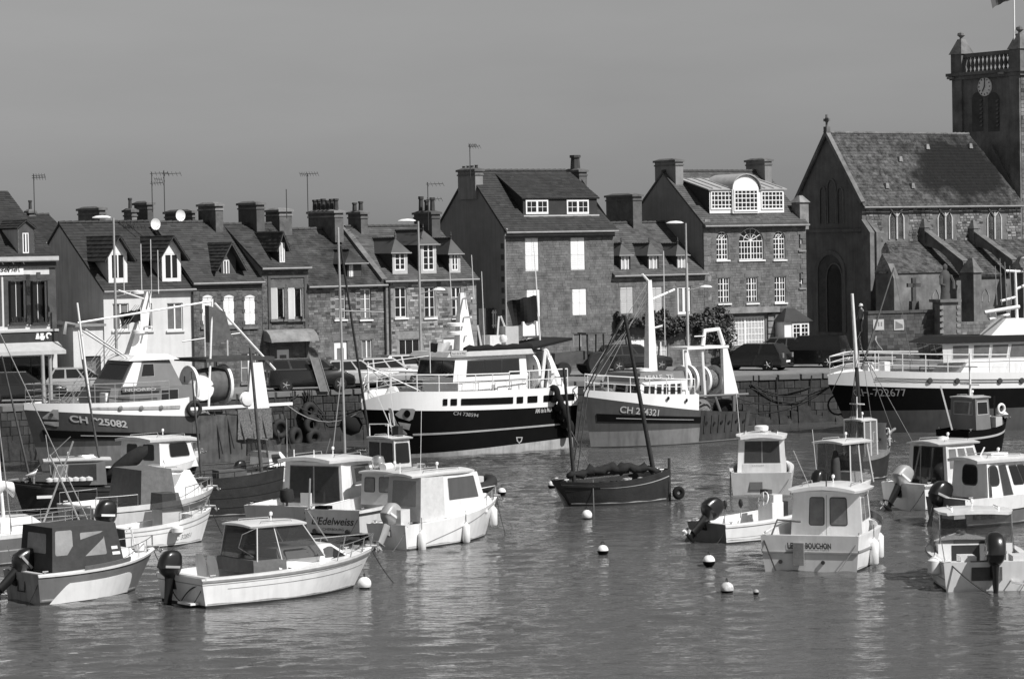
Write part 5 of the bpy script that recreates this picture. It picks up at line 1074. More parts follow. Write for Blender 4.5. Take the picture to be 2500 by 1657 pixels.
roof_cap(e, X(.34), X(.78), B * .375, 2.17, .14, .07); line(e, [(X(.3), B * .1, 2.3), (X(.2), B * .22, 3.5)], .012, 'spar_white', 'aerial')
line(e, [(X(.35), -.1, 2.3), (X(.35), -.1, 2.75)], .02, 'iron', 'roof_post')
tq = [(X(0) - .012 - h.trake * L * .4, B * .4, .62), (X(0) - .012 - h.trake * L * .4, -B * .4, .62)]
lettering('name_lettering', 'LE', lambda x, y: (h.x(0, h.kz(0, .68 + .17 * y)) - .012, lerp(B * .21, B * .155, x), .68 + .17 * y), 'rub', e, bold=.025); lettering('name_lettering', 'BOUCHON', lambda x, y: (h.x(0, h.kz(0, .68 + .17 * y)) - .012, lerp(B * .04, -B * .2, x), .68 + .17 * y), 'rub', e, bold=.025)
k = MB(); k.box(X(0) - .14, X(0) - .03, B * .05, B * .15, .18, .85); k.build('engine_bracket', 'wood_mid', e)
for yy in (B * .28, -B * .12): k = MB(); k.lathe([(.06, 0), (.06, .06)], (X(0) - .03, yy, .27), 10, axis='X'); k.build('drain_port', 'rub', e)
line(e, [(X(0) - .05, B * .43, .9), (X(0) - .35, B * .3, .05)], .03, 'rope_dark'); line(e, [(X(.02), B * .38, .95), (X(.04), B * .32, 1.5), (X(.04), B * .1, 1.45)], .03, 'canvas_grey', 'tiller_arm'); h.rail(e, .82, .985, .5, 4, .016)
k = MB(); k.lathe([(.0, -.2), (.16, -.12), (.2, .1), (.14, .22), (0, .26)], (X(.86), -.3, 1.5), 10); k.build('black_bag', 'canvas', e, 50); line(e, [(X(.9), -.5, 1.3), (X(.9), -.5, 1.95)], .035, 'spar_white', 'post')
mooring(e, h, 1.5)
for f, nm in ((.3, 'beside the cabin'), (.62, 'at midships'), (.86, 'near the bow')): fender_at(e, tuple(h.pt(f, .55, -1, .11)), 'long white fender hanging %s of the Le Bouchon boat' % nm, .78, .14)
# E: open boat with tilted outboard
e, L, B = fit('open_console_boat', 'white open boat with steering console and tilted black outboard', 1680, 1763, 2010, 1309, 34)
h = Hull(L, B, .62, 1.0, tr=.88, rake=.16, flare=.8); X = lambda f: -L / 2 + f * L
h.shell(e, [(('z', .04), 'antifoul'), (.5, 'gelcoat'), (.52, 'rub_grey'), (1, 'gelcoat')], transom='hull_grey'); h.strip(e, 'rub_rail', 'gelcoat', .9, .98, 0, .99, .03); h.deckplate(e, 'gelcoat', .78, 1, .985, .04); h.well(e, .02, .8, .4, 'gelcoat', 'deck', .18)
outboard(e, X(0) - .02, .5, R(46), size=1.15, y=.1, prop='prop_white', cowl='plastic_black')
k = MB(); k.box(X(.5), X(.6), -.45, .3, .4, 1.15); k.box(X(.52), X(.6), -.4, .25, 1.15, 1.4); k.build('helm_console', 'gelcoat', e); k = MB(); k.tube([(X(.48) + .08 * math.sin(a), -.1 + .24 * math.cos(a), 1.25 + .24 * math.sin(a)) for a in [2 * math.pi * i / 16 for i in range(16)]], .025, 6, closed=True); k.build('steering_wheel', 'gelcoat', e, 60)
k = MB(); k.tube([(X(.48), -.1, 1.01), (X(.48), -.1, 1.49)], .02, 5); k.tube([(X(.48), -.34, 1.25), (X(.48), .14, 1.25)], .02, 5); k.build('wheel_spokes', 'gelcoat', e)
k = MB(); k.box(X(.66), X(.78), -.35, .35, .5, 1.15); k.build('gear_box', 'canvas_grey', e); k = MB(); k.box(X(.52), X(.56), -.1, .3, 1.4, 1.55); k.build('instrument_cover', 'rub', e)
for f in (.2, .34): line(e, [(X(f), .3, .65), (X(f) + .02, .3, 1.0)], .02, 'chrome', 'rod_holder'); k = MB(); k.loft([[Vector((X(f) + .02 + .06 * math.cos(a) * w, .3 + .1 * w * math.sin(a), .98 + z)) for a in [2 * math.pi * i / 8 for i in range(8)]] for w, z in ((.3, 0), (1, .1), (1, .2), (.4, .3))]); k.build('seat_back', 'rub', e, 50)
# F: white cabin cruiser at right
e, L, B = fit('rounded_window_cruiser', 'white cabin boat with one rounded side window and a black outboard', 2262, 2336, 2600, 1272, 30)
h = Hull(L, B, .95, 1.3, tr=.9, rake=.15, flare=.7); X = lambda f: -L / 2 + f * L
h.shell(e, [(('z', .06), 'antifoul'), (.6, 'hull_grey'), (.64, 'rub'), (1, 'gelcoat')], transom='hull_grey'); h.deckplate(e, 'gelcoat', .5, 1, .985, .05); h.well(e, .02, .52, .5, 'gelcoat', 'deck', .2)
lettering('registration', 'RC 221432', lambda x, y: h.pt(lerp(.06, .26, x), lerp(.45, .58, y), -1, .012), 'rub', e, bold=.02)
cb, q = cabin_box(e, X(.2), X(.7), B * .42, .9, 2.15, B * .37, .75, .05, 'gelcoat', w0f=B * .36, w1f=B * .34)
panel(cb, 'door_opening', q['S'], .02, .08, .0, .86, 'rub'); panel(cb, 'side_window', q['S'], .56, .75, .36, .86, 'glass', rnd=.03, frame='rub'); panel(cb, 'side_window', q['S'], .78, .95, .36, .86, 'glass', rnd=.03, frame='rub'); panel(cb, 'front_window', q['F'], .08, .92, .2, .85, 'glass')
panel(cb, 'doorway', q['S'], .3, .48, .02, .9, 'smoked', frame='rub_grey', fw=.03); panel(cb, 'rounded_window', q['S'], .04, .25, .38, .88, 'smoked', rnd=.16, frame='rub', fw=.05); panel(cb, 'rounded_window', q['A'], .3, .7, .38, .88, 'glass', rnd=.16, frame='rub', fw=.05)
roof_cap(e, X(.14), X(.66), B * .42, 2.12, .1, .09); outboard(e, X(0) - .05, .35, R(24), size=1.3, y=.35, stripe='plastic_grey'); h.rail(e, .68, .98, .45, 4, .016); line(e, [(X(.2), -B * .45, 1.1), (X(.2), -B * .45, 2.0)], .015, 'chrome', 'grab_rail')
k = MB(); k.box(X(0) - .5, X(0), -B * .42, -B * .14, .32, .5); k.build('swim_platform', 'gelcoat', e); line(e, [(X(.3), 0, 2.3), (X(.34), 0, 2.6)], .03, 'spar_white', 'roof_light'); k = MB(); k.box(X(.35), X(.5), -.3, .3, 2.28, 2.4); k.build('roof_hatch', 'gelcoat', e)
# G: white boat behind with dark doors
e, L, B = fit('dark_doored_boat', 'white cabin boat with wide dark glass doors and a silver tilted outboard', 2152, 2238, 2450, 1232, 36)
h = Hull(L, B, .95, 1.3, tr=.9, rake=.15, flare=.7); X = lambda f: -L / 2 + f * L
h.shell(e, [(('z', .06), 'antifoul'), (1, 'gelcoat')], transom='gelcoat'); h.strip(e, 'rub_rail', 'rub_grey', .9, .96, 0, .99, .03); h.deckplate(e, 'gelcoat', .5, 1, .985, .05); h.well(e, .02, .52, .5, 'gelcoat', 'deck', .2)
cb, q = cabin_box(e, X(.25), X(.66), B * .42, .8, 2.3, B * .37, .5, .03, 'gelcoat_cream'); panel(cb, 'glass_door', q['A'], .12, .3, .04, .93, 'glass', frame='rub_grey', fw=.03); panel(cb, 'glass_door', q['A'], .34, .58, .04, .93, 'glass', frame='rub'); panel(cb, 'glass_door', q['A'], .62, .9, .04, .93, 'glass', frame='rub')
for u in (.08, .38, .68): panel(cb, 'side_window', q['S'], u, u + .24, .42, .9, 'glass_lit', frame='gelcoat')
roof_cap(e, X(.2), X(.64), B * .42, 2.28, .1, .05, 'gelcoat_cream'); outboard(e, X(0) - .05, .55, R(35), 'plastic_grey', 'plastic_black', 1.2, .2, stripe='gelcoat'); k = MB(); k.lathe([(0, 0), (.25, .02), (.2, .12), (0, .16)], (X(.42), 0, 2.4), 12); k.build('roof_hatch', 'gelcoat', e, 50)
lettering('name_lettering', 'Aude', lambda x, y: h.pt(lerp(.1, .3, x), lerp(.7, .83, y), -1, .012), 'hull_grey', e, shear=.3)
# H: small stern-on cabin boat
e, L, B = fit('radar_topped_boat', 'white pilothouse boat with a radar drum on its cabin roof', 1789, 1929, None, 1206, 84, 5.2)
h = Hull(L, B, .85, 1.2, tr=.92, rake=.15, flare=.7); X = lambda f: -L / 2 + f * L
h.shell(e, [(('z', .05), 'antifoul'), (.72, 'gelcoat_cream'), (.76, 'rub_grey'), (1, 'gelcoat')], transom='gelcoat_cream'); h.deckplate(e, 'gelcoat', .7, 1, .985, .05); h.well(e, .03, .72, .45, 'gelcoat', 'deck', .14)
cb, q = cabin_box(e, X(.34), X(.74), B * .38, .7, 2.05, B * .35, .3, .04, 'gelcoat'); panel(cb, 'glass_door', q['A'], .14, .5, .3, .92, 'smoked', frame='rub_grey', fw=.02); panel(cb, 'glass_door', q['A'], .52, .88, .3, .92, 'smoked', frame='rub_grey', fw=.02); panel(cb, 'side_window', q['S'], .1, .8, .45, .88, 'glass', frame='rub')
panel(cb, 'lower_panel', q['A'], .1, .9, .02, .26, 'gelcoat_cream', .01); qq = [Vector(p) for p in q['A']]
lettering('name_lettering', "L'ATELIER", lambda x, y: lerp(lerp(qq[0], qq[1], .3 + .25 * x), lerp(qq[3], qq[2], .3 + .25 * x), .2 + .045 * y) + Vector((-.03, 0, 0)), 'rub_grey', cb)
roof_cap(e, X(.29), X(.7), B * .4, 2.03, .1, .12, 'gelcoat'); k = MB(); k.lathe([(.05, 0), (.05, .12), (.26, .14), (.28, .2), (.28, .3), (.2, .34), (0, .35)], (X(.45), 0, 2.2), 16); k.build('radar_drum', 'gelcoat', e, 50); line(e, [(X(.4), B * .33, 2.1), (X(.38), B * .38, 3.9)], .01, 'spar_white', 'aerial'); k = MB(); k.lathe([(0, 0), (.13, .04), (.13, .22), (0, .26)], (X(.5), -.5, 2.15), 10); k.build('horn_cover', 'rub', e, 50)
k = MB(); k.box(X(0) - .03, X(0) - .01, -.05, .45, .2, .5); k.build('transom_hatch', 'hull_grey', e); line(e, [(X(.0), B * .46, .9), (X(-.01), B * .47, .2), (X(-.01), B * .47, -.1)], .025, 'rub', 'boarding_ladder')
# I: hardtop boat between
e, L, B = fit('flat_topped_boat', 'white boat with thin flat hardtop and dark canvas dodger', 1958, 2042, 2128, 1236, 48)
h = Hull(L, B, .85, 1.2, tr=.9, rake=.15, flare=.7); X = lambda f: -L / 2 + f * L
h.shell(e, [(('z', .05), 'antifoul'), (1, 'gelcoat')]); h.deckplate(e, 'gelcoat', .6, 1, .985, .05); h.well(e, .03, .62, .45, 'gelcoat', 'deck', .14)
cb, q = cabin_box(e, X(.25), X(.75), B * .4, .9, 2.35, B * .38, .35, .02, 'clear', 'windscreen'); roof_cap(e, X(.12), X(.78), B * .44, 2.35, .08, .06)
for sd in 'SP':
    for u in (0, .5, 1): line(e, [lerp(Vector(q[sd][0]), Vector(q[sd][1]), u), lerp(Vector(q[sd][3]), Vector(q[sd][2]), u)], .03, 'gelcoat', 'top_post')
k = MB(); k.lathe([(.0, 0), (.2, .05), (.17, .7), (.08, 1.1), (0, 1.15)], (X(.2), -.2, 1.0), 10); k.build('folded_parasol', 'canvas', e, 50); line(e, [(X(.1), .4, .9), (X(.05), .5, 2.9)], .012, 'spar_white', 'aerial'); k = MB(); k.box(X(.4), X(.6), -.5, .3, .7, 1.3); k.build('helm_console', 'gelcoat', e)
outboard(e, X(0) - .04, .5, .1, size=1.1, stripe='plastic_grey')
# U: white cabin boat with canvas aft cover
e, L, B = fit('canvas_backed_boat', 'white cabin boat with pale canvas aft cover and silver outboard', 906, 1000, 1216, 1322, 50)
h = Hull(L, B, .82, 1.3, tr=.9, rake=.16, flare=.75); X = lambda f: -L / 2 + f * L
h.shell(e, [(('z', .06), 'antifoul'), (1, 'gelcoat')], transom='gelcoat'); h.strip(e, 'hull_crease', 'rub_grey', lambda t: .3 + .62 * min(1, max(0, (t - .12) / .75)) ** .8, lambda t: .33 + .62 * min(1, max(0, (t - .12) / .75)) ** .8, .02, .98, .008, sides=(-1,))
h.deckplate(e, 'gelcoat', .5, 1, .985, .06); h.well(e, .03, .52, .5, 'gelcoat', 'deck', .16)
cv, q = cabin_box(e, X(.14), X(.36), B * .4, .85, 2.3, B * .37, .0, .12, 'canvas_light', 'canvas_cover'); panel(cv, 'clear_window', q['A'], .14, .86, .34, .92, 'vinyl', rnd=.04)
cb, q = cabin_box(e, X(.36), X(.78), B * .4, .9, 2.3, B * .36, .55, 0, 'gelcoat', w0f=B * .33, w1f=B * .33); panel(cb, 'side_window', q['S'], .12, .86, .4, .92, 'smoked', rnd=.04, frame='gelcoat', fw=.03); panel(cb, 'front_window', q['F'], .08, .92, .3, .9, 'smoked', frame='gelcoat')
cd, q3 = cabin_box(e, X(.6), X(.92), B * .3, 1.1, 1.5, B * .26, .5, 0, 'gelcoat', 'cuddy', w0f=B * .14, w1f=B * .16)
roof_cap(e, X(.1), X(.66), B * .4, 2.3, .08, .06); outboard(e, X(0) - .05, .55, R(30), 'plastic_grey', 'plastic_grey', 1.1, -.1, stripe='gelcoat'); h.rail(e, .78, .985, .4, 3, .016); line(e, [(X(.3), 0, 2.4), (X(.32), .0, 4.6)], .01, 'spar_white', 'aerial'); line(e, [(X(.16), .2, 2.4), (X(.16), .2, 2.75)], .025, 'spar_white', 'roof_light')
mooring(e, h, 1.2); k = MB(); k.box(X(.02), X(.1), -.5, .2, .7, 1.3); k.build('engine_cover', 'gelcoat_cream', e)
for f, nm in ((.12, 'the stern quarter'), (.55, 'the middle'), (.97, 'the bow')): fender_at(e, tuple(h.pt(f, .5 if f < .9 else .62, -1, .11)), 'white fender hanging at %s of the canvas backed boat' % nm, .66, .13)
# T: Edelweiss, grey wheelhouse
e, L, B = fit('transom_named_boat', "grey white boat with L'Edelweiss lettered across its transom", 760, 889, 1015, 1297, 61)
h = Hull(L, B, 1.0, 1.35, tr=.92, rake=.12, flare=.7); X = lambda f: -L / 2 + f * L
h.shell(e, [(('z', .16), 'hull_black'), (.9, 'gelcoat_cream'), (1, 'gelcoat')], transom='gelcoat'); h.strip(e, 'rub_rail', 'rub', .88, .93, 0, .99, .03); h.deckplate(e, 'deck', .62, 1, .985, .05); h.well(e, .03, .64, .5, 'gelcoat_cream', 'deck', .16)
xx = lambda z: h.x(0, h.kz(0, z)) - .012
lettering('name_lettering', "L'Edelweiss", lambda x, y: (xx(.5 + .26 * y), lerp(B * .36, -B * .36, x), .5 + .26 * y), 'rub', e, shear=.35, bold=.012); lettering('port_lettering', 'CHERBOURG', lambda x, y: (xx(.3 + .09 * y), lerp(B * .18, -B * .18, x), .3 + .09 * y), 'rub', e)
k = MB(); k.box(xx(.1) - .05, xx(.1) + .05, -B * .44, B * .44, .13, .2); k.build('transom_rail', 'hull_black', e)
for yy in (B * .3, -B * .25): k = MB(); k.lathe([(.09, 0), (.09, .1)], (xx(.25) - .08, yy, .27), 10, axis='X'); k.build('exhaust_port', 'rub', e)
cb, q = cabin_box(e, X(.55), X(.85), B * .34, .9, 2.0, B * .32, .1, .04, 'paint_trim', 'wheelhouse'); panel(cb, 'aft_window', q['A'], .1, .34, .42, .84, 'glass_lit', rnd=.03, frame='rub', fw=.03); panel(cb, 'aft_window', q['A'], .48, .94, .42, .86, 'glass_lit', rnd=.03, frame='rub', fw=.03); panel(cb, 'side_window', q['S'], .15, .85, .42, .86, 'glass', rnd=.03, frame='rub'); roof_cap(e, X(.5), X(.87), B * .36, 2.0, .05, .05, 'paint_trim')
k = MB(); k.box(X(.02), X(.08), .3, .8, .98, 1.1); k.build('black_tray', 'hull_black', e); line(e, [(X(0), B * .4, 1.0), (X(.08), B * .5, 2.0)], .03, 'chrome', 'gantry_post'); line(e, [(xx(.9), B * .4, .95), (xx(.3) - .5, -.1, 0)], .03, 'rope')
k = MB(); k.lathe([(0, 0), (.2, .06), (.25, .25), (.18, .45), (0, .5)], (X(.62), .3, 2.1), 12); k.build('dome_light', 'chrome', e, 50); k = MB(); k.lathe([(.14, 0), (.14, .5)], (X(.56), -.1, 2.2), 10, axis='X'); k.build('liferaft', 'gelcoat', e, 50)
# S: big white cabin boat
e, L, B = fit('wide_cabin_boat', 'white cabin boat with a wide dark sliding door and pale curved roof', 616, 770, 905, 1285, 60)
h = Hull(L, B, 1.0, 1.4, tr=.92, rake=.14, flare=.7); X = lambda f: -L / 2 + f * L
h.shell(e, [(('z', .06), 'antifoul'), (.66, 'gelcoat_cream'), (.7, 'rub'), (1, 'gelcoat')], transom='gelcoat_cream'); h.deckplate(e, 'gelcoat', .6, 1, .985, .05); h.well(e, .03, .62, .5, 'gelcoat', 'deck', .16)
cb, q = cabin_box(e, X(.36), X(.78), B * .43, .8, 2.35, B * .4, .5, .04, 'gelcoat', w1f=B * .36); panel(cb, 'sliding_door', q['A'], .1, .5, .08, .9, 'smoked', frame='rub_grey', fw=.03); panel(cb, 'sliding_door', q['A'], .53, .95, .08, .9, 'smoked', frame='rub_grey', fw=.03); panel(cb, 'side_window', q['S'], .3, .9, .46, .9, 'smoked', rnd=.06, frame='gelcoat')
roof_cap(e, X(.27), X(.76), B * .46, 2.35, .12, .1, droop=.12); h.rail(e, .74, .98, .45, 4, .016); line(e, [(X(.5), 0, 2.55), (X(.55), 0, 3.1)], .02, 'rub', 'roof_post')
for yy in (.5, -.2): line(e, [(X(.32), yy * 1.2, 2.5), (X(.32), yy * 1.2, 2.8)], .02, 'spar_white', 'roof_light')
k = MB(); k.lathe([(0, 0), (.2, .02), (.26, .2), (.22, .45), (0, .52)], (X(.04), -B * .08, 1.1), 12); k.build('wheel_cover', 'rubber', e, 50); line(e, [(X(.04), -B * .08, .2), (X(.04), -B * .08, 1.2)], .05, 'deck_dark', 'cover_post')
k = MB(); k.box(X(.28), X(.3), -.2, .2, .85, 1.3); k.build('step_locker', 'gelcoat_cream', e)
# V: wheelhouse boat behind
e, L, B = fit('small_wheelhouse_boat', 'small fishing boat with dark windowed wheelhouse and roof rails', 850, 935, 1030, 1215, 40)
h = Hull(L, B, .8, 1.2); X = lambda f: -L / 2 + f * L
h.shell(e, [(('z', .1), 'antifoul'), (.85, 'hull_grey'), (1, 'gelcoat')]); h.deckplate(e, 'deck_dark', .0, 1, .8, .04)
cb, q = cabin_box(e, X(.3), X(.6), B * .36, .7, 2.35, B * .34, .1, .0, 'gelcoat_cream', 'wheelhouse'); panel(cb, 'aft_door', q['A'], .06, .42, .05, .9, 'glass', frame='rub'); panel(cb, 'aft_window', q['A'], .52, .92, .42, .9, 'glass', rnd=.04, frame='rub'); panel(cb, 'side_window', q['S'], .12, .88, .45, .9, 'glass', rnd=.04, frame='rub'); roof_cap(e, X(.26), X(.64), B * .4, 2.35, .05, .05, 'gelcoat')
k = MB(); z = 2.45
k.tube([(X(.3), B * .3, z), (X(.3), B * .3, z + .45), (X(.3), -B * .2, z + .5), (X(.3), -B * .2, z)], .025, 5); k.build('roof_rail', 'spar_white', e); line(e, [(X(.45), -.2, z), (X(.42), -.1, z + .9)], .025, 'spar_white', 'roof_post'); line(e, [(X(.42), -.35, z + .4), (X(.42), .15, z + .42)], .02, 'spar_white', 'roof_post'); k = MB(); k.box(X(.44), X(.52), -.6, -.2, z, z + .4); k.build('fish_box', 'rubber', e); line(e, [(X(.6), -.1, .9), (X(.45), -.1, 4.2)], .025, 'spar_white', 'stay'); line(e, [(X(.7), -.3, 1.1), (X(.3), .3, 4.2)], .02, 'spar_white', 'stay')
# W: dark inflatable nose behind
e, L, B = fit('inflatable_dinghy', 'dark inflatable dinghy lying behind the canvas backed boat', 1100, 1140, 1196, 1208, 40, group='dark hulled boats on moorings')
k = MB(); P = [(L * .5 * math.cos(a) * (1 if math.cos(a) > 0 else 1), B * .42 * math.sin(a), .3 + (.25 * max(0, math.cos(a)) ** 2)) for a in [R(-150 + i * 15) for i in range(21)]]; k.tube(P, .24, 10); k.build('air_tube', 'rubber', e, 50); k = MB(); k.box(-L * .3, L * .2, -B * .25, B * .25, .1, .2); k.build('floor', 'deck_dark', e); k = MB(); k.box(-.2, .25, -.3, .3, .2, .75); k.build('thwart', 'canvas_light', e); line(e, [(-.3, .1, .3), (-.5, 0, 1.1)], .12, 'rubber', 'folded_motor')
# M: open boat with black outboard
e, L, B = fit('fishing_launch', 'white open launch with small console and black outboard', 262, 325, 511, 1329, 35)
h = Hull(L, B, .68, 1.15, tr=.88, rake=.15, flare=.75); X = lambda f: -L / 2 + f * L
h.shell(e, [(('z', .05), 'antifoul'), (.72, 'gelcoat'), (.75, 'rub_grey'), (.86, 'gelcoat'), (.9, 'rub_grey'), (1, 'gelcoat')], transom='hull_grey'); h.deckplate(e, 'gelcoat', .75, 1, .985, .05); h.well(e, .02, .77, .45, 'gelcoat', 'deck', .2)
outboard(e, X(0) - .05, .55, .08, size=1.2, y=.25, stripe='gelcoat'); k = MB(); k.box(X(.42), X(.62), -.42, .3, .4, 1.2); k.build('helm_console', 'paint_trim', e); cv, q = cabin_box(e, X(.42), X(.64), .45, 1.15, 1.75, .38, .15, .02, 'smoked', 'windscreen'); h.rail(e, .55, .97, .3, 4, .012)
lettering('registration', 'C 32851', lambda x, y: h.pt(lerp(.55, .75, x), lerp(.45, .58, y), -1, .012), 'rub_grey', e); mooring(e, h, 1.4)
k = MB(); k.lathe([(0, -.2), (.2, -.05), (.2, .1), (0, .2)], tuple(h.pt(.5, .8, -1, .2)), 12); k.build('round_fender', 'fender', e, 50)
# N: dark canopied day boat
e, L, B = fit('dark_canopy_day_boat', 'white day boat with tall dark grey canvas canopy amidships', 146, 262, 514, 1292, 33)
h = Hull(L, B, 1.0, 1.35, tr=.88, rake=.16, flare=.75); X = lambda f: -L / 2 + f * L
h.shell(e, [(('z', .05), 'antifoul'), (.84, 'gelcoat_cream'), (.87, 'rub'), (1, 'gelcoat')], transom='gelcoat_cream'); h.strip(e, 'grey_band', 'hull_grey', .55, .82, .35, .95, .006, sides=(-1,)); h.deckplate(e, 'gelcoat', .6, 1, .985, .06); h.well(e, .03, .62, .5, 'gelcoat', 'deck', .18)
cv, q = cabin_box(e, X(.34), X(.6), B * .38, 1.0, 2.2, B * .33, .1, .14, 'canvas_grey', 'canvas_canopy'); cb, q = cabin_box(e, X(.58), X(.87), B * .34, 1.1, 2.1, B * .3, .7, .0, 'gelcoat', w0f=B * .2, w1f=B * .26); panel(cb, 'side_window', q['S'], .1, .7, .45, .88, 'vinyl', frame='gelcoat'); panel(cb, 'front_window', q['F'], .1, .9, .35, .9, 'smoked'); roof_cap(e, X(.54), X(.7), B * .32, 2.08, .05, .05); h.rail(e, .66, .985, .4, 5, .016)
k = MB(); k.box(X(0) - .12, X(0) - .02, -B * .08, B * .08, .35, .85); k.build('outboard_bracket', 'hull_grey', e); line(e, [(X(0) - .02, .6, 1.0), (X(0) - .06, .7, .3)], .02, 'chrome', 'boarding_ladder'); h.rail(e, .02, .3, .4, 3, .012, close=False, name='stern_rail')
# O: far cabin boat with dark hull
e, L, B = fit('dark_hulled_pilot_boat', 'pilothouse boat with white cabin and dark hull near the grey trawler', 252, 364, 480, 1192, 52)
h = Hull(L, B, 1.0, 1.45, tr=.9, rake=.15, flare=.7); X = lambda f: -L / 2 + f * L
h.shell(e, [(.78, 'hull_black'), (1, 'gelcoat')], transom='hull_black'); h.deckplate(e, 'gelcoat', .5, 1, .985, .05); h.well(e, .03, .55, .5, 'gelcoat', 'deck', .16)
cb, q = cabin_box(e, X(.25), X(.72), B * .42, .9, 2.05, B * .4, .45, .03, 'gelcoat'); panel(cb, 'door_window', q['A'], .16, .4, .34, .86, 'glass', rnd=.05, frame='rub'); panel(cb, 'door_window', q['A'], .58, .84, .34, .86, 'glass', rnd=.05, frame='rub'); panel(cb, 'side_window', q['S'], .3, .86, .42, .9, 'glass', rnd=.1, frame='rub_grey'); roof_cap(e, X(.16), X(.76), B * .46, 2.04, .1, .1, droop=.1); h.rail(e, .7, .97, .4, 3, .016)
lettering('registration', 'CH D4503', lambda x, y: h.pt(lerp(.74, .92, x), lerp(.82, .94, y), -1, .012), 'rub_grey', e)
# ------------------------------------------------------------------ trawlers along the quay
mat('steel_grey', .075, .5, .2, 1.2, streak=.2); mat('steel_worn', .085, .75, .45, 1.3, .2, streak=.55); mat('steel_light', .19, .6, .2, 1.2, streak=.3); mat('hull_white', .84, .4, .03, 1.5, streak=.05); mat('mark_pale', .34, .6, .15, 3); mat('house_grey', .17, .45, .1, 2); mat('tarp', .004, .95, .3, 4, .4, 5); mat('worn_dark', .04, .85, .5, 1.0, .3, streak=.5)
def bulwark(h, parent, m, t0, t1, hf, out=.0, n=34, name='bulwark', th=.07):
    mb = MB()
    for side in (1, -1):
        secs = []
        for i in range(n + 1):
            t = lerp(t0, t1, i / n); p = h.pt(t, 1, side); z = hf(t); o = Vector((0, side * out * z, 0)) + Vector((out * z * (1 if t > .9 else 0) * (t - .9) * 6, 0, 0)); q = p + Vector((0, 0, z)) + o; inn = Vector((-.05 if t > .97 else 0, -side * min(th, abs(p.y)), 0))
            secs.append([p, (p + q) / 2, q, q + inn, p + inn])
        mb.loft(secs)
    return mb.build(name, m, parent, 35)
def top_rail(h, parent, t0, t1, hf, rh, n, r=.028, m='spar_white', mids=1, inset=.08, name='rail', sides=(1, -1), lean=0.0):
    mb = MB(); N = 24
    def P(t, side, f): p = h.pt(t, 1, side); z = hf(t); return Vector((p.x - (inset if t > .95 else 0), side * max(abs(p.y) - inset, 0.0), p.z + z + rh * f))
    for f in [1.0] + [(i + 1) / (mids + 1) for i in range(mids)]:
        A = [P(lerp(t0, t1, i / N), 1, f) for i in range(N + 1)]; Bq = [P(lerp(t0, t1, i / N), -1, f) for i in range(N + 1)]
        if t1 > .97: mb.tube(A + list(reversed(Bq)), r if f == 1 else r * .6, 5)
        else:
            for sd, Q in ((1, A), (-1, Bq)):
                if sd in sides: mb.tube(Q, r if f == 1 else r * .6, 5)
    for i in range(n):
        t = lerp(t0, t1, i / (n - 1))
        for sd in sides: mb.tube([P(t, sd, 0), P(t, sd, 1)], r * .85, 5)
    return mb.build(name, m, parent, 50)
def decal(h, parent, pts, m, side=1, off=.02, name='painted_mark'):
    mb = MB(); c = (sum(p[0] for p in pts) / len(pts), sum(p[1] for p in pts) / len(pts)); C = h.pt(c[0], h.kz(c[0], c[1]), side, off); Q = [h.pt(t, h.kz(t, z), side, off) for t, z in pts]
    for i in range(len(Q)): mb.poly([C, Q[i], Q[(i + 1) % len(Q)]])
    return mb.build(name, m, parent)
def hull_text(h, parent, body, t0, t1, z0, z1, m, side=1, off=.025, **kw):
    return lettering('hull_lettering', body, lambda x, y: (lambda t: h.pt(t, h.kz(t, lerp(z0, z1, y) ), side, off))(lerp(t0, t1, x)), m, parent, **kw)
def ell(t, z, rt, rz, n=14): return [(t + rt * math.cos(2 * math.pi * i / n), z + rz * math.sin(2 * math.pi * i / n)) for i in range(n)]
def tyre(parent, c, r=.34, w=.12, ax='Y', m='rubber', name='tyre'):
    mb = MB(); c = Vector(c); P = []
    for i in range(18):
        a = 2 * math.pi * i / 18; P.append(c + (Vector((math.cos(a) * r, 0, math.sin(a) * r)) if ax == 'Y' else Vector((0, math.cos(a) * r, math.sin(a) * r))))
    mb.tube(P, w, 8, closed=True); return mb.build(name, m, parent, 60)
def drum(parent, x, y0, y1, z, r, core, mc, mf='spar_white', name='net_drum', y=.3):
    """drum on a fore-and-aft axle; y0..y1 along the boat around x"""
    k = MB(); k.lathe([(core * .9, y0), (core * 1.05, lerp(y0, y1, .3)), (core, lerp(y0, y1, .6)), (core * .85, y1)], (x, y, z), 20, axis='X'); o = k.build(name, mc, parent, 40)
    for q in (y0, y1):
        f = MB(); f.lathe([(r * .2, -.03), (r * .9, -.03), (r * .92, -.07), (r, -.07), (r, .07), (r * .92, .07), (r * .9, .03), (r * .2, .03)], (x + q, y, z), 28, axis='X'); f.build('drum_flange', mf, o, 40)
        for i in range(3):
            a = 2 * math.pi * i / 3 + .4; s_ = MB(); s_.box(x + q - .04, x + q + .04, y + r * .55 * math.cos(a) - .05, y + r * .55 * math.cos(a) + .05, z + r * .55 * math.sin(a) - .14, z + r * .55 * math.sin(a) + .14); s_.build('flange_slot', 'deck_dark', o)
    return o
def marks(e, h, polys, m, side=1, off=.03, name='painted_mark'):
    for P in polys: decal(h, e, [hull_inv(e, h, x, y, side) for x, y in P], m, side, off, name)
def circ(x, y, rx, ry, n=14): return [(x + rx * math.cos(2 * math.pi * i / n), y + ry * math.sin(2 * math.pi * i / n)) for i in range(n)]
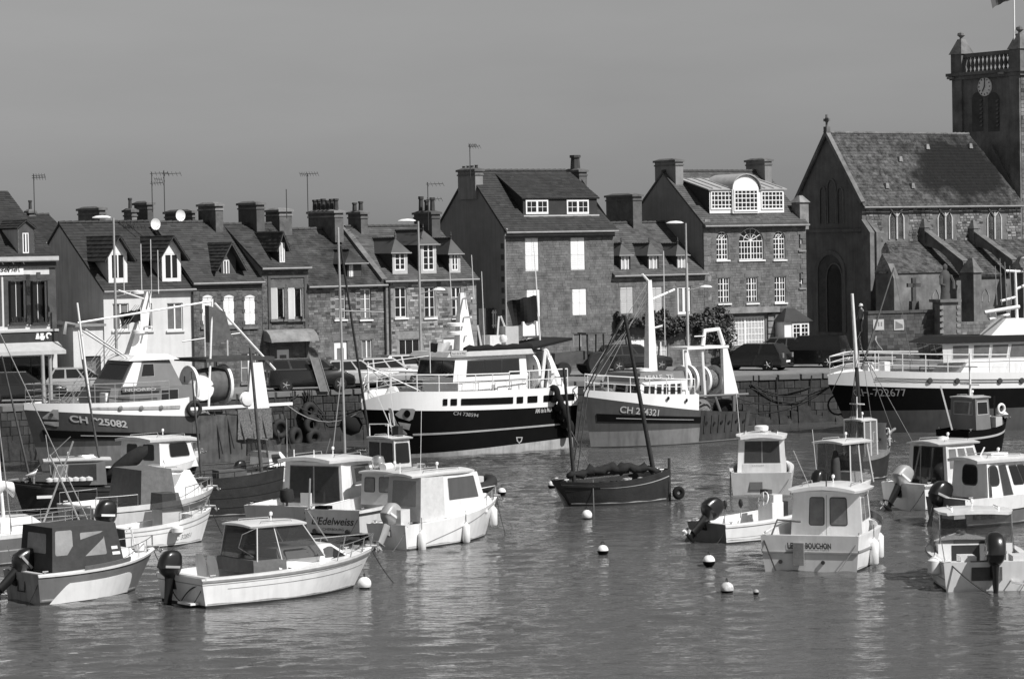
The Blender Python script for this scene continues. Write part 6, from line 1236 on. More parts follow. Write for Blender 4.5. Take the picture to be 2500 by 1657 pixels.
def px_text(e, h, body, x0, y0, x1, y1, hp, m, side=1, off=.03, **kw):
    """lettering whose baseline runs between two measured points, hp tall in the photograph"""
    a = hull_inv(e, h, x0, y0, side); b = hull_inv(e, h, x1, y1, side); c_ = hull_inv(e, h, x0, y0 - hp, side); H = c_[1] - a[1]
    return lettering('hull_lettering', body, lambda x, y: (lambda t, z: h.pt(t, h.kz(t, z), side, off))(lerp(a[0], b[0], x), lerp(a[1], b[1], x) + H * y), m, e, **kw)
# ---- T2 black trawler in the middle
e = boat('black_trawler', 'black hulled trawler with painted eyes and white wheelhouse at the quay', 1124, 1103, 215, 10.4, 'trawler', 'trawlers moored along the quay')
L, B = 11.0, 4.7; h = Hull(L, B, 2.05, 2.3, tr=.8, tm=.55, e=3.0, rake=.09, flare=.7, wl=.84, ew=1.9, zk=-.4, sheer=2.2, dip=.0, trake=.02)
X = lambda f: -L / 2 + f * L
h.shell(e, [(lambda t: h.kz(t, .1 + .42 * (1 - t)), 'boot_grey'), (1, 'hull_black')], nt=34, sub=6); bf = lambda t: .88 - .5 * max(0, (t - .86) / .14) ** 2 + .05 * (1 - t)
bulwark(h, e, 'hull_white', 0, 1, bf, .06); h.deckplate(e, 'deck_dark', 0, 1, .93, .05)
h.strip(e, 'white_line', 'mark_pale', lambda t: h.kz(t, 1.02 + .14 * (1 - t)), lambda t: h.kz(t, 1.1 + .14 * (1 - t)), .08, .86, .03, sides=(1,))
def strip_seg(z0, z1, t0, t1): 
    mb = MB(); n = 12; secs = []
    for i in range(n + 1):
        t = lerp(t0, t1, i / n); p = h.pt(t, 1, 1); z = bf(t); o = Vector((0, .06 * z, 0)); nn = Vector((0, .03, 0)); secs.append([p + Vector((0, 0, z * z0)) + o * z0 + nn, p + Vector((0, 0, z * z1)) + o * z1 + nn])
    mb.loft(secs, closed=False); return mb.build('bulwark_stripe', 'hull_black', e, fix=False)
for t0, t1 in ((.02, .20), (.235, .29), (.315, .35), (.37, .64), (.66, .69), (.705, .725)): strip_seg(.28, .62, t0, t1)
for sd in (1,):
    marks(e, h, [[(964, 1011), (980, 996), (993, 989), (1008, 989), (1014, 1000), (1008, 1022), (999, 1027), (974, 1019)]], 'mark_pale', 1, .03, 'painted_eye'); marks(e, h, [circ(994, 1009, 8, 9)], 'hull_black', 1, .05, 'painted_pupil'); marks(e, h, [[(972, 1029), (1003, 1034), (999, 1049), (980, 1044)]], 'mark_pale', 1, .03, 'painted_cheek')
    marks(e, h, [[(948, 995), (955, 995), (963, 1022), (972, 1044), (994, 1057), (994, 1061), (968, 1052), (957, 1028)]], 'boot_grey', 1, .03, 'painted_whisker')
decal(h, e, [(.93, 2.0), (.88, 1.75), (.87, 1.5), (.91, 1.45)], 'boot_grey', -1, .03, 'painted_eye'); decal(h, e, ell(.895, 1.66, .012, .1), 'hull_black', -1, .05, 'painted_pupil')
px_text(e, h, 'CH 738594', 1107, 1012, 1168, 1018, 9, 'boot_grey', shear=.3); px_text(e, h, 'AMI de la MER', 1306, 1008, 1347, 1004, 11, 'paint_trim', bold=.02)
marks(e, h, [[(1259, 1066), (1275, 1066), (1273, 1076), (1267, 1082), (1261, 1076)]], 'paint_trim', 1, .03, 'painted_crest'); marks(e, h, [[(1262, 1068), (1272, 1068), (1270, 1075), (1267, 1078), (1264, 1075)]], 'hull_black', 1, .05, 'painted_crest')
top_rail(h, e, .38, 1.0, bf, .78, 8, .03)
top_rail(h, e, .05, .38, bf, .85, 4, .03, sides=(1, -1))
X2 = lambda f: -L / 2 + (f - .12) * L
wh, q = cabin_box(e, X2(.36), X2(.73), 1.55, 2.0, 3.45, 1.5, .15, .0, 'hull_white', 'deckhouse')
for u in (.06, .3, .54, .78): panel(wh, 'house_panel', q['P'], u, u + .16, .1, .95, 'gelcoat', .012, .02, frame='rub_grey', fw=.02)
for u, v in ((.24, .2), (.49, .35), (.73, .2)): panel(wh, 'vent_grille', q['P'], u, u + .04, v, v + .5, 'deck_dark', .012, .02)
wh2, q = cabin_box(e, X2(.36), X2(.75), 1.62, 3.45, 4.62, 1.5, .25, -.0, 'hull_white', 'wheelhouse')
for u in (.18, .42, .66): panel(wh2, 'side_window', q['P'], u, u + .23, .22, .8, 'glass', frame='rub', fw=.05)
for u in (.03, .35, .67): panel(wh2, 'front_window', q['F'], u, u + .3, .22, .8, 'glass', frame='rub', fw=.05)
k = MB(); k.hexa([(X2(.33), -1.75, 4.62), (X2(.78), -1.65, 4.62), (X2(.78), 1.65, 4.62), (X2(.33), 1.75, 4.62)], [(X2(.34), -1.7, 4.86), (X2(.76), -1.6, 4.86), (X2(.76), 1.6, 4.86), (X2(.34), 1.7, 4.86)]); k.build('wheelhouse_roof', 'paint_trim', e)
rb = MB(); secs = []
for i in range(15):
    xx = lerp(X2(.33), X2(.68), i / 14); zz = 4.95 + .04 * math.sin(i * 2.1); secs.append([Vector((xx, 1.5 + .16 * math.cos(a), zz + (.17 + .02 * math.sin(i * 3)) * math.sin(a))) for a in [2 * math.pi * j / 8 for j in range(8)]])
rb.loft(secs); rb.build('rolled_net', 'tarp', e, 60)
k = MB(); k.slab([(X2(.34), -1.6, 4.9), (X2(.34), 1.6, 4.9), (X2(.1), 1.4, 5.3), (X2(.1), -1.4, 5.3)], .12); k.build('stern_awning', 'tarp', e)
k = MB(); k.box(X2(.68), X2(.76), 1.62, 1.68, 4.68, 4.92); nb = k.build('name_board', 'paint_trim', e); lettering('board_lettering', 'Ami de la Mer', lambda x, y: (lerp(X2(.757), X2(.685), x), 1.685, 4.74 + .1 * y), 'rub', nb)
ms = MB(); ms.hexa([(X2(.55), -.28, 4.86), (X2(.63), -.28, 4.86), (X2(.63), .28, 4.86), (X2(.55), .28, 4.86)], [(X2(.585), -.1, 7.6), (X2(.61), -.1, 7.6), (X2(.61), .1, 7.6), (X2(.585), .1, 7.6)]); m_ = ms.build('mast', 'spar_white', e)
for z, w in ((7.3, .9), (6.4, .8), (5.5, .5)): k = MB(); k.tube([(X2(.6), -w, z), (X2(.6), w, z + .05)], .05, 6); k.build('mast_arm', 'spar_white', m_)
for z, r in ((6.0, .42), (5.6, .4)): k = MB(); k.lathe([(.1, 0), (r, .03), (r, .16), (r * .8, .2)], (X2(.66), .4, z), 16); k.build('radar_drum', 'spar_white', m_, 50)
for i, (x, y, z) in enumerate(((.57, .6, 9.4), (.62, -.5, 9.0), (.5, .3, 8.6))): line(m_, [(X2(x), y, 5.0 if i == 2 else 7.3), (X2(x) + .1, y, z)], .02, 'spar_white', 'aerial')
k = MB(); k.lathe([(0, -.2), (.16, -.15), (.2, 0), (.16, .15), (0, .2)], (X2(.42), .6, 5.35), 12); k.build('dome', 'spar_white', e, 50)
drum(e, X(.14), -.3, .45, 3.7, .95, .55, 'net', y=.8); 
gz = MB(); gz.tube([(X(.06), 1.5, 2.7), (X(.12), 1.4, 4.7), (X(.14), 1.3, 4.9)], .1, 6); gz.tube([(X(.16), 1.5, 2.9), (X(.13), 1.4, 4.7)], .1, 6); gz.tube([(X(.06), -1.5, 2.7), (X(.12), -1.4, 4.7), (X(.14), -1.3, 4.9)], .1, 6); gz.tube([(X(.12), -1.4, 4.7), (X(.12), 1.4, 4.7)], .1, 6); gz.build('gallows', 'spar_white', e, 50)
k = MB(); k.slab([(X(.02), 1.55, 2.6), (X(.14), 1.55, 2.6), (X(.1), 1.45, 4.5)], .12, 0, (0, 1, 0)); k.build('gallows_plate', 'hull_white', e)
for x, z in ((X(.22), 3.2), (X(.19), 3.3)): k = MB(); k.lathe([(.4, -.2), (.5, 0), (.4, .2)], (x, .9, z), 14, axis='Y'); k.build('winch', 'hull_white', e, 50)
k = MB(); k.box(X(.12), X(.22), -.6, 1.0, 2.1, 2.9); k.build('engine_casing', 'house_grey', e)
for x0, z0, x1, z1 in ((.26, 4.9, .245, 6.4), (.18, 5.0, .235, 6.4), (.12, 5.2, .1, 6.6), (.1, 5.2, .06, 6.5), (.34, 4.9, .36, 6.0)): line(e, [(X(x0), -.6, z0), (X(x1), -.6, z1)], .05, 'spar_white', 'derrick')
for i in range(5): ty = tyre(e, (X(.06 + .02 * i), 2.1 + .03 * i, 1.0 + .42 * i), .3, .15, 'X', 'tarp', 'hanging_fender')
k = MB(); k.box(X(.16), X(.23), -.9, -.3, 4.95, 5.9); k.build('radio_locker', 'paint_trim', e); k = MB(); k.box(X(.04), X(.13), -1.0, -.4, 5.4, 6.1); k.build('raft_canister', 'hull_white', e); k = MB(); k.box(X(.26), X(.32), -.9, -.2, 4.95, 5.5); k.build('roof_locker', 'gelcoat_cream', e)
fl = thing('black_flag', 'large black flag on a white staff above the trawler stern', 'flag', bworld(e, (X(.05), -.2, 4.95)), R(20))
k = MB(); k.tube([(0, 0, 0), (-.25, 0, 5.0)], .045, 6, r2=.02); k.build('staff', 'spar_white', fl, 50); f_ = flag_mesh(1.55, 1.25, 2.4, .22, .25).build('cloth', 'tarp', fl, 60); f_.location.x = -.12
fl = thing('two_tone_flag', 'small black and white flag at the black trawler bow', 'flag', bworld(e, (X(.72), 1.2, 4.4)), R(-10)); mb = flag_mesh(1.0, .42, .9, -.12, .1, 1); mb.m = [0 if (i % 10) < 4 else 1 for i in range(len(mb.f))]; mb.build('cloth', ['tarp', 'paint_white'], fl, 60); k = MB(); k.tube([(0, 0, -.5), (0, 0, 1.0)], .02, 5); k.build('staff', 'spar_white', fl)
for s_ in (-1, 1): line(e, [(X(.97), 0, 4.3), (X(.75), s_ * 1.3, 2.95)], .03, 'spar_white', 'stay')
mast(e, (X(.965), 0, 2.5), (X(.965), 0, 4.5), .05, 'spar_white', name='stem_post'); line(e, [(X(.965), 0, 4.4), (X(.6), 0, 4.7)], .02, 'spar_white', 'stay')
k = MB(); k.lathe([(0, -.5), (.4, -.35), (.55, 0), (.4, .35), (0, .5)], (X(1.0) + .15, -.75, 1.55), 14); k.build('bow_fender', 'tarp', e, 50)
line(e, sag((X(.97), .2, 2.5), (X(.97) + 2.6, -3.0, 2.5), .8), .03, 'rope', 'mooring_line'); line(e, sag((X(.95), -.5, 2.4), (X(.97) + 2.0, -3.4, 2.5), .5), .03, 'rope_dark', 'mooring_line')
# ---- T3 grey trawler CH 274321
e = boat('grey_trawler', 'grey trawler with white bow bulwark and worn dark stern lettered CH 274321', 1602, 1081, 218, 10, 'trawler', 'trawlers moored along the quay')
L, B = 9.1, 4.2; h = Hull(L, B, 1.4, 2.5, tr=.8, tm=.5, e=2.4, rake=.05, flare=.8, wl=.86, ew=1.8, zk=-.4, sheer=1.7); X = lambda f: -L / 2 + f * L
h.shell(e, [(('z', .05), 'antifoul'), (('z', .78), 'steel_light'), (1, 'steel_grey')], nt=34, sub=5); bf = lambda t: lerp(.78, .32, (t - .4) / .6)
h.strip(e, 'worn_plating', 'worn_dark', lambda t: h.kz(t, .12), 1.005, -.005, .385, .02, sides=(1, -1))
for i in range(7): h.strip(e, 'rubbing_frame', 'worn_dark', lambda t: h.kz(t, .5), lambda t: h.kz(t, 1.35), .02 + i * .055, .03 + i * .055, .06, sides=(1,))
for i in range(6): decal(h, e, ell(.045 + i * .06, .95 + .04 * (i % 2), .009, .09, 8), 'tarp', 1, .08, 'freeing_port')
bulwark(h, e, 'hull_white', .4, 1, bf, .03); h.deckplate(e, 'deck_dark', 0, 1, .96, .05)
h.strip(e, 'black_band', 'hull_black', lambda t: h.kz(t, lerp(1.02, 1.3, (t - .38) / .58)), lambda t: h.kz(t, lerp(1.3, 1.66, (t - .38) / .58)), .385, .96, .04, sides=(1,)); h.strip(e, 'band_line', 'paint_trim', lambda t: h.kz(t, lerp(1.15, 1.46, (t - .38) / .58)), lambda t: h.kz(t, lerp(1.17, 1.49, (t - .38) / .58)), .44, .88, .05, sides=(1,))
px_text(e, h, 'CH 274321', 1514, 1006, 1609, 1015, 16, 'paint_trim', shear=.15, bold=.02)
for t in (.62, .5): decal(h, e, ell(t, h.zs(t) + .42, .009, .1, 10), 'glass', 1, .05, 'porthole')
top_rail(h, e, .42, 1.0, bf, .75, 7, .03)
wh, q = cabin_box(e, X(.4), X(.76), 1.5, 2.0, 3.1, 1.45, .2, 0, 'hull_white', 'deckhouse')
for u in (.08, .2, .34, .48, .62, .76): panel(wh, 'side_window', q['P'], u, u + .09, .42, .85, 'glass', rnd=.03, frame='rub_grey', fw=.03)
for u in (.06, .38, .7): panel(wh, 'front_window', q['F'], u, u + .24, .42, .85, 'glass', rnd=.03, frame='rub_grey', fw=.03)
k = MB(); k.hexa([(X(.42), -1.4, 3.1), (X(.74), -1.35, 3.1), (X(.74), 1.35, 3.1), (X(.42), 1.4, 3.1)], [(X(.42), -1.3, 3.55), (X(.72), -1.25, 3.55), (X(.72), 1.25, 3.55), (X(.42), 1.3, 3.55)]); k.build('wheelhouse_top', 'house_grey', e)
lettering('board_lettering', 'LEALE  TE', lambda x, y: (lerp(X(.7), X(.5), x), 1.395 - .05 * y, 3.22 + .2 * y), 'paint_trim', e, bold=.02)
ms = MB(); ms.hexa([(X(.5), -.2, 3.5), (X(.56), -.2, 3.5), (X(.56), .2, 3.5), (X(.5), .2, 3.5)], [(X(.52), -.08, 8.0), (X(.545), -.08, 8.0), (X(.545), .08, 8.0), (X(.52), .08, 8.0)]); m_ = ms.build('mast', 'spar_white', e)
for p0, p1 in (((.53, 0, 7.0), (.37, .2, 7.5)), ((.53, 0, 5.6), (.47, .3, 5.75)), ((.53, 0, 7.9), (.58, 0, 8.3))): k = MB(); k.tube([(X(p0[0]), p0[1], p0[2]), (X(p1[0]), p1[1], p1[2])], .06, 6); k.build('mast_arm', 'spar_white', m_)
k = MB(); k.box(X(.12), X(.42), .2, 1.6, 4.58, 4.7); k.build('gantry_deck', 'hull_white', e)
for x, y in ((X(.13), 1.5), (X(.13), -1.5)): k = MB(); k.hexa([(x - .75, y - .1, 2.1), (x + .25, y - .1, 2.1), (x + .25, y + .1, 2.1), (x - .75, y + .1, 2.1)], [(x - .0, y - .1, 4.55), (x + .3, y - .1, 4.55), (x + .3, y + .1, 4.55), (x, y + .1, 4.55)]); k.build('gantry_leg', 'hull_white', e)
for x, y in ((X(.4), 1.4), (X(.4), -1.4), (X(.28), 1.4)): k = MB(); k.tube([(x, y, 2.2), (x + .15, y, 4.55)], .08, 6); k.build('gantry_leg', 'hull_white', e)
k = MB(); P = [(X(.27), 1.2, 4.72), (X(.25), 1.15, 5.45), (X(.15), 1.15, 5.5), (X(.12), 1.2, 4.72)]; k.tube(P, .11, 8); k.build('roll_bar', 'hull_white', e, 50)
line(e, [(X(.38), 1.3, 4.72), (X(.38), 1.3, 8.8)], .025, 'spar_white', 'aerial'); line(e, [(X(.34), 1.3, 5.2), (X(.26), 1.3, 5.2)], .03, 'spar_white', 'gantry_rail'); line(e, [(X(.3), -1.3, 4.72), (X(.3), -1.3, 9.4)], .025, 'spar_white', 'aerial')
drum(e, X(.37), -.2, .25, 3.05, .75, .45, 'net', y=.9); drum(e, X(.2), -.4, .4, 3.0, .72, .5, 'net', name='warp_winch', y=.8)
k = MB(); k.tube([(X(.2), 1.7, 1.45), (X(.24), 1.7, 2.3)], .07, 6); k.tube([(X(.1), 1.7, 1.4), (X(.1), 1.7, 2.3)], .09, 6); k.build('deck_stanchion', 'house_grey', e); k = MB(); k.tube([(X(.0), 1.75, 2.25), (X(.42), 1.7, 2.3)], .06, 6); k.build('stern_rail', 'house_grey', e)
k = MB(); k.lathe([(0, 0), (.35, .03), (.3, .16), (0, .2)], (X(.62), .5, 3.55), 14); k.build('dome', 'spar_white', e, 50)
line(e, [(X(.95), 0, 3.6), (X(.53), 0, 8.0)], .02, 'rope', 'stay')
# ---- T1 grey trawler CH 925082 at left
e = boat('drum_trawler', 'grey trawler with net drum on its stern and white flare bow lettered CH 925082', 356, 1136, 214, 11.6, 'trawler', 'trawlers moored along the quay')
L, B = 12.0, 4.8; h = Hull(L, B, 2.15, 2.85, tr=.84, tm=.52, e=2.8, rake=.08, flare=.7, wl=.86, ew=1.9, zk=-.4, sheer=1.6); X = lambda f: -L / 2 + f * L
h.shell(e, [(('z', .05), 'antifoul'), (('z', 1.15), 'steel_light'), (1, 'steel_grey')], nt=34, sub=5); bf = lambda t: lerp(.86, .3, max(0, (t - .42) / .58) ** .8)
h.strip(e, 'worn_plating', 'steel_worn', lambda t: h.kz(t, .1), 1.005, -.005, .41, .02, sides=(1, -1)); bulwark(h, e, 'hull_white', .42, 1, bf, .04); h.deckplate(e, 'deck_dark', 0, 1, .96, .05)
h.strip(e, 'black_band', 'hull_black', lambda t: h.kz(t, lerp(1.22, 1.6, (t - .38) / .6)), lambda t: h.kz(t, lerp(1.5, 1.95, (t - .38) / .6)), .38, .965, .04, sides=(1, -1)); h.strip(e, 'band_line', 'paint_trim', lambda t: h.kz(t, lerp(1.38, 1.72, (t - .38) / .6)), lambda t: h.kz(t, lerp(1.41, 1.75, (t - .38) / .6)), .42, .85, .05, sides=(1,))
px_text(e, h, 'CH 925082', 172, 1028, 311, 1043, 16, 'paint_trim', bold=.03)
def bw_strip(z0, z1, t0, t1, m, name):
    mb = MB(); secs = []
    for i in range(13):
        t = lerp(t0, t1, i / 12); p = h.pt(t, 1, 1); z = bf(t); o = Vector((0, .04 * z, 0)); nn = Vector((0, .035, 0)); secs.append([p + Vector((0, 0, z * z0)) + nn + o * z0, p + Vector((0, 0, z * z1)) + nn + o * z1])
    mb.loft(secs, closed=False); mb.build(name, m, e, fix=False)
bw_strip(.42, .62, .46, .80, 'boot_grey', 'bulwark_stripe')
for t in (.62, .54, .7): p = h.pt(t, 1, 1); z = bf(t) * .52; k = MB(); k.lathe([(.0, .05), (.09, .05), (.12, .03)], (p.x, p.y + .02, p.z + z), 12, axis='Y'); k.build('porthole', 'hull_grey', e, 50)
marks(e, h, [[(104, 1018), (130, 997), (143, 997), (144, 1024), (105, 1022)]], 'mark_pale', 1, .03, 'painted_eye'); marks(e, h, [circ(126, 1012, 5, 5)], 'steel_grey', 1, .05, 'painted_pupil'); marks(e, h, [[(107, 1028), (144, 1029), (144, 1040), (134, 1040), (109, 1034)]], 'mark_pale', 1, .03, 'painted_cheek')
decal(h, e, [(.93, 2.7), (.87, 2.5), (.87, 2.3), (.92, 2.3)], 'mark_pale', -1, .03, 'painted_eye')
top_rail(h, e, .5, 1.0, bf, .85, 8, .02, 'galv', 2); ty = tyre(e, tuple(h.pt(.405, 1.0, 1, .14) + Vector((0, 0, .35))), .3, .1, 'Y', 'rubber', 'lifebuoy')
wh, q = cabin_box(e, X(.36), X(.72), 1.6, 2.8, 3.7, 1.55, .2, 0, 'house_grey', 'deckhouse'); panel(wh, 'side_window', q['P'], .62, .82, .3, .8, 'glass', frame='rub_grey'); panel(wh, 'side_door', q['P'], .1, .24, .05, .95, 'deck_dark')
wv, q = cabin_box(e, X(.4), X(.66), 1.5, 3.7, 4.9, 1.3, .75, .55, 'house_grey', 'wheelhouse'); panel(wv, 'side_window', q['P'], .3, .55, .4, .85, 'glass', frame='rub_grey'); panel(wv, 'front_window', q['F'], .08, .92, .3, .85, 'glass'); panel(wv, 'white_panel', q['P'], .02, .24, .05, .98, 'hull_white', .012)
k = MB(); k.hexa([(X(.41), -1.5, 4.9), (X(.62), -1.4, 4.9), (X(.62), 1.4, 4.9), (X(.41), 1.5, 4.9)], [(X(.45), -1.2, 5.15), (X(.58), -1.2, 5.15), (X(.58), 1.2, 5.15), (X(.45), 1.2, 5.15)]); k.build('wheelhouse_roof', 'hull_white', e)
k = MB(); k.box(X(.5), X(.66), 1.6, 1.66, 3.5, 3.72); nb = k.build('name_board', 'deck_dark', e); lettering('board_lettering', 'NUOREO', lambda x, y: (lerp(X(.65), X(.52), x), 1.67, 3.54 + .13 * y), 'paint_trim', nb, bold=.02)
ms = MB(); ms.hexa([(X(.5), -.25, 5.15), (X(.57), -.25, 5.15), (X(.57), .25, 5.15), (X(.5), .25, 5.15)], [(X(.5) - .45, -.1, 8.0), (X(.5) - .2, -.1, 8.0), (X(.5) - .2, .1, 8.0), (X(.5) - .45, .1, 8.0)]); m_ = ms.build('mast', 'spar_white', e)
for p0, p1, r in (((X(.5) - .3, 0, 7.6), (X(.5) + 1.2, 0, 8.1), .04), ((X(.5) - .4, -.9, 8.0), (X(.5) - .4, .9, 8.05), .04), ((X(.5), -.5, 6.4), (X(.5), .9, 6.4), .05)): k = MB(); k.tube([p0, p1], r, 6); k.build('mast_arm', 'spar_white', m_)
for dx, dy, z in ((-.35, .3, 10.4), (-.5, .7, 9.9), (-.3, -.6, 10.2), (.9, 0, 9.6)): line(m_, [(X(.5) + dx, dy, 7.9), (X(.5) + dx, dy, z)], .02, 'spar_white', 'aerial')
for z in (6.1, 7.9): k = MB(); k.lathe([(.1, 0), (.3, .02), (.3, .14), (0, .2)], (X(.54), .5, z), 12); k.build('radar_drum', 'spar_white', m_, 50)
fl = thing('torn_flag', 'dark flag streaming beside the drum trawler mast', 'flag', bworld(e, (X(.52), .3, 6.7)), R(15)); f_ = flag_mesh(1.0, .55, .5, .35, .2).build('cloth', 'tarp', fl, 60); k = MB(); k.tube([(0, 0, -.6), (0, 0, .6)], .02, 5); k.build('staff', 'spar_white', fl)
# gallows and derricks
G = [((X(.78), 1.3, 3.0), (X(.82), 1.2, 7.6)), ((X(.29), 1.5, 2.6), (X(.25), 1.2, 7.6))]
for a, b in G: k = MB(); k.tube([a, b], .065, 8, r2=.05); k.build('gallows_post', 'spar_white', e, 50)
k = MB(); k.tube([(X(.82), 1.2, 6.7), (X(.25), 1.2, 7.5)], .05, 6); k.build('gallows_beam', 'spar_white', e, 50); k = MB(); k.tube([(X(.24), 1.2, 7.4), (X(-.02), 1.2, 4.2)], .055, 6); k.build('gallows_stay', 'spar_white', e, 50)
k = MB(); k.hexa([(X(.27), .9, 5.6), (X(.17), .9, 5.7), (X(.17), 1.3, 5.7), (X(.27), 1.3, 5.6)], [(X(.27), .9, 7.3), (X(.2), .9, 7.0), (X(.2), 1.3, 7.0), (X(.27), 1.3, 7.3)]); k.build('net_hopper', 'deck_dark', e)
k = MB(); k.tube([(X(.83), 1.1, 6.6), (X(.87), 1.2, 6.7), (X(.88), 1.25, 6.2)], .12, 6); k.build('hauling_block', 'house_grey', e, 50)
for y in (.9, 1.5): line(e, [(X(.8), y, 6.4), (X(.6), y * .6, 5.0)], .04, 'spar_white', 'stay')
drum(e, X(.26), -.85, .9, 3.6, .95, .8, 'deck_dark', y=.7); k = MB(); k.lathe([(.55, -.3), (.62, 0), (.55, .3)], (X(.31), 1.2, 3.5), 18, axis='Y'); k.build('warp_winch', 'spar_white', e, 50); k = MB(); k.lathe([(.2, -.15), (.32, -.12), (.2, 0), (.32, .12), (.2, .15)], (X(.14), 1.9, 2.95), 14, axis='Y'); k.build('fairlead', 'spar_white', e, 50)
k = MB(); k.hexa([(X(.02), 1.3, 2.2), (X(.12), 1.3, 2.2), (X(.12), 1.5, 2.2), (X(.02), 1.5, 2.2)], [(X(.05), 1.3, 4.6), (X(.1), 1.3, 4.6), (X(.1), 1.5, 4.6), (X(.05), 1.5, 4.6)]); k.build('drum_support', 'hull_white', e); k = MB(); k.box(X(-.06), X(.42), 1.75, 1.95, 2.55, 2.68); k.build('stern_rail', 'hull_white', e); k = MB(); k.box(X(.0), X(.3), -1.6, 1.6, 4.7, 4.85); k.build('drum_cover', 'canvas', e)
for x in (.18, .08): line(e, [(X(x), -1.2, 4.8), (X(x), -1.2, 6.8)], .035, 'spar_white', 'derrick_post')
line(e, [(X(.28), -1.2, 5.6), (X(.02), -1.2, 5.9)], .03, 'spar_white', 'derrick_post'); k = MB(); k.lathe([(0, -.3), (.32, -.1), (.3, .2), (0, .4)], (X(.6), 1.0, 3.0), 10); k.build('black_bag', 'tarp', e, 50)
k = MB(); k.box(X(.66), X(.72), .8, 1.4, 2.85, 3.5); k.build('deck_locker', 'hull_white', e)
for x in (.93, .9): mast(e, (X(x), .3, 3.0), (X(x), .25, 5.3), .09, 'galv', .09, 'bow_bollard')
for i, (t, z) in enumerate(((.02, 1.5),)): ty = tyre(e, tuple(h.pt(t, h.kz(t, z), 1, .18)), .34, .14, 'Y', 'rubber', 'hanging_tyre')
for i in range(7): line(e, sag((X(.3 - .05 * i), 2.25, 2.5), (X(.27 - .05 * i), 2.35, .5 + .2 * (i % 3)), .05), .035, 'rope_dark', 'hanging_warp')
k = MB(); k.loft([[Vector((X(.2 - .03 * i), 2.3 + .04 * math.sin(i * 2 + j), 2.5 - .28 * j)) for j in range(6)] for i in range(6)], closed=False); k.build('draped_net', 'net', e, 60)
# ---- T4 black trawler at right
e = boat('long_black_trawler', 'long black trawler with white upper works and railings below the church', 2356, 1046, 196, 15, 'trawler', 'trawlers moored along the quay')
L, B = 15.0, 5.2; h = Hull(L, B, 2.1, 2.5, tr=.84, tm=.45, e=2.4, rake=.09, flare=.75, wl=.86, ew=1.8, zk=-.4, sheer=2.4); X = lambda f: -L / 2 + f * L
h.shell(e, [(('z', 1.15), 'steel_grey'), (1, 'hull_black')], nt=34, sub=5); bf = lambda t: .8 - .3 * max(0, (t - .85) / .15) ** 2; bulwark(h, e, 'hull_white', 0, 1, bf, .06); h.deckplate(e, 'deck_dark', 0, 1, .95, .05)
for z0, z1 in ((.52, .58), (.36, .42)):
    mb = MB(); secs = []
    for i in range(13): t = lerp(.36, .87, i / 12); p = h.pt(t, 1, 1); z = bf(t); secs.append([p + Vector((0, .03 + .05 * z0, z * z0)), p + Vector((0, .03 + .05 * z1, z * z1))])
    mb.loft(secs, closed=False); mb.build('bulwark_stripe', 'hull_grey', e, fix=False)
for t in (.7, .61, .46, .38): p = h.pt(t, 1, 1); k = MB(); k.lathe([(0, .08), (.12, .08), (.15, .04)], (p.x, p.y + .02, p.z + bf(t) * .47), 12, axis='Y'); k.build('porthole', 'rub', e, 50)
px_text(e, h, 'CH-722677', 2087, 966, 2215, 966, 18, 'mark_pale', shear=.1)
top_rail(h, e, .42, 1.0, bf, .9, 9, .03, mids=2)
wh, q = cabin_box(e, X(.2), X(.6), 1.7, 2.3, 3.45, 1.65, .9, 0, 'hull_white', 'deckhouse')
for u in (.3, .45, .6): panel(wh, 'house_panel', q['P'], u, u + .12, .1, .95, 'gelcoat', .012, .02)
wv, q = cabin_box(e, X(.26), X(.62), 1.6, 3.48, 4.45, 1.75, -.15, -.25, 'hull_white', 'wheelhouse', w0f=1.4, w1f=1.6)
for u in (.1, .3, .48, .66): panel(wv, 'side_window', q['P'], u, u + .15, .2, .88, 'glass_lit', frame='hull_white', fw=.04)
for u in (.02, .27, .52, .77): panel(wv, 'front_window', q['F'], u, u + .22, .18, .9, 'glass', frame='deck_dark', fw=.04)
k = MB(); k.hexa([(X(.2), -1.9, 4.45), (X(.66), -1.75, 4.45), (X(.66), 1.75, 4.45), (X(.2), 1.9, 4.45)], [(X(.22), -1.7, 4.75), (X(.6), -1.5, 4.80), (X(.6), 1.5, 4.80), (X(.22), 1.7, 4.75)]); k.build('wheelhouse_roof', 'tarp', e)
k = MB(); k.hexa([(X(.28), -.8, 4.77), (X(.42), -.7, 4.77), (X(.42), .7, 4.77), (X(.28), .8, 4.77)], [(X(.28), -.6, 5.60), (X(.36), -.6, 5.60), (X(.36), .6, 5.60), (X(.28), .6, 5.60)]); k.build('flue_housing', 'hull_white', e)
mast(e, (X(.3), 0, 5.50), (X(.305), 0, 8.10), .09, 'spar_white', .07); mast(e, (X(.26), .4, 4.80), (X(.27), .4, 10.90), .05, 'galv', .03, 'aerial_mast')
for p0, p1 in (((.3, 0, 8.00), (.25, 0, 8.00)), ((.3, 0, 8.00), (.34, 0, 8.05)), ((.3, 0, 6.70), (.36, 0, 6.50)), ((.3, 0, 7.10), (.25, 0, 7.40)), ((.33, 0, 5.80), (.42, .5, 5.60))): k = MB(); k.tube([(X(p0[0]), p0[1], p0[2]), (X(p1[0]), p1[1], p1[2])], .07, 6); k.build('mast_arm', 'spar_white', e)
k = MB(); k.lathe([(0, -.32), (.24, -.24), (.32, 0), (.24, .24), (0, .32)], (X(.265), 0, 8.45), 14); k.build('satellite_dome', 'spar_white', e, 50); k = MB(); k.lathe([(0, -.25), (.2, -.18), (.26, 0), (.2, .18), (0, .25)], (X(.4), .2, 5.75), 14); k.build('satellite_dome', 'spar_white', e, 50)
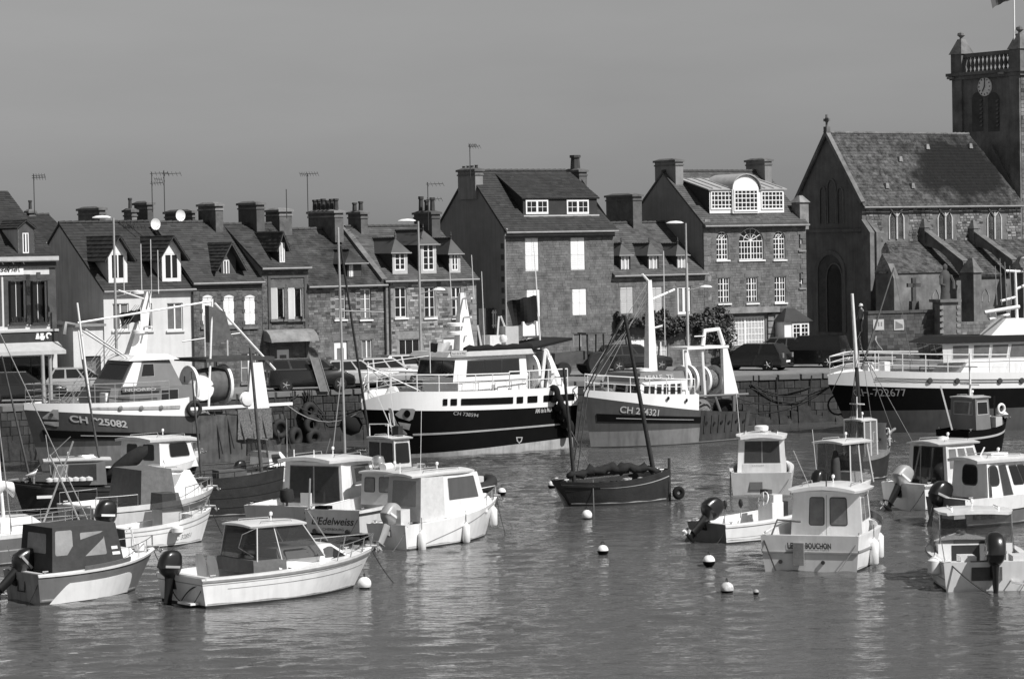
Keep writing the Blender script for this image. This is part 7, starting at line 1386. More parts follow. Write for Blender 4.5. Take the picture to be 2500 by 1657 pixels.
k = MB(); k.tube([(X(.31), .6, 6.20), (X(.44), .6, 5.95)], .1, 8); k.build('radar_bar', 'spar_white', e, 50)
for i in range(4): line(e, [(X(.33 + .018 * i), .3, 6.30), (X(.335 + .018 * i), .3, 8.3 + .2 * (i % 3))], .022, 'galv', 'aerial')
k = MB(); k.tube([(X(.22), 1.6, 3.0), (X(.24), 1.6, 5.0)], .06, 6); k.tube([(X(.18), 1.6, 3.0), (X(.2), 1.6, 5.0)], .06, 6)
for i in range(6): k.tube([(X(.22) + .06 * i, 1.6, 3.2 + .3 * i), (X(.18) + .06 * i, 1.6, 3.2 + .3 * i)], .04, 5)
k.build('ladder', 'spar_white', e); k = MB(); k.lathe([(0, -.35), (.35, -.25), (.42, 0), (.35, .25), (0, .35)], (X(.52), 1.0, 3.1), 12); k.build('white_float', 'spar_white', e, 50); k = MB(); k.box(X(.12), X(.2), -1.2, 1.6, 2.3, 4.2); k.build('stern_winch_house', 'hull_white', e)
for t in (.86, .8): k = MB(); k.box(X(t), X(t) + .3, .2, .9, 2.4, 3.6); k.build('windlass', 'hull_white', e)
line(e, [(X(.7), 1.2, 2.5), (X(.7), 1.2, 3.3), (X(.64), 1.2, 3.3)], .05, 'deck_dark', 'deck_frame')
k = MB(); P = [h.pt(.97, h.kz(.97, 1.5), -1, .3) + Vector((.55 * math.cos(a), 0, .5 * math.sin(a))) for a in [2 * math.pi * i / 16 for i in range(16)]]; k.tube(P, .05, 6, closed=True); k.build('bow_fender_ring', 'rubber', e, 60)
for i in range(3): line(e, sag(tuple(h.pt(.985, .98, -1)), (X(1.0) + 3.2 + i, -2.5 - .4 * i, 2.3 - .3 * i), .5 + .25 * i), .03, 'rope_dark', 'mooring_line')
# ------------------------------------------------------------------ dark hulled boats and sailing boats
# X: two-masted wooden yawl
p = at_z(1508, 1228, 0); e = thing('wooden_yawl', 'black wooden sailing yawl with two raked masts and furled dark sails', 'sailboat', p, R(20), 'dark hulled boats on moorings')
L, B = 4.35, 1.9; h = Hull(L, B, .98, 1.25, tr=.5, tm=.45, e=2.6, rake=.03, trake=.16, flare=.7, wl=.75, ew=1.9, sheer=2.2, dip=.12, trw=.2); X = lambda f: -L / 2 + f * L
h.shell(e, [(('z', .1), 'antifoul'), (1, 'timber_black')]); h.strip(e, 'painted_line', 'paint_trim', .80, .83, .3, .99, .012); h.strip(e, 'rubbing_strake', 'timber_black', .84, .9, 0, .99, .035); h.well(e, .05, .95, .35, 'timber_black', 'wood_deck', .09)
k = MB(); k.box(X(.99) - .03, X(.99) + .05, -.04, .04, -.2, 1.62); k.build('stem_post', 'timber_black', e); k = MB(); k.slab([(X(0) - .35, .02, .75), (X(0) + .0, .02, .0), (X(.12), .02, -.3), (X(.06), .02, -.3)], .04, 0, (0, 1, 0)); k.build('rudder', 'paint_trim', e)
mast(e, (X(.86), 0, .7), (X(.86) - 1.15, 0, 7.1), .1, 'timber_black', .07, 'foremast'); mast(e, (X(.1), 0, .8), (X(.1) - .35, 0, 5.2), .085, 'timber_black', .05, 'mizzen_mast')
for dy in (.0, .12): line(e, [(X(.86) - 1.15, dy, 7.1), (X(.1) + .6, dy * 3, 4.2), (X(.1) + .1, dy * 4, 1.1)], .025, 'spar', 'halyard')
sa = MB(); secs = []
for i in range(25):
    q = i / 24; x = lerp(X(.04), X(.9), q); r = .1 + .09 * math.sin(math.pi * q) + .05 * math.sin(i * 2.3); z = 1.1 + .22 * math.sin(math.pi * q * .9) + .05 * math.sin(i * 1.3); secs.append([Vector((x, .05 + r * 1.3 * math.cos(a), z + r * math.sin(a) * (1 + .3 * math.sin(i * 3 + a * 2)))) for a in [2 * math.pi * j / 10 for j in range(10)]])
sa.loft(secs); sa.build('furled_sail', 'sail_dark', e, 70); line(e, [(X(-.08), 0, 1.0), (X(.62), .1, 1.15)], .05, 'spar', 'boom'); line(e, [(X(.2), -B * .42, 1.02), (X(.2), -B * .44, -.1)], .02, 'rope'); line(e, [(X(.1) - .2, 0, 3.0), (X(.3), .2, 1.1)], .015, 'rope', 'stay')
for x in (.4, .5, .6): k = MB(); k.box(X(x), X(x) + .1, -B * .4, B * .4, .75, .8); k.build('thwart', 'wood_mid', e)
for x, y in ((.55, -.3), (.62, .1), (.7, -.2)): k = MB(); k.lathe([(.1, 0), (.12, .2), (.0, .22)], (X(x), y, .75), 8); k.build('bucket', 'paint_trim', e, 50)
ty = thing('tyre_fender', 'black tyre fender floating off the bow of the wooden yawl', 'tyre', bworld(e, (X(1.0) + .25, -.2, .3)), R(20)); tyre(ty, (0, 0, 0), .16, .1, 'Y', 'tarp', 'tyre_ring')
# P: dark wheelhouse boat with black furled sail at left
p = at_z(190, 1248, 0); e = thing('dark_wheelhouse_boat', 'dark hulled boat with grey wheelhouse windows and a black furled sail aft', 'boat', p, R(192), 'dark hulled boats on moorings')
L, B = 4.9, 2.1; h = Hull(L, B, .95, 1.25, tr=.8, rake=.1, flare=.8); X = lambda f: -L / 2 + f * L
h.shell(e, [(1, 'timber_black')]); h.strip(e, 'rubbing_strake', 'rub', .88, .94, 0, .99, .03); h.deckplate(e, 'deck_dark', 0, 1, .95, .04)
cb, q = cabin_box(e, X(.28), X(.72), B * .36, 1.05, 1.95, B * .33, .25, .05, 'hull_grey', 'wheelhouse'); panel(cb, 'side_window', q['P'], .28, .82, .2, .88, 'smoked', frame='hull_grey'); panel(cb, 'side_window', q['P'], .06, .24, .3, .85, 'glass_lit', frame='paint_trim'); panel(cb, 'front_window', q['F'], .1, .9, .3, .88, 'glass'); roof_cap(e, X(.24), X(.76), B * .37, 1.94, .05, .05, 'deck')
for i in range(7): k = MB(); k.lathe([(0, 0), (.16, .04), (.15, .14), (0, .2)], (X(.42 + .05 * i), B * .4 + .03 * (i % 2), 1.2), 8); k.build('white_net_float', 'canvas_light', e, 50)
sa = MB(); sa.loft([[Vector((X(.28) - 1.6 * q_, .3 + r * math.cos(a), 1.35 + .95 * q_ + r * 1.4 * math.sin(a))) for a in [2 * math.pi * j / 8 for j in range(8)]] for q_, r in ((0, .08), (.2, .2), (.5, .26), (.8, .24), (1, .1))]); sa.build('furled_sail', 'sail_dark', e, 60)
mast(e, (X(.3), .3, 1.0), (X(.3) + .7, .3, 5.8), .05, 'spar', .035); mast(e, (X(.3) + .7, .3, 5.8), (X(.3) + .82, .3, 6.9), .04, 'spar_white', .03, 'topmast'); mast(e, (X(.85), 0, 1.0), (X(.85) + 1.0, 0, 6.0), .05, 'spar', .03, 'foremast'); line(e, [(X(.7), B * .3, 1.2), (X(.74), B * .3, 3.0)], .02, 'galv', 'stay'); line(e, [(X(.9), 0, 1.3), (X(.55), B * .3, 2.9)], .015, 'galv', 'stay')
for z in (1.05,): k = MB(); k.box(X(.7), X(.82), B * .38, B * .44, .62, .72); k.build('hull_plate', 'paint_white', e)
# Q: dark planked sailing hull
p = at_z(585, 1256, 0); e = thing('planked_sailing_hull', 'dark planked sailing boat with two bare masts behind the wide cabin boat', 'sailboat', p, R(24), 'dark hulled boats on moorings')
L, B = 3.6, 1.7; h = Hull(L, B, 1.45, 1.75, tr=.7, rake=.06, flare=.6); X = lambda f: -L / 2 + f * L
h.shell(e, [(.35, 'timber_black'), (.37, 'tarp'), (.55, 'timber_black'), (.57, 'tarp'), (.75, 'timber_black'), (.77, 'tarp'), (1, 'timber_black')], sub=2); h.deckplate(e, 'wood_deck', 0, 1, .95, .03); mast(e, (X(.75), 0, 1.4), (X(.75) - .35, 0, 6.2), .075, 'spar', .05); mast(e, (X(.1), 0, 1.4), (X(.1) - .3, 0, 5.4), .05, 'spar', .03, 'mizzen_mast')
h.rail(e, .02, .95, .2, 6, .02, name='gunwale_rail', m='rope_dark', close=False); k = MB(); k.box(X(.25), X(.55), -.4, .4, 1.4, 1.7); k.build('deck_hatch', 'deck_dark', e); line(e, sag((X(0), -.5, 1.3), (X(.9), -.9, .6), .3), .02, 'rope_dark')
# R: small white half-cabin boat far
e, L, B = fit('half_cabin_boat', 'small white half cabin boat with a framed windscreen near the quay', 560, 632, 712, 1196, 36)
h = Hull(L, B, .8, 1.15); X = lambda f: -L / 2 + f * L
h.shell(e, [(('z', .1), 'antifoul'), (1, 'gelcoat_cream')]); h.deckplate(e, 'deck', .5, 1, .985, .05); h.well(e, .03, .52, .4, 'deck', 'deck', .14); cb, q = cabin_box(e, X(.35), X(.8), B * .34, 1.0, 1.6, B * .3, .5, 0, 'gelcoat', 'cuddy'); panel(cb, 'side_window', q['S'], .2, .7, .3, .8, 'glass', rnd=.05, frame='rub'); ws, q = cabin_box(e, X(.3), X(.55), B * .35, 1.4, 2.1, B * .32, .15, 0, 'clear', 'windscreen')
line(e, [(X(.3), -B * .35, 1.4), (X(.3), -B * .33, 2.1), (X(.3), B * .33, 2.1), (X(.3), B * .35, 1.4)], .035, 'rub', 'screen_frame'); outboard(e, X(0), .5, .1, size=.9); mast(e, (X(.9), 0, 1.1), (X(.85), -.2, 2.9), .02, 'galv', name='aerial')
# J: working boat with tall mast
e, L, B = fit('mast_workboat', 'black workboat with wheelhouse frame, hung nets and one tall mast', 2045, 2100, 2178, 1168, 40, group='dark hulled boats on moorings')
h = Hull(L, B, 1.0, 1.55, rake=.1, flare=.75); X = lambda f: -L / 2 + f * L
h.shell(e, [(.86, 'timber_black'), (1, 'wood_mid')]); h.deckplate(e, 'wood_deck', 0, 1, .93, .04); mast(e, (X(.42) - .3, 0, 1.0), (X(.42) - .55, 0, 4.6), .085, 'timber_black', .08); mast(e, (X(.42) - .55, 0, 4.6), (X(.42) - .75, 0, 7.6), .085, 'spar_white', .06, 'topmast')
cb, q = cabin_box(e, X(.1), X(.42), B * .36, 1.0, 2.4, B * .34, .05, 0, 'vinyl', 'wheelhouse_frame'); roof_cap(e, X(.06), X(.46), B * .38, 2.4, .05, .06)
for x, y in ((.1, -1), (.1, 1), (.42, -1), (.42, 1), (.26, -1)): line(e, [(X(x), y * B * .36, 1.0), (X(x), y * B * .34, 2.4)], .035, 'spar_white', 'frame_post')
for i in range(5): line(e, [(X(.42) - .3, 0, 5.4 + .15 * i), (X(.42) + 1.5 - .6 * i, .6 * (i - 2), 1.4 + .5 * i)], .014, 'rope', 'rigging')
for i in range(4): line(e, [(X(.42) - .35, 0, 5.8), (X(-.25 + .12 * i), -.7 + .4 * i, 1.4)], .014, 'rope_dark', 'rigging')
bm = MB(); bm.tube([(X(.42) - .25, 0, 4.5), (X(.42) + 1.55, -.2, 8.6)], .05, 6, r2=.03); bm.build('derrick', 'spar', e, 50); line(e, [(X(.42) + 1.55, -.2, 8.5), (X(.42) + 2.6, -.2, 4.6)], .016, 'rope', 'rigging')
k = MB(); k.loft([[Vector((X(.6) + dx, -.5 + .5 * w, z)) for w in (-.4, 0, .4, .8)] for dx, z in ((0, 1.2), (.05, 1.6), (-.04, 2.0), (.02, 2.3))], closed=False); k.build('hung_net', 'canvas_light', e, 60); k = MB(); k.tube([(X(.5), -.3, 1.5), (X(1.02), -.3, 2.0)], .06, 6); k.tube([(X(.5), 0, 1.35), (X(1.05), 0, 1.8)], .05, 6); k.build('spare_spars', 'wood_mid', e); h.rail(e, .8, .98, .5, 3, .03, m='spar_white')
line(e, [(X(.18), 0, 2.45), (X(.18), 0, 3.4)], .03, 'spar_white', 'mast_light'); line(e, [(X(.18), -.4, 3.1), (X(.18), .4, 3.1)], .03, 'spar_white', 'mast_light')
# K: small black fishing boat by the right trawler
e, L, B = fit('black_fishing_boat', 'small black fishing boat with pale wheelhouse gear and short white mast', 2285, 2352, 2464, 1110, 36, group='dark hulled boats on moorings')
h = Hull(L, B, 1.2, 1.7, rake=.1, flare=.75); X = lambda f: -L / 2 + f * L
h.shell(e, [(.74, 'hull_black'), (.8, 'paint_trim'), (1, 'hull_black')]); h.deckplate(e, 'deck_dark', 0, 1, .9, .04); cb, q = cabin_box(e, X(.2), X(.48), B * .34, 1.2, 2.6, B * .32, .1, 0, 'house_grey', 'wheelhouse'); panel(cb, 'side_window', q['S'], .15, .85, .5, .88, 'glass', frame='paint_trim'); panel(cb, 'aft_window', q['A'], .15, .85, .5, .88, 'glass_lit', frame='paint_trim'); roof_cap(e, X(.16), X(.52), B * .36, 2.6, .04, .05, 'paint_trim')
mast(e, (X(.34), 0, 2.65), (X(.34), 0, 4.6), .06, 'spar_white', .03)
for z, w in ((4.0, .5), (3.2, .6)): k = MB(); k.tube([(X(.34), -w, z), (X(.34), w, z)], .03, 5); k.build('mast_arm', 'spar_white', e)
for x, y in ((.5, -.8), (.6, .2)): k = MB(); k.box(X(x), X(x) + .4, y - .25, y + .25, 1.3, 1.75); k.build('fish_box', 'paint_trim', e)
tyre(e, (X(.62), -B * .42, 2.1), .2, .06, 'Y', 'spar_white', 'lifebuoy'); line(e, [(X(.8), 0, 1.5), (X(.8), 0, 2.6)], .06, 'tarp', 'bollard_post'); line(e, [(X(.05), .2, 1.2), (X(-.1), .4, 3.2)], .05, 'spar_white', 'davit'); k = MB(); k.lathe([(0, -.15), (.16, 0), (0, .15)], (X(1.0), 0, 1.75), 10); k.build('bow_ball', 'fender', e, 50)
# L: sailing cruiser at the left edge
p = at_z(-14, 1376, 0); e = thing('grey_sailing_cruiser', 'grey hulled sailing cruiser with white deck and pale furled sail', 'sailboat', p, R(24), 'sailing boats on moorings')
L, B = 6.6, 2.3; h = Hull(L, B, .95, 1.15, tr=.7, rake=.14, flare=.8); X = lambda f: -L / 2 + f * L
h.shell(e, [(('z', .1), 'antifoul'), (.6, 'hull_grey'), (.63, 'paint_trim'), (.9, 'hull_grey'), (1, 'gelcoat')]); h.deckplate(e, 'gelcoat', 0, 1, .985, .08); cb, q = cabin_box(e, X(.25), X(.78), B * .32, 1.0, 1.5, B * .26, .7, .1, 'gelcoat', 'coachroof', w0f=B * .16, w1f=B * .2); panel(cb, 'cabin_window', q['S'], .1, .7, .3, .75, 'glass', rnd=.08)
mast(e, (X(.55), 0, 1.5), (X(.55) - .5, 0, 9.0), .06, 'spar_white', .045); line(e, [(X(.55), 0, 2.2), (X(.1), 0, 2.25)], .05, 'spar_white', 'boom'); k = MB(); k.loft([[Vector((x, r * 1.1 * math.cos(a), z + r * math.sin(a))) for a in [2 * math.pi * j / 9 for j in range(9)]] for x, z, r in [(lerp(X(.12), X(.6), i / 12), 2.4 + .1 * math.sin(i * 1.9), .2 + .06 * math.sin(i * 2.7)) for i in range(13)]]); k.build('furled_sail', 'sailcover', e, 60)
h.rail(e, .55, .985, .55, 5, .016, mid=True); line(e, [(X(.97), 0, 1.2), (X(.55) - .45, 0, 8.4)], .018, 'galv', 'forestay'); line(e, [(X(.55), -B * .45, 1.1), (X(.55) - .45, 0, 8.4)], .018, 'galv', 'shroud'); line(e, [(X(.75), .1, 1.2), (X(.9), -.1, 3.8)], .03, 'galv', 'pole'); line(e, [(X(.93), .1, 1.2), (X(.78), -.1, 3.4)], .03, 'galv', 'pole')
# tall bare masts of a sailing boat lying behind the wide cabin boat
p = at_z(822, 1200, 0); e = thing('bare_masted_sailboat', 'low grey sailboat with one pale and one dark tall mast', 'sailboat', p, R(30), 'sailing boats on moorings')
L, B = 5.4, 1.9; h = Hull(L, B, .6, .85, tr=.6, rake=.12); X = lambda f: -L / 2 + f * L
h.shell(e, [(1, 'hull_grey')]); h.deckplate(e, 'deck', 0, 1, .98, .06); s_ = FPX / p.y
mast(e, (.42, 0, .6), (.3, 0, (1200 - 548) / s_ - .1), .055, 'galv', .05); mast(e, (1.75, 0, .6), (.4, 0, (1200 - 600) / s_), .06, 'timber_black', .045, 'dark_mast'); line(e, [(.35, 0, 7.3), (2.2, -.2, 7.2)], .025, 'galv', 'spreader'); line(e, [(.3, .0, 4.6), (-.6, -.6, .6)], .02, 'galv', 'shroud')
# ------------------------------------------------------------------ mooring buoys
def buoy(px, py, r, label, top='fender', low='hull_black', cut=.0, ring=True):
    p = at_z(px, py, 0); b = thing('mooring_buoy', label, 'buoy', (p.x, p.y, r * .72), random.uniform(0, 6), 'mooring buoys'); n = 12
    prof = [(r * math.cos(a), r * math.sin(a)) for a in [math.pi / 2 - math.pi * i / n for i in range(n + 1)]]; prof = [(max(q, 1e-5), z) for q, z in reversed(prof)]
    k = MB(); k.lathe(prof, (0, 0, 0), 18, mf=[1 if (prof[i][1] + prof[i + 1][1]) / 2 < cut * r else 0 for i in range(n)]); k.build('float', [top, low], b, 60)
    if ring: k = MB(); k.tube([(.06 * math.cos(a), 0, r + .04 + .06 * math.sin(a)) for a in [2 * math.pi * i / 10 for i in range(10)]], .014, 5, closed=True); k.build('ring', 'iron', b, 60)
mat('buoy_dirty', .55, .6, .5, 9); mat('buoy_white', .8, .4, .12, 6)
buoy(1225, 1208, .17, 'white and black mooring buoy off the bow of the canvas backed boat', 'buoy_white', cut=-.1); buoy(1349, 1192, .19, 'white and black mooring buoy beside the stern of the wooden yawl', 'buoy_white', cut=-.1); buoy(1433, 1266, .19, 'white mooring buoy with a dark foot below the wooden yawl', 'buoy_white', cut=-.45)
buoy(1472, 1353, .18, 'pale mooring buoy with scalloped dark lower half in open water', 'buoy_white', cut=-.05); buoy(1731, 1380, .19, 'white and black halved mooring buoy below the open console boat', 'buoy_white', cut=.05); buoy(1775, 1448, .19, 'blotched dirty mooring buoy in open water before the cabin boat', 'buoy_dirty', cut=-.2); buoy(1846, 1450, .085, 'very small grey float beside the blotched buoy', 'plastic_grey', cut=0, ring=False); buoy(890, 1436, .2, 'big white mooring buoy under the bow of the 530 cuddy boat', 'buoy_white', cut=-.45)
# ------------------------------------------------------------------ vehicles on the quay
for n_, v_ in (('car_silver', .42), ('car_dark', .012), ('car_black', .007), ('car_mid', .12), ('car_white', .75)): mat(n_, v_, .25, .05, 2, coat=.8, metal=.35 if n_ == 'car_silver' else 0)
CARG = 'vehicles parked along the quay'
def car(label, px, py, th, col, kind='hatch', L=4.2, W=1.75, H=1.5, plate=True, name='parked_car'):
    p = at_z(px, py, HQ); e = thing(name, label, 'van' if kind == 'van' else 'car', (p.x, p.y, HQ), R(th), CARG)
    bz = .92 if kind != 'suv' else 1.05
    if kind == 'van': bz = 1.1
    side = [(-L / 2, .32), (-L / 2 - .03, .6), (-L / 2 + .06, bz), (L * .2, bz), (L * .36, bz - .08), (L / 2 - .06, .72), (L / 2 + .02, .5), (L / 2 - .02, .3)]
    mb = MB(); secs = []
    for y, f in ((-1, .0), (-.97, .6), (-.9, 1.0), (.9, 1.0), (.97, .6), (1, 0)):
        secs.append([Vector((x * (1 - .02 * (1 - f)) * (1 if abs(y) < .95 else .985), y * W / 2, z if z < .65 else z - .05 * (1 - f))) for x, z in side])
    mb.loft(secs); body = mb.build('body', col, e, 40)
    if kind == 'van': gh = [(-L / 2 + .06, bz), (L * .3, bz), (L * .16, H - .05), (-L / 2 + .12, H)]
    elif kind == 'suv': gh = [(-L / 2 + .1, bz), (L * .24, bz), (L * .08, H), (-L / 2 + .3, H)]
    else: gh = [(-L / 2 + .12, bz), (L * .26, bz), (L * .04, H), (-L / 2 + .55, H)]
    wb, wt = W / 2 * .94, W / 2 * .74; b4 = [(gh[0][0], -wb, bz - .03), (gh[1][0], -wb, bz - .03), (gh[1][0], wb, bz - .03), (gh[0][0], wb, bz - .03)]; t4 = [(gh[3][0], -wt, gh[3][1]), (gh[2][0], -wt, gh[2][1]), (gh[2][0], wt, gh[2][1]), (gh[3][0], wt, gh[3][1])]
    g = MB(); g.hexa(b4, t4); go = g.build('cabin', col, e); rf = MB(); c_ = .05; rf.loft([[Vector((x, y * wt, H - .03 + c_ * (1 - y * y))) for y in (-1, -.5, 0, .5, 1)] for x in (gh[3][0] - .02, lerp(gh[3][0], gh[2][0], .5), gh[2][0] + .02)], closed=False); rf.build('roof', col, e, 50)
    S = [b4[0], b4[1], t4[1], t4[0]]; P_ = [b4[2], b4[3], t4[3], t4[2]]; F = [b4[1], b4[2], t4[2], t4[1]]; A = [b4[3], b4[0], t4[0], t4[3]]
    for q in (S, P_):
        cuts = ((.05, .3), (.34, .62), (.66, .93)) if q is S else ((.07, .34), (.38, .66), (.7, .95))
        for u0, u1 in cuts: panel(e, 'side_window', q, u0, u1, .16, .88, 'glass', .006, .01)
    panel(e, 'windscreen', F, .06, .94, .1, .92, 'glass', .006, .01); panel(e, 'rear_window', A, .08, .92, .2, .9, 'glass', .006, .01)
    for x in (-L * .31, L * .32):
        for y in (-1, 1):
            w = MB(); w.lathe([(.2, -.1), (.31, -.1), (.33, -.06), (.33, .06), (.31, .1), (.2, .1)], (x, y * (W / 2 - .09), .33), 20, axis='Y'); wo_ = w.build('wheel', 'rubber', e, 40); r_ = MB(); r_.lathe([(.03, y * .08), (.21, y * .09), (.21, y * .05)], (x, y * (W / 2 - .09), .33), 16, axis='Y')
            for i in range(5): a = 2 * math.pi * i / 5; r_.tube([(x, y * (W / 2 + .005), .33), (x + .2 * math.cos(a), y * (W / 2 + .0), .33 + .2 * math.sin(a))], .03, 4)
            r_.build('rim', 'galv', wo_, 40); ar = MB(); ar.lathe([(.0, 0), (.40, 0)], (x, y * (W / 2 * .985 + .004), .36), 20, axis='Y'); ar.build('wheel_arch', 'rubber', e)
    for y in (-.62, .62): k = MB(); k.box(L / 2 - .14, L / 2 - .02, y - .16, y + .16, .62, .74); k.build('headlight', 'chrome', e); k = MB(); k.box(-L / 2 - .03, -L / 2 + .08, y - .1, y + .1, .72, .98); k.build('tail_light', 'paint_grey', e)
    for y in (-1, 1): k = MB(); k.box(L * .2, L * .25, y * (W / 2) - .06, y * (W / 2) + .1 * y + .06, bz + .02, bz + .16); k.build('mirror', col, e)
    for s_ in (-1, 1): k = MB(); k.box(s_ * (L / 2) - .035, s_ * (L / 2) + .035, -.26, .26, .46, .57); k.build('number_plate', 'paint_white', e)
    k = MB(); k.box(-L / 2 + .02, L / 2 - .04, -W / 2 + .06, W / 2 - .06, .2, .36); k.build('underbody', 'rubber', e)
    return e
car('dark estate car parked at the quay edge before the brasserie', 55, 982, 10, 'car_dark', L=4.3); car('silver hatchback parked beside the dark estate car', 205, 968, 14, 'car_silver', L=4.1)
car('dark van with a lumpy covered roof parked above the hanging tyres', 755, 952, 16, 'car_black', 'van', 4.5, 1.85, 1.65, name='parked_van'); car('silver hatchback parked against the dark van', 868, 948, 18, 'car_silver', L=4.0); car('silver compact car second along from the dark van', 945, 942, 20, 'car_silver', L=4.0); car('silver people carrier third along from the dark van', 1020, 938, 22, 'car_silver', 'suv', 4.2, 1.75, 1.6)
car('dark low car parked left of the big dark off-roader', 1836, 903, 150, 'car_black', L=4.4); car('big dark off-roader parked before the church portal', 1975, 896, 156, 'car_black', 'suv', 4.6, 1.85, 1.8); car('white van parked by the creeper covered house', 1476, 899, 20, 'car_white', 'van', 4.3, 1.8, 1.85, name='parked_van'); car('dark estate car beside the white van', 1545, 905, 25, 'car_black', L=4.3); car('grey hatchback glimpsed between the low dark car and the off-roader', 1898, 884, 150, 'car_mid', L=4.0)
# tractor behind the black trawler
p = at_z(1420, 918, HQ); e = thing('quay_tractor', 'dark forklift tractor with open cab frame behind the black trawler', 'tractor', (p.x, p.y, HQ), R(200), CARG)
k = MB(); k.hexa([(-.2, -.4, .7), (1.7, -.35, .7), (1.7, .35, .7), (-.2, .4, .7)], [(-.2, -.38, 1.4), (1.65, -.3, 1.3), (1.65, .3, 1.3), (-.2, .38, 1.4)]); k.build('bonnet', 'wood_dark', e)
for x, y, r in ((-.7, -.75, .68), (-.7, .75, .68), (1.3, -.65, .42), (1.3, .65, .42)): k = MB(); k.lathe([(r * .5, -.16), (r * .9, -.18), (r, -.1), (r, .1), (r * .9, .18), (r * .5, .16)], (x, y, r), 20, axis='Y'); k.build('wheel', 'rubber', e, 40)
for x, y in ((-1.1, -.6), (-1.1, .6), (-.15, -.6), (-.15, .6)): line(e, [(x, y, 1.2), (x, y * .9, 2.3)], .05, 'iron', 'cab_post')
k = MB(); k.box(-1.2, -.05, -.65, .65, 2.3, 2.38); k.build('cab_roof', 'wood_dark', e); k = MB(); k.box(-.9, -.45, -.25, .25, .8, 1.2); k.build('seat', 'rubber', e); k = MB(); k.box(-1.1, -.1, -.6, .6, .6, .9); k.build('platform', 'wood_dark', e)
# ------------------------------------------------------------------ lamp posts, aerials, dishes
def lamp(px, py, d, lab, low_y, low_px, hd=44):
    t = at_d(px + hd * .5, py, d); e = thing('street_lamp', lab, 'street lamp', (t.x, t.y, HQ), 0, 'street lamps on the quay'); H = t.z - HQ
    k = MB(); k.tube([(0, 0, -.05), (0, 0, H * .5), (0, 0, H)], .085, 8, r2=.05); k.build('pole', 'galv', e, 50)
    def head(x0, x1, z): 
        m = MB(); m.loft([[Vector((lerp(x0, x1, q), .16 * w * math.cos(a), z + (.13 if math.sin(a) > 0 else .05) * w * math.sin(a))) for a in [2 * math.pi * j / 10 for j in range(10)]] for q, w in ((0, .15), (.15, .7), (.45, 1), (.8, .8), (1, .25))]); return m.build('lamp_head', 'gelcoat', e, 50)
    head(-.12, -1.05, H + .02); z = at_d(px, low_y, d).z - HQ; dx = (low_px - px) / FPX * d
    k = MB(); k.tube([(0, 0, z - .1), (dx * .55, 0, z + .05)], .03, 6); k.build('arm', 'galv', e, 50); head(dx * .5, dx * 1.0, z + .06)
lamp(255, 532, 143, 'tall street lamp in front of the white house', 720, 322); lamp(999, 540, 150, 'tall street lamp in front of the dormered stone house', 712, 1062); lamp(1652, 545, 157, 'tall street lamp in front of the creeper covered house', 705, 1714)
def aerial(px, yb, yt, d, lab, arms=((.05, .9), (.35, .6))):
    a, b = at_d(px, yb, d), at_d(px, yt, d); e = thing('roof_aerial', lab, 'aerial', a, R(20), 'television aerials on the roofs'); H = b.z - a.z
    k = MB(); k.tube([(0, 0, -.4), (0, 0, H)], .025, 5); k.build('aerial_mast', 'iron', e)
    for f, w in arms:
        z = H * (1 - f); k = MB(); k.tube([(-.1, 0, z), (w, 0, z + .03)], .016, 4)
        for i in range(5): x = lerp(0, w, i / 4); k.tube([(x, -.18, z - .12), (x, .18, z + .12)], .011, 4)
        k.build('aerial_array', 'iron', e)
aerial(84, 505, 425, 152, 'thin television aerial behind the brasserie roof', ((.05, .6), (.12, .6))); aerial(372, 500, 420, 152, 'television aerial left of the pair above the white house'); aerial(402, 505, 416, 152, 'wide television aerial right of the pair above the white house', ((.1, .9), (.25, -.5))); aerial(700, 515, 462, 154, 'bare aerial rod above the gabled brick house', ()); aerial(752, 515, 423, 155, 'tall aerial with flat top bars on the six pot chimney', ((.02, .6), (.03, -.4))); aerial(1046, 545, 445, 158, 'television aerial beside the tall shuttered house gable', ((.05, .9), (.42, .8))); aerial(1148, 415, 352, 159, 'television aerial on the tall shuttered house chimney', ((.1, .6), (.05, .4)))
for px, py, d, lab in ((380, 547, 149.5, 'white satellite dish lower of two on the white house roof'), (441, 526, 151.5, 'white satellite dish on the roof ridge of the white house')):
    e = thing('satellite_dish', lab, 'satellite dish', at_d(px, py, d), R(40), 'satellite dishes'); k = MB(); n = 8
    k.lathe([(.001, .08), (.12, .07), (.22, .045), (.3, .0), (.3, .02), (.2, .065), (.001, .1)], (0, 0, 0), 20, axis='Y'); k.build('reflector', 'paint_white', e, 50); k = MB(); k.tube([(0, .08, 0), (.05, .35, -.35)], .025, 5); k.tube([(0, .05, -.25), (0, -.3, -.1)], .015, 5); k.build('bracket', 'galv', e)
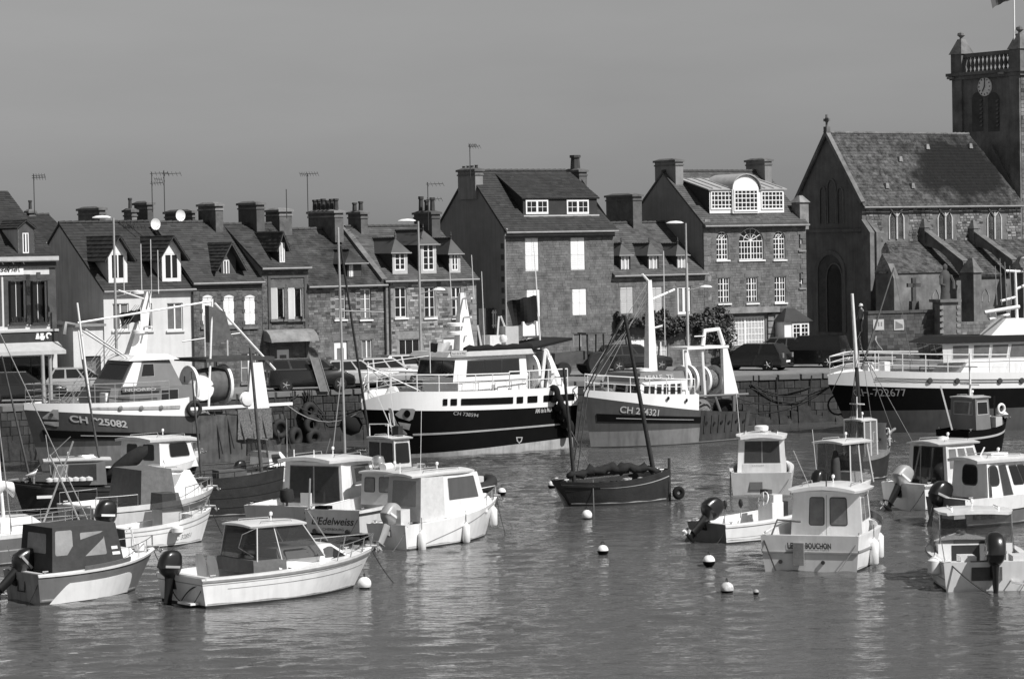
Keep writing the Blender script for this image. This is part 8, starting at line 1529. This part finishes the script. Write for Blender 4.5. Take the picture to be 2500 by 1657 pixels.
# ------------------------------------------------------------------ creeper on the low house
mat('leaf', .055, .7, .5, 3); hc = HCREEPER
e = thing('creeper', 'bushy dark creeper covering the ground floor of the low dormered house', 'plant', hc.o, hc.a); x0, z0 = hc.q(1500, 800); x1, _ = hc.q(1785, 800); random.seed(3)
k = MB()
for i in range(5200):
    u = random.random(); x = lerp(x0, x1, u); px = lerp(1500, 1785, u); zt = hc.q(px, 770 + 14 * math.sin(px * .05) + 8 * math.sin(px * .17) - (22 if px > 1740 else 0))[1]; zb = hc.q(px, 812 + 16 * math.sin(px * .043 + 1) + (35 if px > 1690 else 0))[1]
    z = lerp(zb, zt, random.random() ** .8); y = -random.uniform(.05, .75) * (.4 + .6 * math.sin(math.pi * min(1, max(0, (z - zb) / (zt - zb + .01))))); s = random.uniform(.06, .13); a, b_ = random.uniform(0, 6.3), random.uniform(-.9, .9); d1 = Vector((math.cos(a), math.sin(a) * .6, b_)).normalized() * s; d2 = Vector((-math.sin(a) * .5, math.cos(a) * .5, random.uniform(-1, 1))).normalized() * s * .7; c_ = Vector((x, y, z)); k._add([c_ - d1, c_ + d2, c_ + d1, c_ - d2], [(0, 1, 2, 3)], 0, random.uniform(-.5, .8))
f = k.build('foliage', 'leaf', e, fix=False); stuff(f)
for u in (.1, .35, .6, .85, .95): x = lerp(x0, x1, u); k = MB(); k.tube([(x, -.1, 0), (x + .1, -.12, 1.2), (x - .15, -.2, 2.6), (x + .1, -.3, 3.2)], .06, 6, r2=.02); k.build('stem', 'wood_dark', e)
# ------------------------------------------------------------------ tyres, chains and ropes on the quay wall
def wall_pt(px, py):
    for a, b in zip(QE[:-1], QE[1:]):
        u = (b - a).normalized(); n = Vector((-u.y, u.x, 0)); p = on_plane(px, py, a, n); t = (p - a).dot(u)
        if -.01 <= t <= (b - a).length + .01: return p, u, Vector((u.y, -u.x, 0))
    return p, u, Vector((u.y, -u.x, 0))
for px, py, r, lab in ((752, 1003, .5, 'big black tyre hung top of the stack of three on the quay wall'), (757, 1036, .5, 'big black tyre hung middle of the stack of three on the quay wall'), (763, 1068, .5, 'big black tyre hung bottom of the stack of three on the quay wall'), (713, 1066, .55, 'thick tractor tyre hung beside the stack of three tyres'), (652, 1078, .55, 'black tyre hung by the drum trawler stern, lower one'), (650, 1030, .5, 'black tyre hung by the drum trawler stern, upper one')):
    p, u, n = wall_pt(px, py); e = thing('wall_tyre', lab, 'tyre', p + n * .3, math.atan2(u.y, u.x) + R(25), 'tyre fenders on the quay wall'); tyre(e, (0, 0, 0), r * .68, r * .34, 'Y', 'rubber', 'tyre_ring'); k = MB(); k.tube([(0, 0, r), (0, .1, HQ - p.z + .05)], .03, 5); k.build('tyre_rope', 'rope_dark', e)
def chain(pts, lab, r=.03, m='rope_dark'):
    P = []
    for px, py in pts: p, u, n = wall_pt(px, py); P.append(p + n * .12)
    Q = []
    for a, b in zip(P[:-1], P[1:]): Q += sag(a, b, .08 * (b - a).length * .3, 6)[:-1]
    Q.append(P[-1]); o = P[0]; e = thing('mooring_chain', lab, 'chain', o, 0, 'chains on the quay wall'); k = MB(); k.tube([q - o for q in Q], r, 5); k.build('links', m, e)
chain(((650, 982), (690, 988), (726, 962)), 'dark chain draped under the dark van in a shallow V'); chain(((690, 988), (692, 1020), (696, 1060)), 'dark chain falling from the V shaped one'); chain(((735, 958), (770, 1000), (800, 1040), (840, 1035)), 'dark rope slanting from the quay edge towards the black trawler bow'); chain(((750, 958), (790, 1010), (796, 1070)), 'dark rope hanging beside the stack of tyres')
chain(((1830, 936), (1900, 962), (1975, 944)), 'upper V shaped chain between the right hand trawlers'); chain(((1830, 936), (1890, 977), (1950, 982), (1985, 950)), 'lower slack chain between the right hand trawlers'); chain(((1894, 920), (1898, 985), (1900, 1030)), 'dark chain hanging straight down between the right hand trawlers'); chain(((1980, 916), (1976, 960), (1978, 990)), 'dark rope hanging by the long black trawler bow')
p, u, n = wall_pt(790, 955); e = thing('leaning_plank', 'grey gangplank leaning upright at the quay edge by the dark van', 'plank', p + n * .2 + Vector((0, 0, 0)), math.atan2(u.y, u.x)); k = MB(); k.hexa([(-.25, -.03, 0), (.25, -.03, 0), (.25, .03, 0), (-.25, .03, 0)], [(-.75, -.1, 1.75), (-.3, -.1, 1.75), (-.3, -.04, 1.75), (-.75, -.04, 1.75)]); k.build('board', 'wood_mid', e); 
for x in (-.25, .23): k = MB(); k.hexa([(x, -.06, .02), (x + .03, -.06, .02), (x + .03, -.032, .02), (x, -.032, .02)], [(x - .5, -.13, 1.74), (x - .47, -.13, 1.74), (x - .47, -.1, 1.74), (x - .5, -.1, 1.74)]); k.build('edge_strip', 'galv', e)
for px, py, lab in ((2209, 868, 'pale stone bollard left of the pair before the churchyard wall'), (2224, 867, 'pale stone bollard right of the pair before the churchyard wall'), (2265, 862, 'pale stone bollard by the war memorial')):
    p = at_z(px, py, HQ); e = thing('bollard', lab, 'bollard', (p.x, p.y, HQ), 0, 'stone bollards'); k = MB(); k.lathe([(.16, 0), (.17, .3), (.15, .6), (.08, .75), (.0, .78)], (0, 0, 0), 10); k.build('post', 'stone_light', e, 50); k = MB(); k.lathe([(.22, 0), (.22, .06), (.17, .07)], (0, 0, 0), 10); k.build('base', 'stone', e)
# ------------------------------------------------------------------ people on the quay
mat('skin', .32, .6, .1, 6); mat('hair', .02, .6, .2, 9); mat('cloth_white', .75, .85, .08, 8); mat('cloth_dark', .03, .85, .2, 8); mat('cloth_mid', .22, .85, .15, 8)
def person(label, px, py, th, top, legs, H=1.72, stride=.12, hat=None, d=None, armup=False):
    p = at_z(px, py, HQ) if d is None else at_d(px, py, d); e = thing('person', label, 'person', (p.x, p.y, HQ), R(th), 'people on the quay'); s = H / 1.75
    J = {'pel': (0, 0, .95, .15), 'belly': (0, .0, 1.1, .145), 'chest': (.02, 0, 1.33, .165), 'neck': (.02, 0, 1.5, .06), 'head': (.04, 0, 1.62, .1), 'crown': (.03, 0, 1.72, .075)}
    E = [('pel', 'belly'), ('belly', 'chest'), ('chest', 'neck'), ('neck', 'head'), ('head', 'crown')]
    for n_, sy, sx in (('l', 1, stride), ('r', -1, -stride)):
        J['hip' + n_] = (0, sy * .1, .88, .1); J['knee' + n_] = (sx * .6 + .03, sy * .1, .5, .065); J['ank' + n_] = (sx, sy * .1, .1, .042); J['toe' + n_] = (sx + .17, sy * .12, .04, .035)
        J['sh' + n_] = (.01, sy * .19, 1.43, .065); J['el' + n_] = (-sx * .5, sy * .25, 1.15, .045); J['wr' + n_] = (-sx * .9 + .1, sy * .24, .92, .034); J['hand' + n_] = (-sx + .13, sy * .235, .82, .032)
        E += [('pel', 'hip' + n_), ('hip' + n_, 'knee' + n_), ('knee' + n_, 'ank' + n_), ('ank' + n_, 'toe' + n_), ('chest', 'sh' + n_), ('sh' + n_, 'el' + n_), ('el' + n_, 'wr' + n_), ('wr' + n_, 'hand' + n_)]
    K = list(J); me = bpy.data.meshes.new('person_body'); me.from_pydata([tuple(c * s for c in J[k_][:3]) for k_ in K], [(K.index(a), K.index(b)) for a, b in E], []); o = bpy.data.objects.new('body', me); COL.objects.link(o)
    md = o.modifiers.new('skin', 'SKIN'); sb = o.modifiers.new('sub', 'SUBSURF'); sb.levels = 1; sb.render_levels = 1
    for i, k_ in enumerate(K): me.skin_vertices[0].data[i].radius = (J[k_][3] * s * (.82 if k_ in ('chest', 'belly', 'pel') else 1),) * 2 if k_ not in ('chest', 'belly', 'pel') else (J[k_][3] * s * .8, J[k_][3] * s * 1.1); me.skin_vertices[0].data[i].use_root = (k_ == 'pel')
    bpy.context.view_layer.update(); m2 = bpy.data.meshes.new_from_object(o.evaluated_get(bpy.context.evaluated_depsgraph_get())); bpy.data.objects.remove(o)
    b = bpy.data.objects.new('body', m2); COL.objects.link(b); b.parent = e; m2.materials.clear()
    for m_ in (top, legs, 'skin', 'hair'): m2.materials.append(M(m_))
    for f in m2.polygons:
        z = f.center.z / s; f.material_index = 3 if (z > 1.66 or (z > 1.56 and f.center.x < .0 and z > 1.56)) else 2 if z > 1.49 or (abs(f.center.y) > .2 * s and z < .98) else 0 if z > .93 else 1 if z > .07 else 3
    m2.shade_smooth()
    if hat: k = MB(); k.lathe([(.16, 0), (.11, .02), (.11, .1), (.0, .14)], (.03 * s, 0, 1.68 * s), 12); k.build('hat', hat, e, 50)
    return e
person('person in a white shirt standing behind the big dark off-roader', 2007, 893, 100, 'cloth_white', 'cloth_dark'); person('person in dark clothes beside the person in white', 1975, 890, 60, 'cloth_dark', 'cloth_dark', 1.66); person('person in pale top walking past the churchyard wall', 2137, 889, 0, 'cloth_mid', 'cloth_dark', 1.7, .28); e_ = person('person in a pale hat standing behind the churchyard wall', 2104, 830, 200, 'cloth_mid', 'cloth_dark', 1.72, .08, 'cloth_white', d=170.5); e_.location.z = at_d(2104, 742, 170.5).z - 1.75
# ------------------------------------------------------------------ fittings and clutter on the boats
random.seed(21)
def lump(parent, name, m, x, y, z, rx, ry, rz, seed=0, n=14, rows=7):
    rn = random.Random(seed); mb = MB(); ph = [rn.uniform(0, 6.3) for _ in range(4)]; secs = []
    for j in range(rows + 1):
        f = j / rows; r = math.cos(f * math.pi / 2) ** .7
        secs.append([Vector((x + rx * r * math.cos(a) * (1 + .16 * math.sin(3 * a + ph[0] + 2 * f)), y + ry * r * math.sin(a) * (1 + .16 * math.sin(2 * a + ph[1])), z + rz * math.sin(f * math.pi / 2) * (1 + .18 * math.sin(4 * a + ph[2]) * (1 - f)))) for a in [2 * math.pi * i / n for i in range(n)]])
    mb.loft(secs); return mb.build(name, m, parent, 60)
def coil(parent, x, y, z, r=.16, m='rope', turns=4):
    k = MB(); k.tube([(x + (r - .012 * (i // 12)) * math.cos(i * math.pi / 6), y + (r - .012 * (i // 12)) * math.sin(i * math.pi / 6), z + .02 * (i / 12)) for i in range(12 * turns)], .016, 5); return k.build('rope_coil', m, parent, 60)
for e, h in AFLOAT:
    if e is None or e.get('category') == 'trawler': continue
    small = h.L < 4.8
    for t in (.06, .9):
        for sd in (1, -1):
            p = h.pt(t, .995, sd); y = p.y - sd * min(.09, abs(p.y) * .4); k = MB(); k.tube([(p.x - .09, y, p.z + .075), (p.x + .09, y, p.z + .075)], .016, 5); k.box(p.x - .03, p.x + .03, y - .012, y + .012, p.z + .0, p.z + .07); k.build('cleat', 'chrome', e)
    h.strip(e, 'scum_line', 'boot_grey', lambda t, h=h: h.kz(t, .085), lambda t, h=h: h.kz(t, .11 + .015 * math.sin(t * 23)), .01, .97, .004)
    if e.get('category') == 'boat':
        p = h.pt(1.0, .99, 1); k = MB(); k.box(p.x - .28, p.x + .1, -.05, .05, p.z + .015, p.z + .06); k.build('bow_roller', 'chrome', e); k = MB(); k.tube([(p.x - .25, 0, p.z + .09), (p.x + .14, 0, p.z + .05), (p.x + .2, 0, p.z - .12)], .022, 5); k.tube([(p.x + .2, -.13, p.z - .05), (p.x + .2, 0, p.z - .14), (p.x + .2, .13, p.z - .05)], .02, 5); k.build('anchor', 'galv', e)
        q = h.pt(.02, .98, -1); q2 = h.pt(.02, .98, 1); line(e, sag(tuple(q), (q.x - random.uniform(.25, .5), q.y * .5, -.15), .1), .012, random.choice(('rope', 'rope_dark')), 'stern_line')
        if not small or random.random() < .6: coil(e, h.x(.95, 1) - .25, random.uniform(-.08, .08), h.zs(.93) + .05, .13)
        x = h.x(random.uniform(.1, .22), 1); k = MB(); w = random.uniform(.14, .2); k.lathe([(w * .8, 0), (w, .3), (w * .9, .3), (w * .75, .04)], (x, random.uniform(-.35, .45), h.zs(.2) - .46), 12); k.build('bucket', random.choice(('rub', 'plastic_grey', 'gelcoat_cream')), e, 50)
        k = MB(); x = h.x(random.uniform(.24, .3), 1); y = random.choice((-.4, .35)); k.box(x, x + .42, y - .14, y + .14, h.zs(.2) - .48, h.zs(.2) - .2); k.build('fish_crate', random.choice(('paint_trim', 'plastic_grey', 'deck_dark')), e)
        for o in [c_ for c_ in e.children if c_.name.split('.')[0] == 'roof']:       # grab rails and a light on the cabin roof
            vs = [v.co for v in o.data.vertices]; x0, x1 = min(v.x for v in vs), max(v.x for v in vs); w = max(v.y for v in vs); z = max(v.z for v in vs)
            for sd in (1, -1):
                k = MB(); yy = sd * w * .62; xa, xb = lerp(x0, x1, .22), lerp(x0, x1, .8); k.tube([(xa, yy, z - .07), (xa + .04, yy, z + .03), (xb - .04, yy, z + .02), (xb, yy, z - .09)], .014, 5); k.build('grab_rail', 'chrome', e, 50)
            k = MB(); xc = lerp(x0, x1, .62); k.lathe([(.02, -.05), (.02, .12), (.05, .13), (.055, .2), (.03, .23)], (xc, 0, z), 8); k.build('all_round_light', 'fender', e, 50)
BY = {o.name: o for o in bpy.data.objects if o.parent is None}
T1, T2, T3, T4 = BY['drum_trawler'], BY['black_trawler'], BY['grey_trawler'], BY['long_black_trawler']
for e, its in ((T1, ((4.6, .3, 2.85, .5, .5, .45, 'net'), (3.6, -.5, 2.8, .55, .6, .5, 'net'), (2.6, 1.2, 2.6, .4, .4, .45, 'canvas_light'), (-2.2, .6, 2.1, .7, .9, .6, 'net'))), (T2, ((4.0, .3, 2.2, .6, .6, .9, 'canvas_light'), (3.0, 1.2, 2.1, .5, .5, 1.0, 'net'), (2.9, -.6, 2.1, .6, .5, .9, 'net'), (3.6, -.2, 2.2, .4, .4, 1.1, 'gelcoat_cream'), (-4.2, .9, 2.0, .6, .7, .9, 'net'))), (T3, ((-2.2, .4, 1.4, .8, .9, .7, 'net'), (-3.8, .8, 1.4, .6, .7, .6, 'tarp'), (3.4, .3, 2.4, .5, .5, .5, 'net'))), (T4, ((5.4, .2, 2.4, .6, .6, .6, 'deck_dark'), (3.6, .4, 2.3, .7, .8, .8, 'net'), (2.4, .9, 2.3, .4, .4, .7, 'canvas_light')))):
    for i, (x, y, z, a, b, c_, m_) in enumerate(its): lump(e, 'net_heap' if m_ == 'net' else 'covered_gear', m_, x, y, z, a, b, c_, i)
for e, x, y, z in ((T1, 1.9, .9, 2.6), (T2, -2.2, 1.2, 2.1), (T3, -1.2, 1.2, 1.45), (T4, 1.0, 1.4, 2.35)):
    for i in range(3): k = MB(); k.box(x + .02 * i, x + .6 + .02 * i, y - .2, y + .2, z + .22 * i + .004, z + .22 * i + .2); k.build('fish_box', ('paint_trim', 'gelcoat_cream', 'plastic_grey')[i], e)
for i in range(3): line(T2, sag((3.2, 1.6 - i * .4, 3.6), (-.2, 1.5 - .3 * i, 4.5), .25), .018, 'rope', 'rigging_line')
for i in range(4): line(T1, [(4.6 - .4 * i, .8 - .3 * i, 3.2), (.2, .2 * i - .3, 7.4)], .014, 'rope', 'rigging_line')
for i in range(3): line(T3, [(3.9, .6 - .6 * i, 3.2), (.3, 0, 7.6 - .3 * i)], .014, 'rope', 'rigging_line')
# a gull on the post of the dark wheelhouse boat
P = BY['dark_wheelhouse_boat']; w = at_d(82, 1166, P.location.y - .6); mi = P.rotation_euler.to_matrix().inverted(); l_ = mi @ (w - P.location)
k = MB(); k.tube([(l_.x, l_.y, .9), (l_.x, l_.y, l_.z)], .05, 8); k.build('mooring_post', 'wood_mid', P, 50)
g = thing('gull', 'grey winged gull perched on a post of the dark wheelhouse boat', 'bird', w, R(35), scale=1.0)
k = MB(); S = ((-.26, .0, .12, .015), (-.2, 0, .125, .03), (-.1, 0, .13, .06), (.0, 0, .15, .075), (.08, 0, .19, .068), (.12, 0, .24, .04), (.14, 0, .28, .038), (.165, 0, .30, .036), (.195, 0, .3, .02), (.2, 0, .3, .006))
k.loft([[Vector((x, r * math.cos(a), z + r * 1.05 * math.sin(a))) for a in [2 * math.pi * i / 10 for i in range(10)]] for x, y, z, r in S]); k.build('body', 'fender', g, 60)
for sd in (1, -1):
    k = MB(); k.loft([[Vector((x, sd * (y + .012 * math.cos(a)), z + r * math.sin(a))) for a in [2 * math.pi * i / 8 for i in range(8)]] for x, y, z, r in ((.07, .062, .17, .035), (-.05, .068, .155, .05), (-.2, .04, .13, .025), (-.33, .015, .115, .006))]); k.build('wing', 'plastic_grey', g, 60)
    k = MB(); k.tube([(.01, sd * .03, .09), (.015, sd * .03, .0), (.06, sd * .03, .004)], .007, 5); k.build('leg', 'paint_trim', g)
k = MB(); k.tube([(.195, 0, .298), (.255, 0, .285)], .012, 6, r2=.004); k.build('beak', 'paint_trim', g)
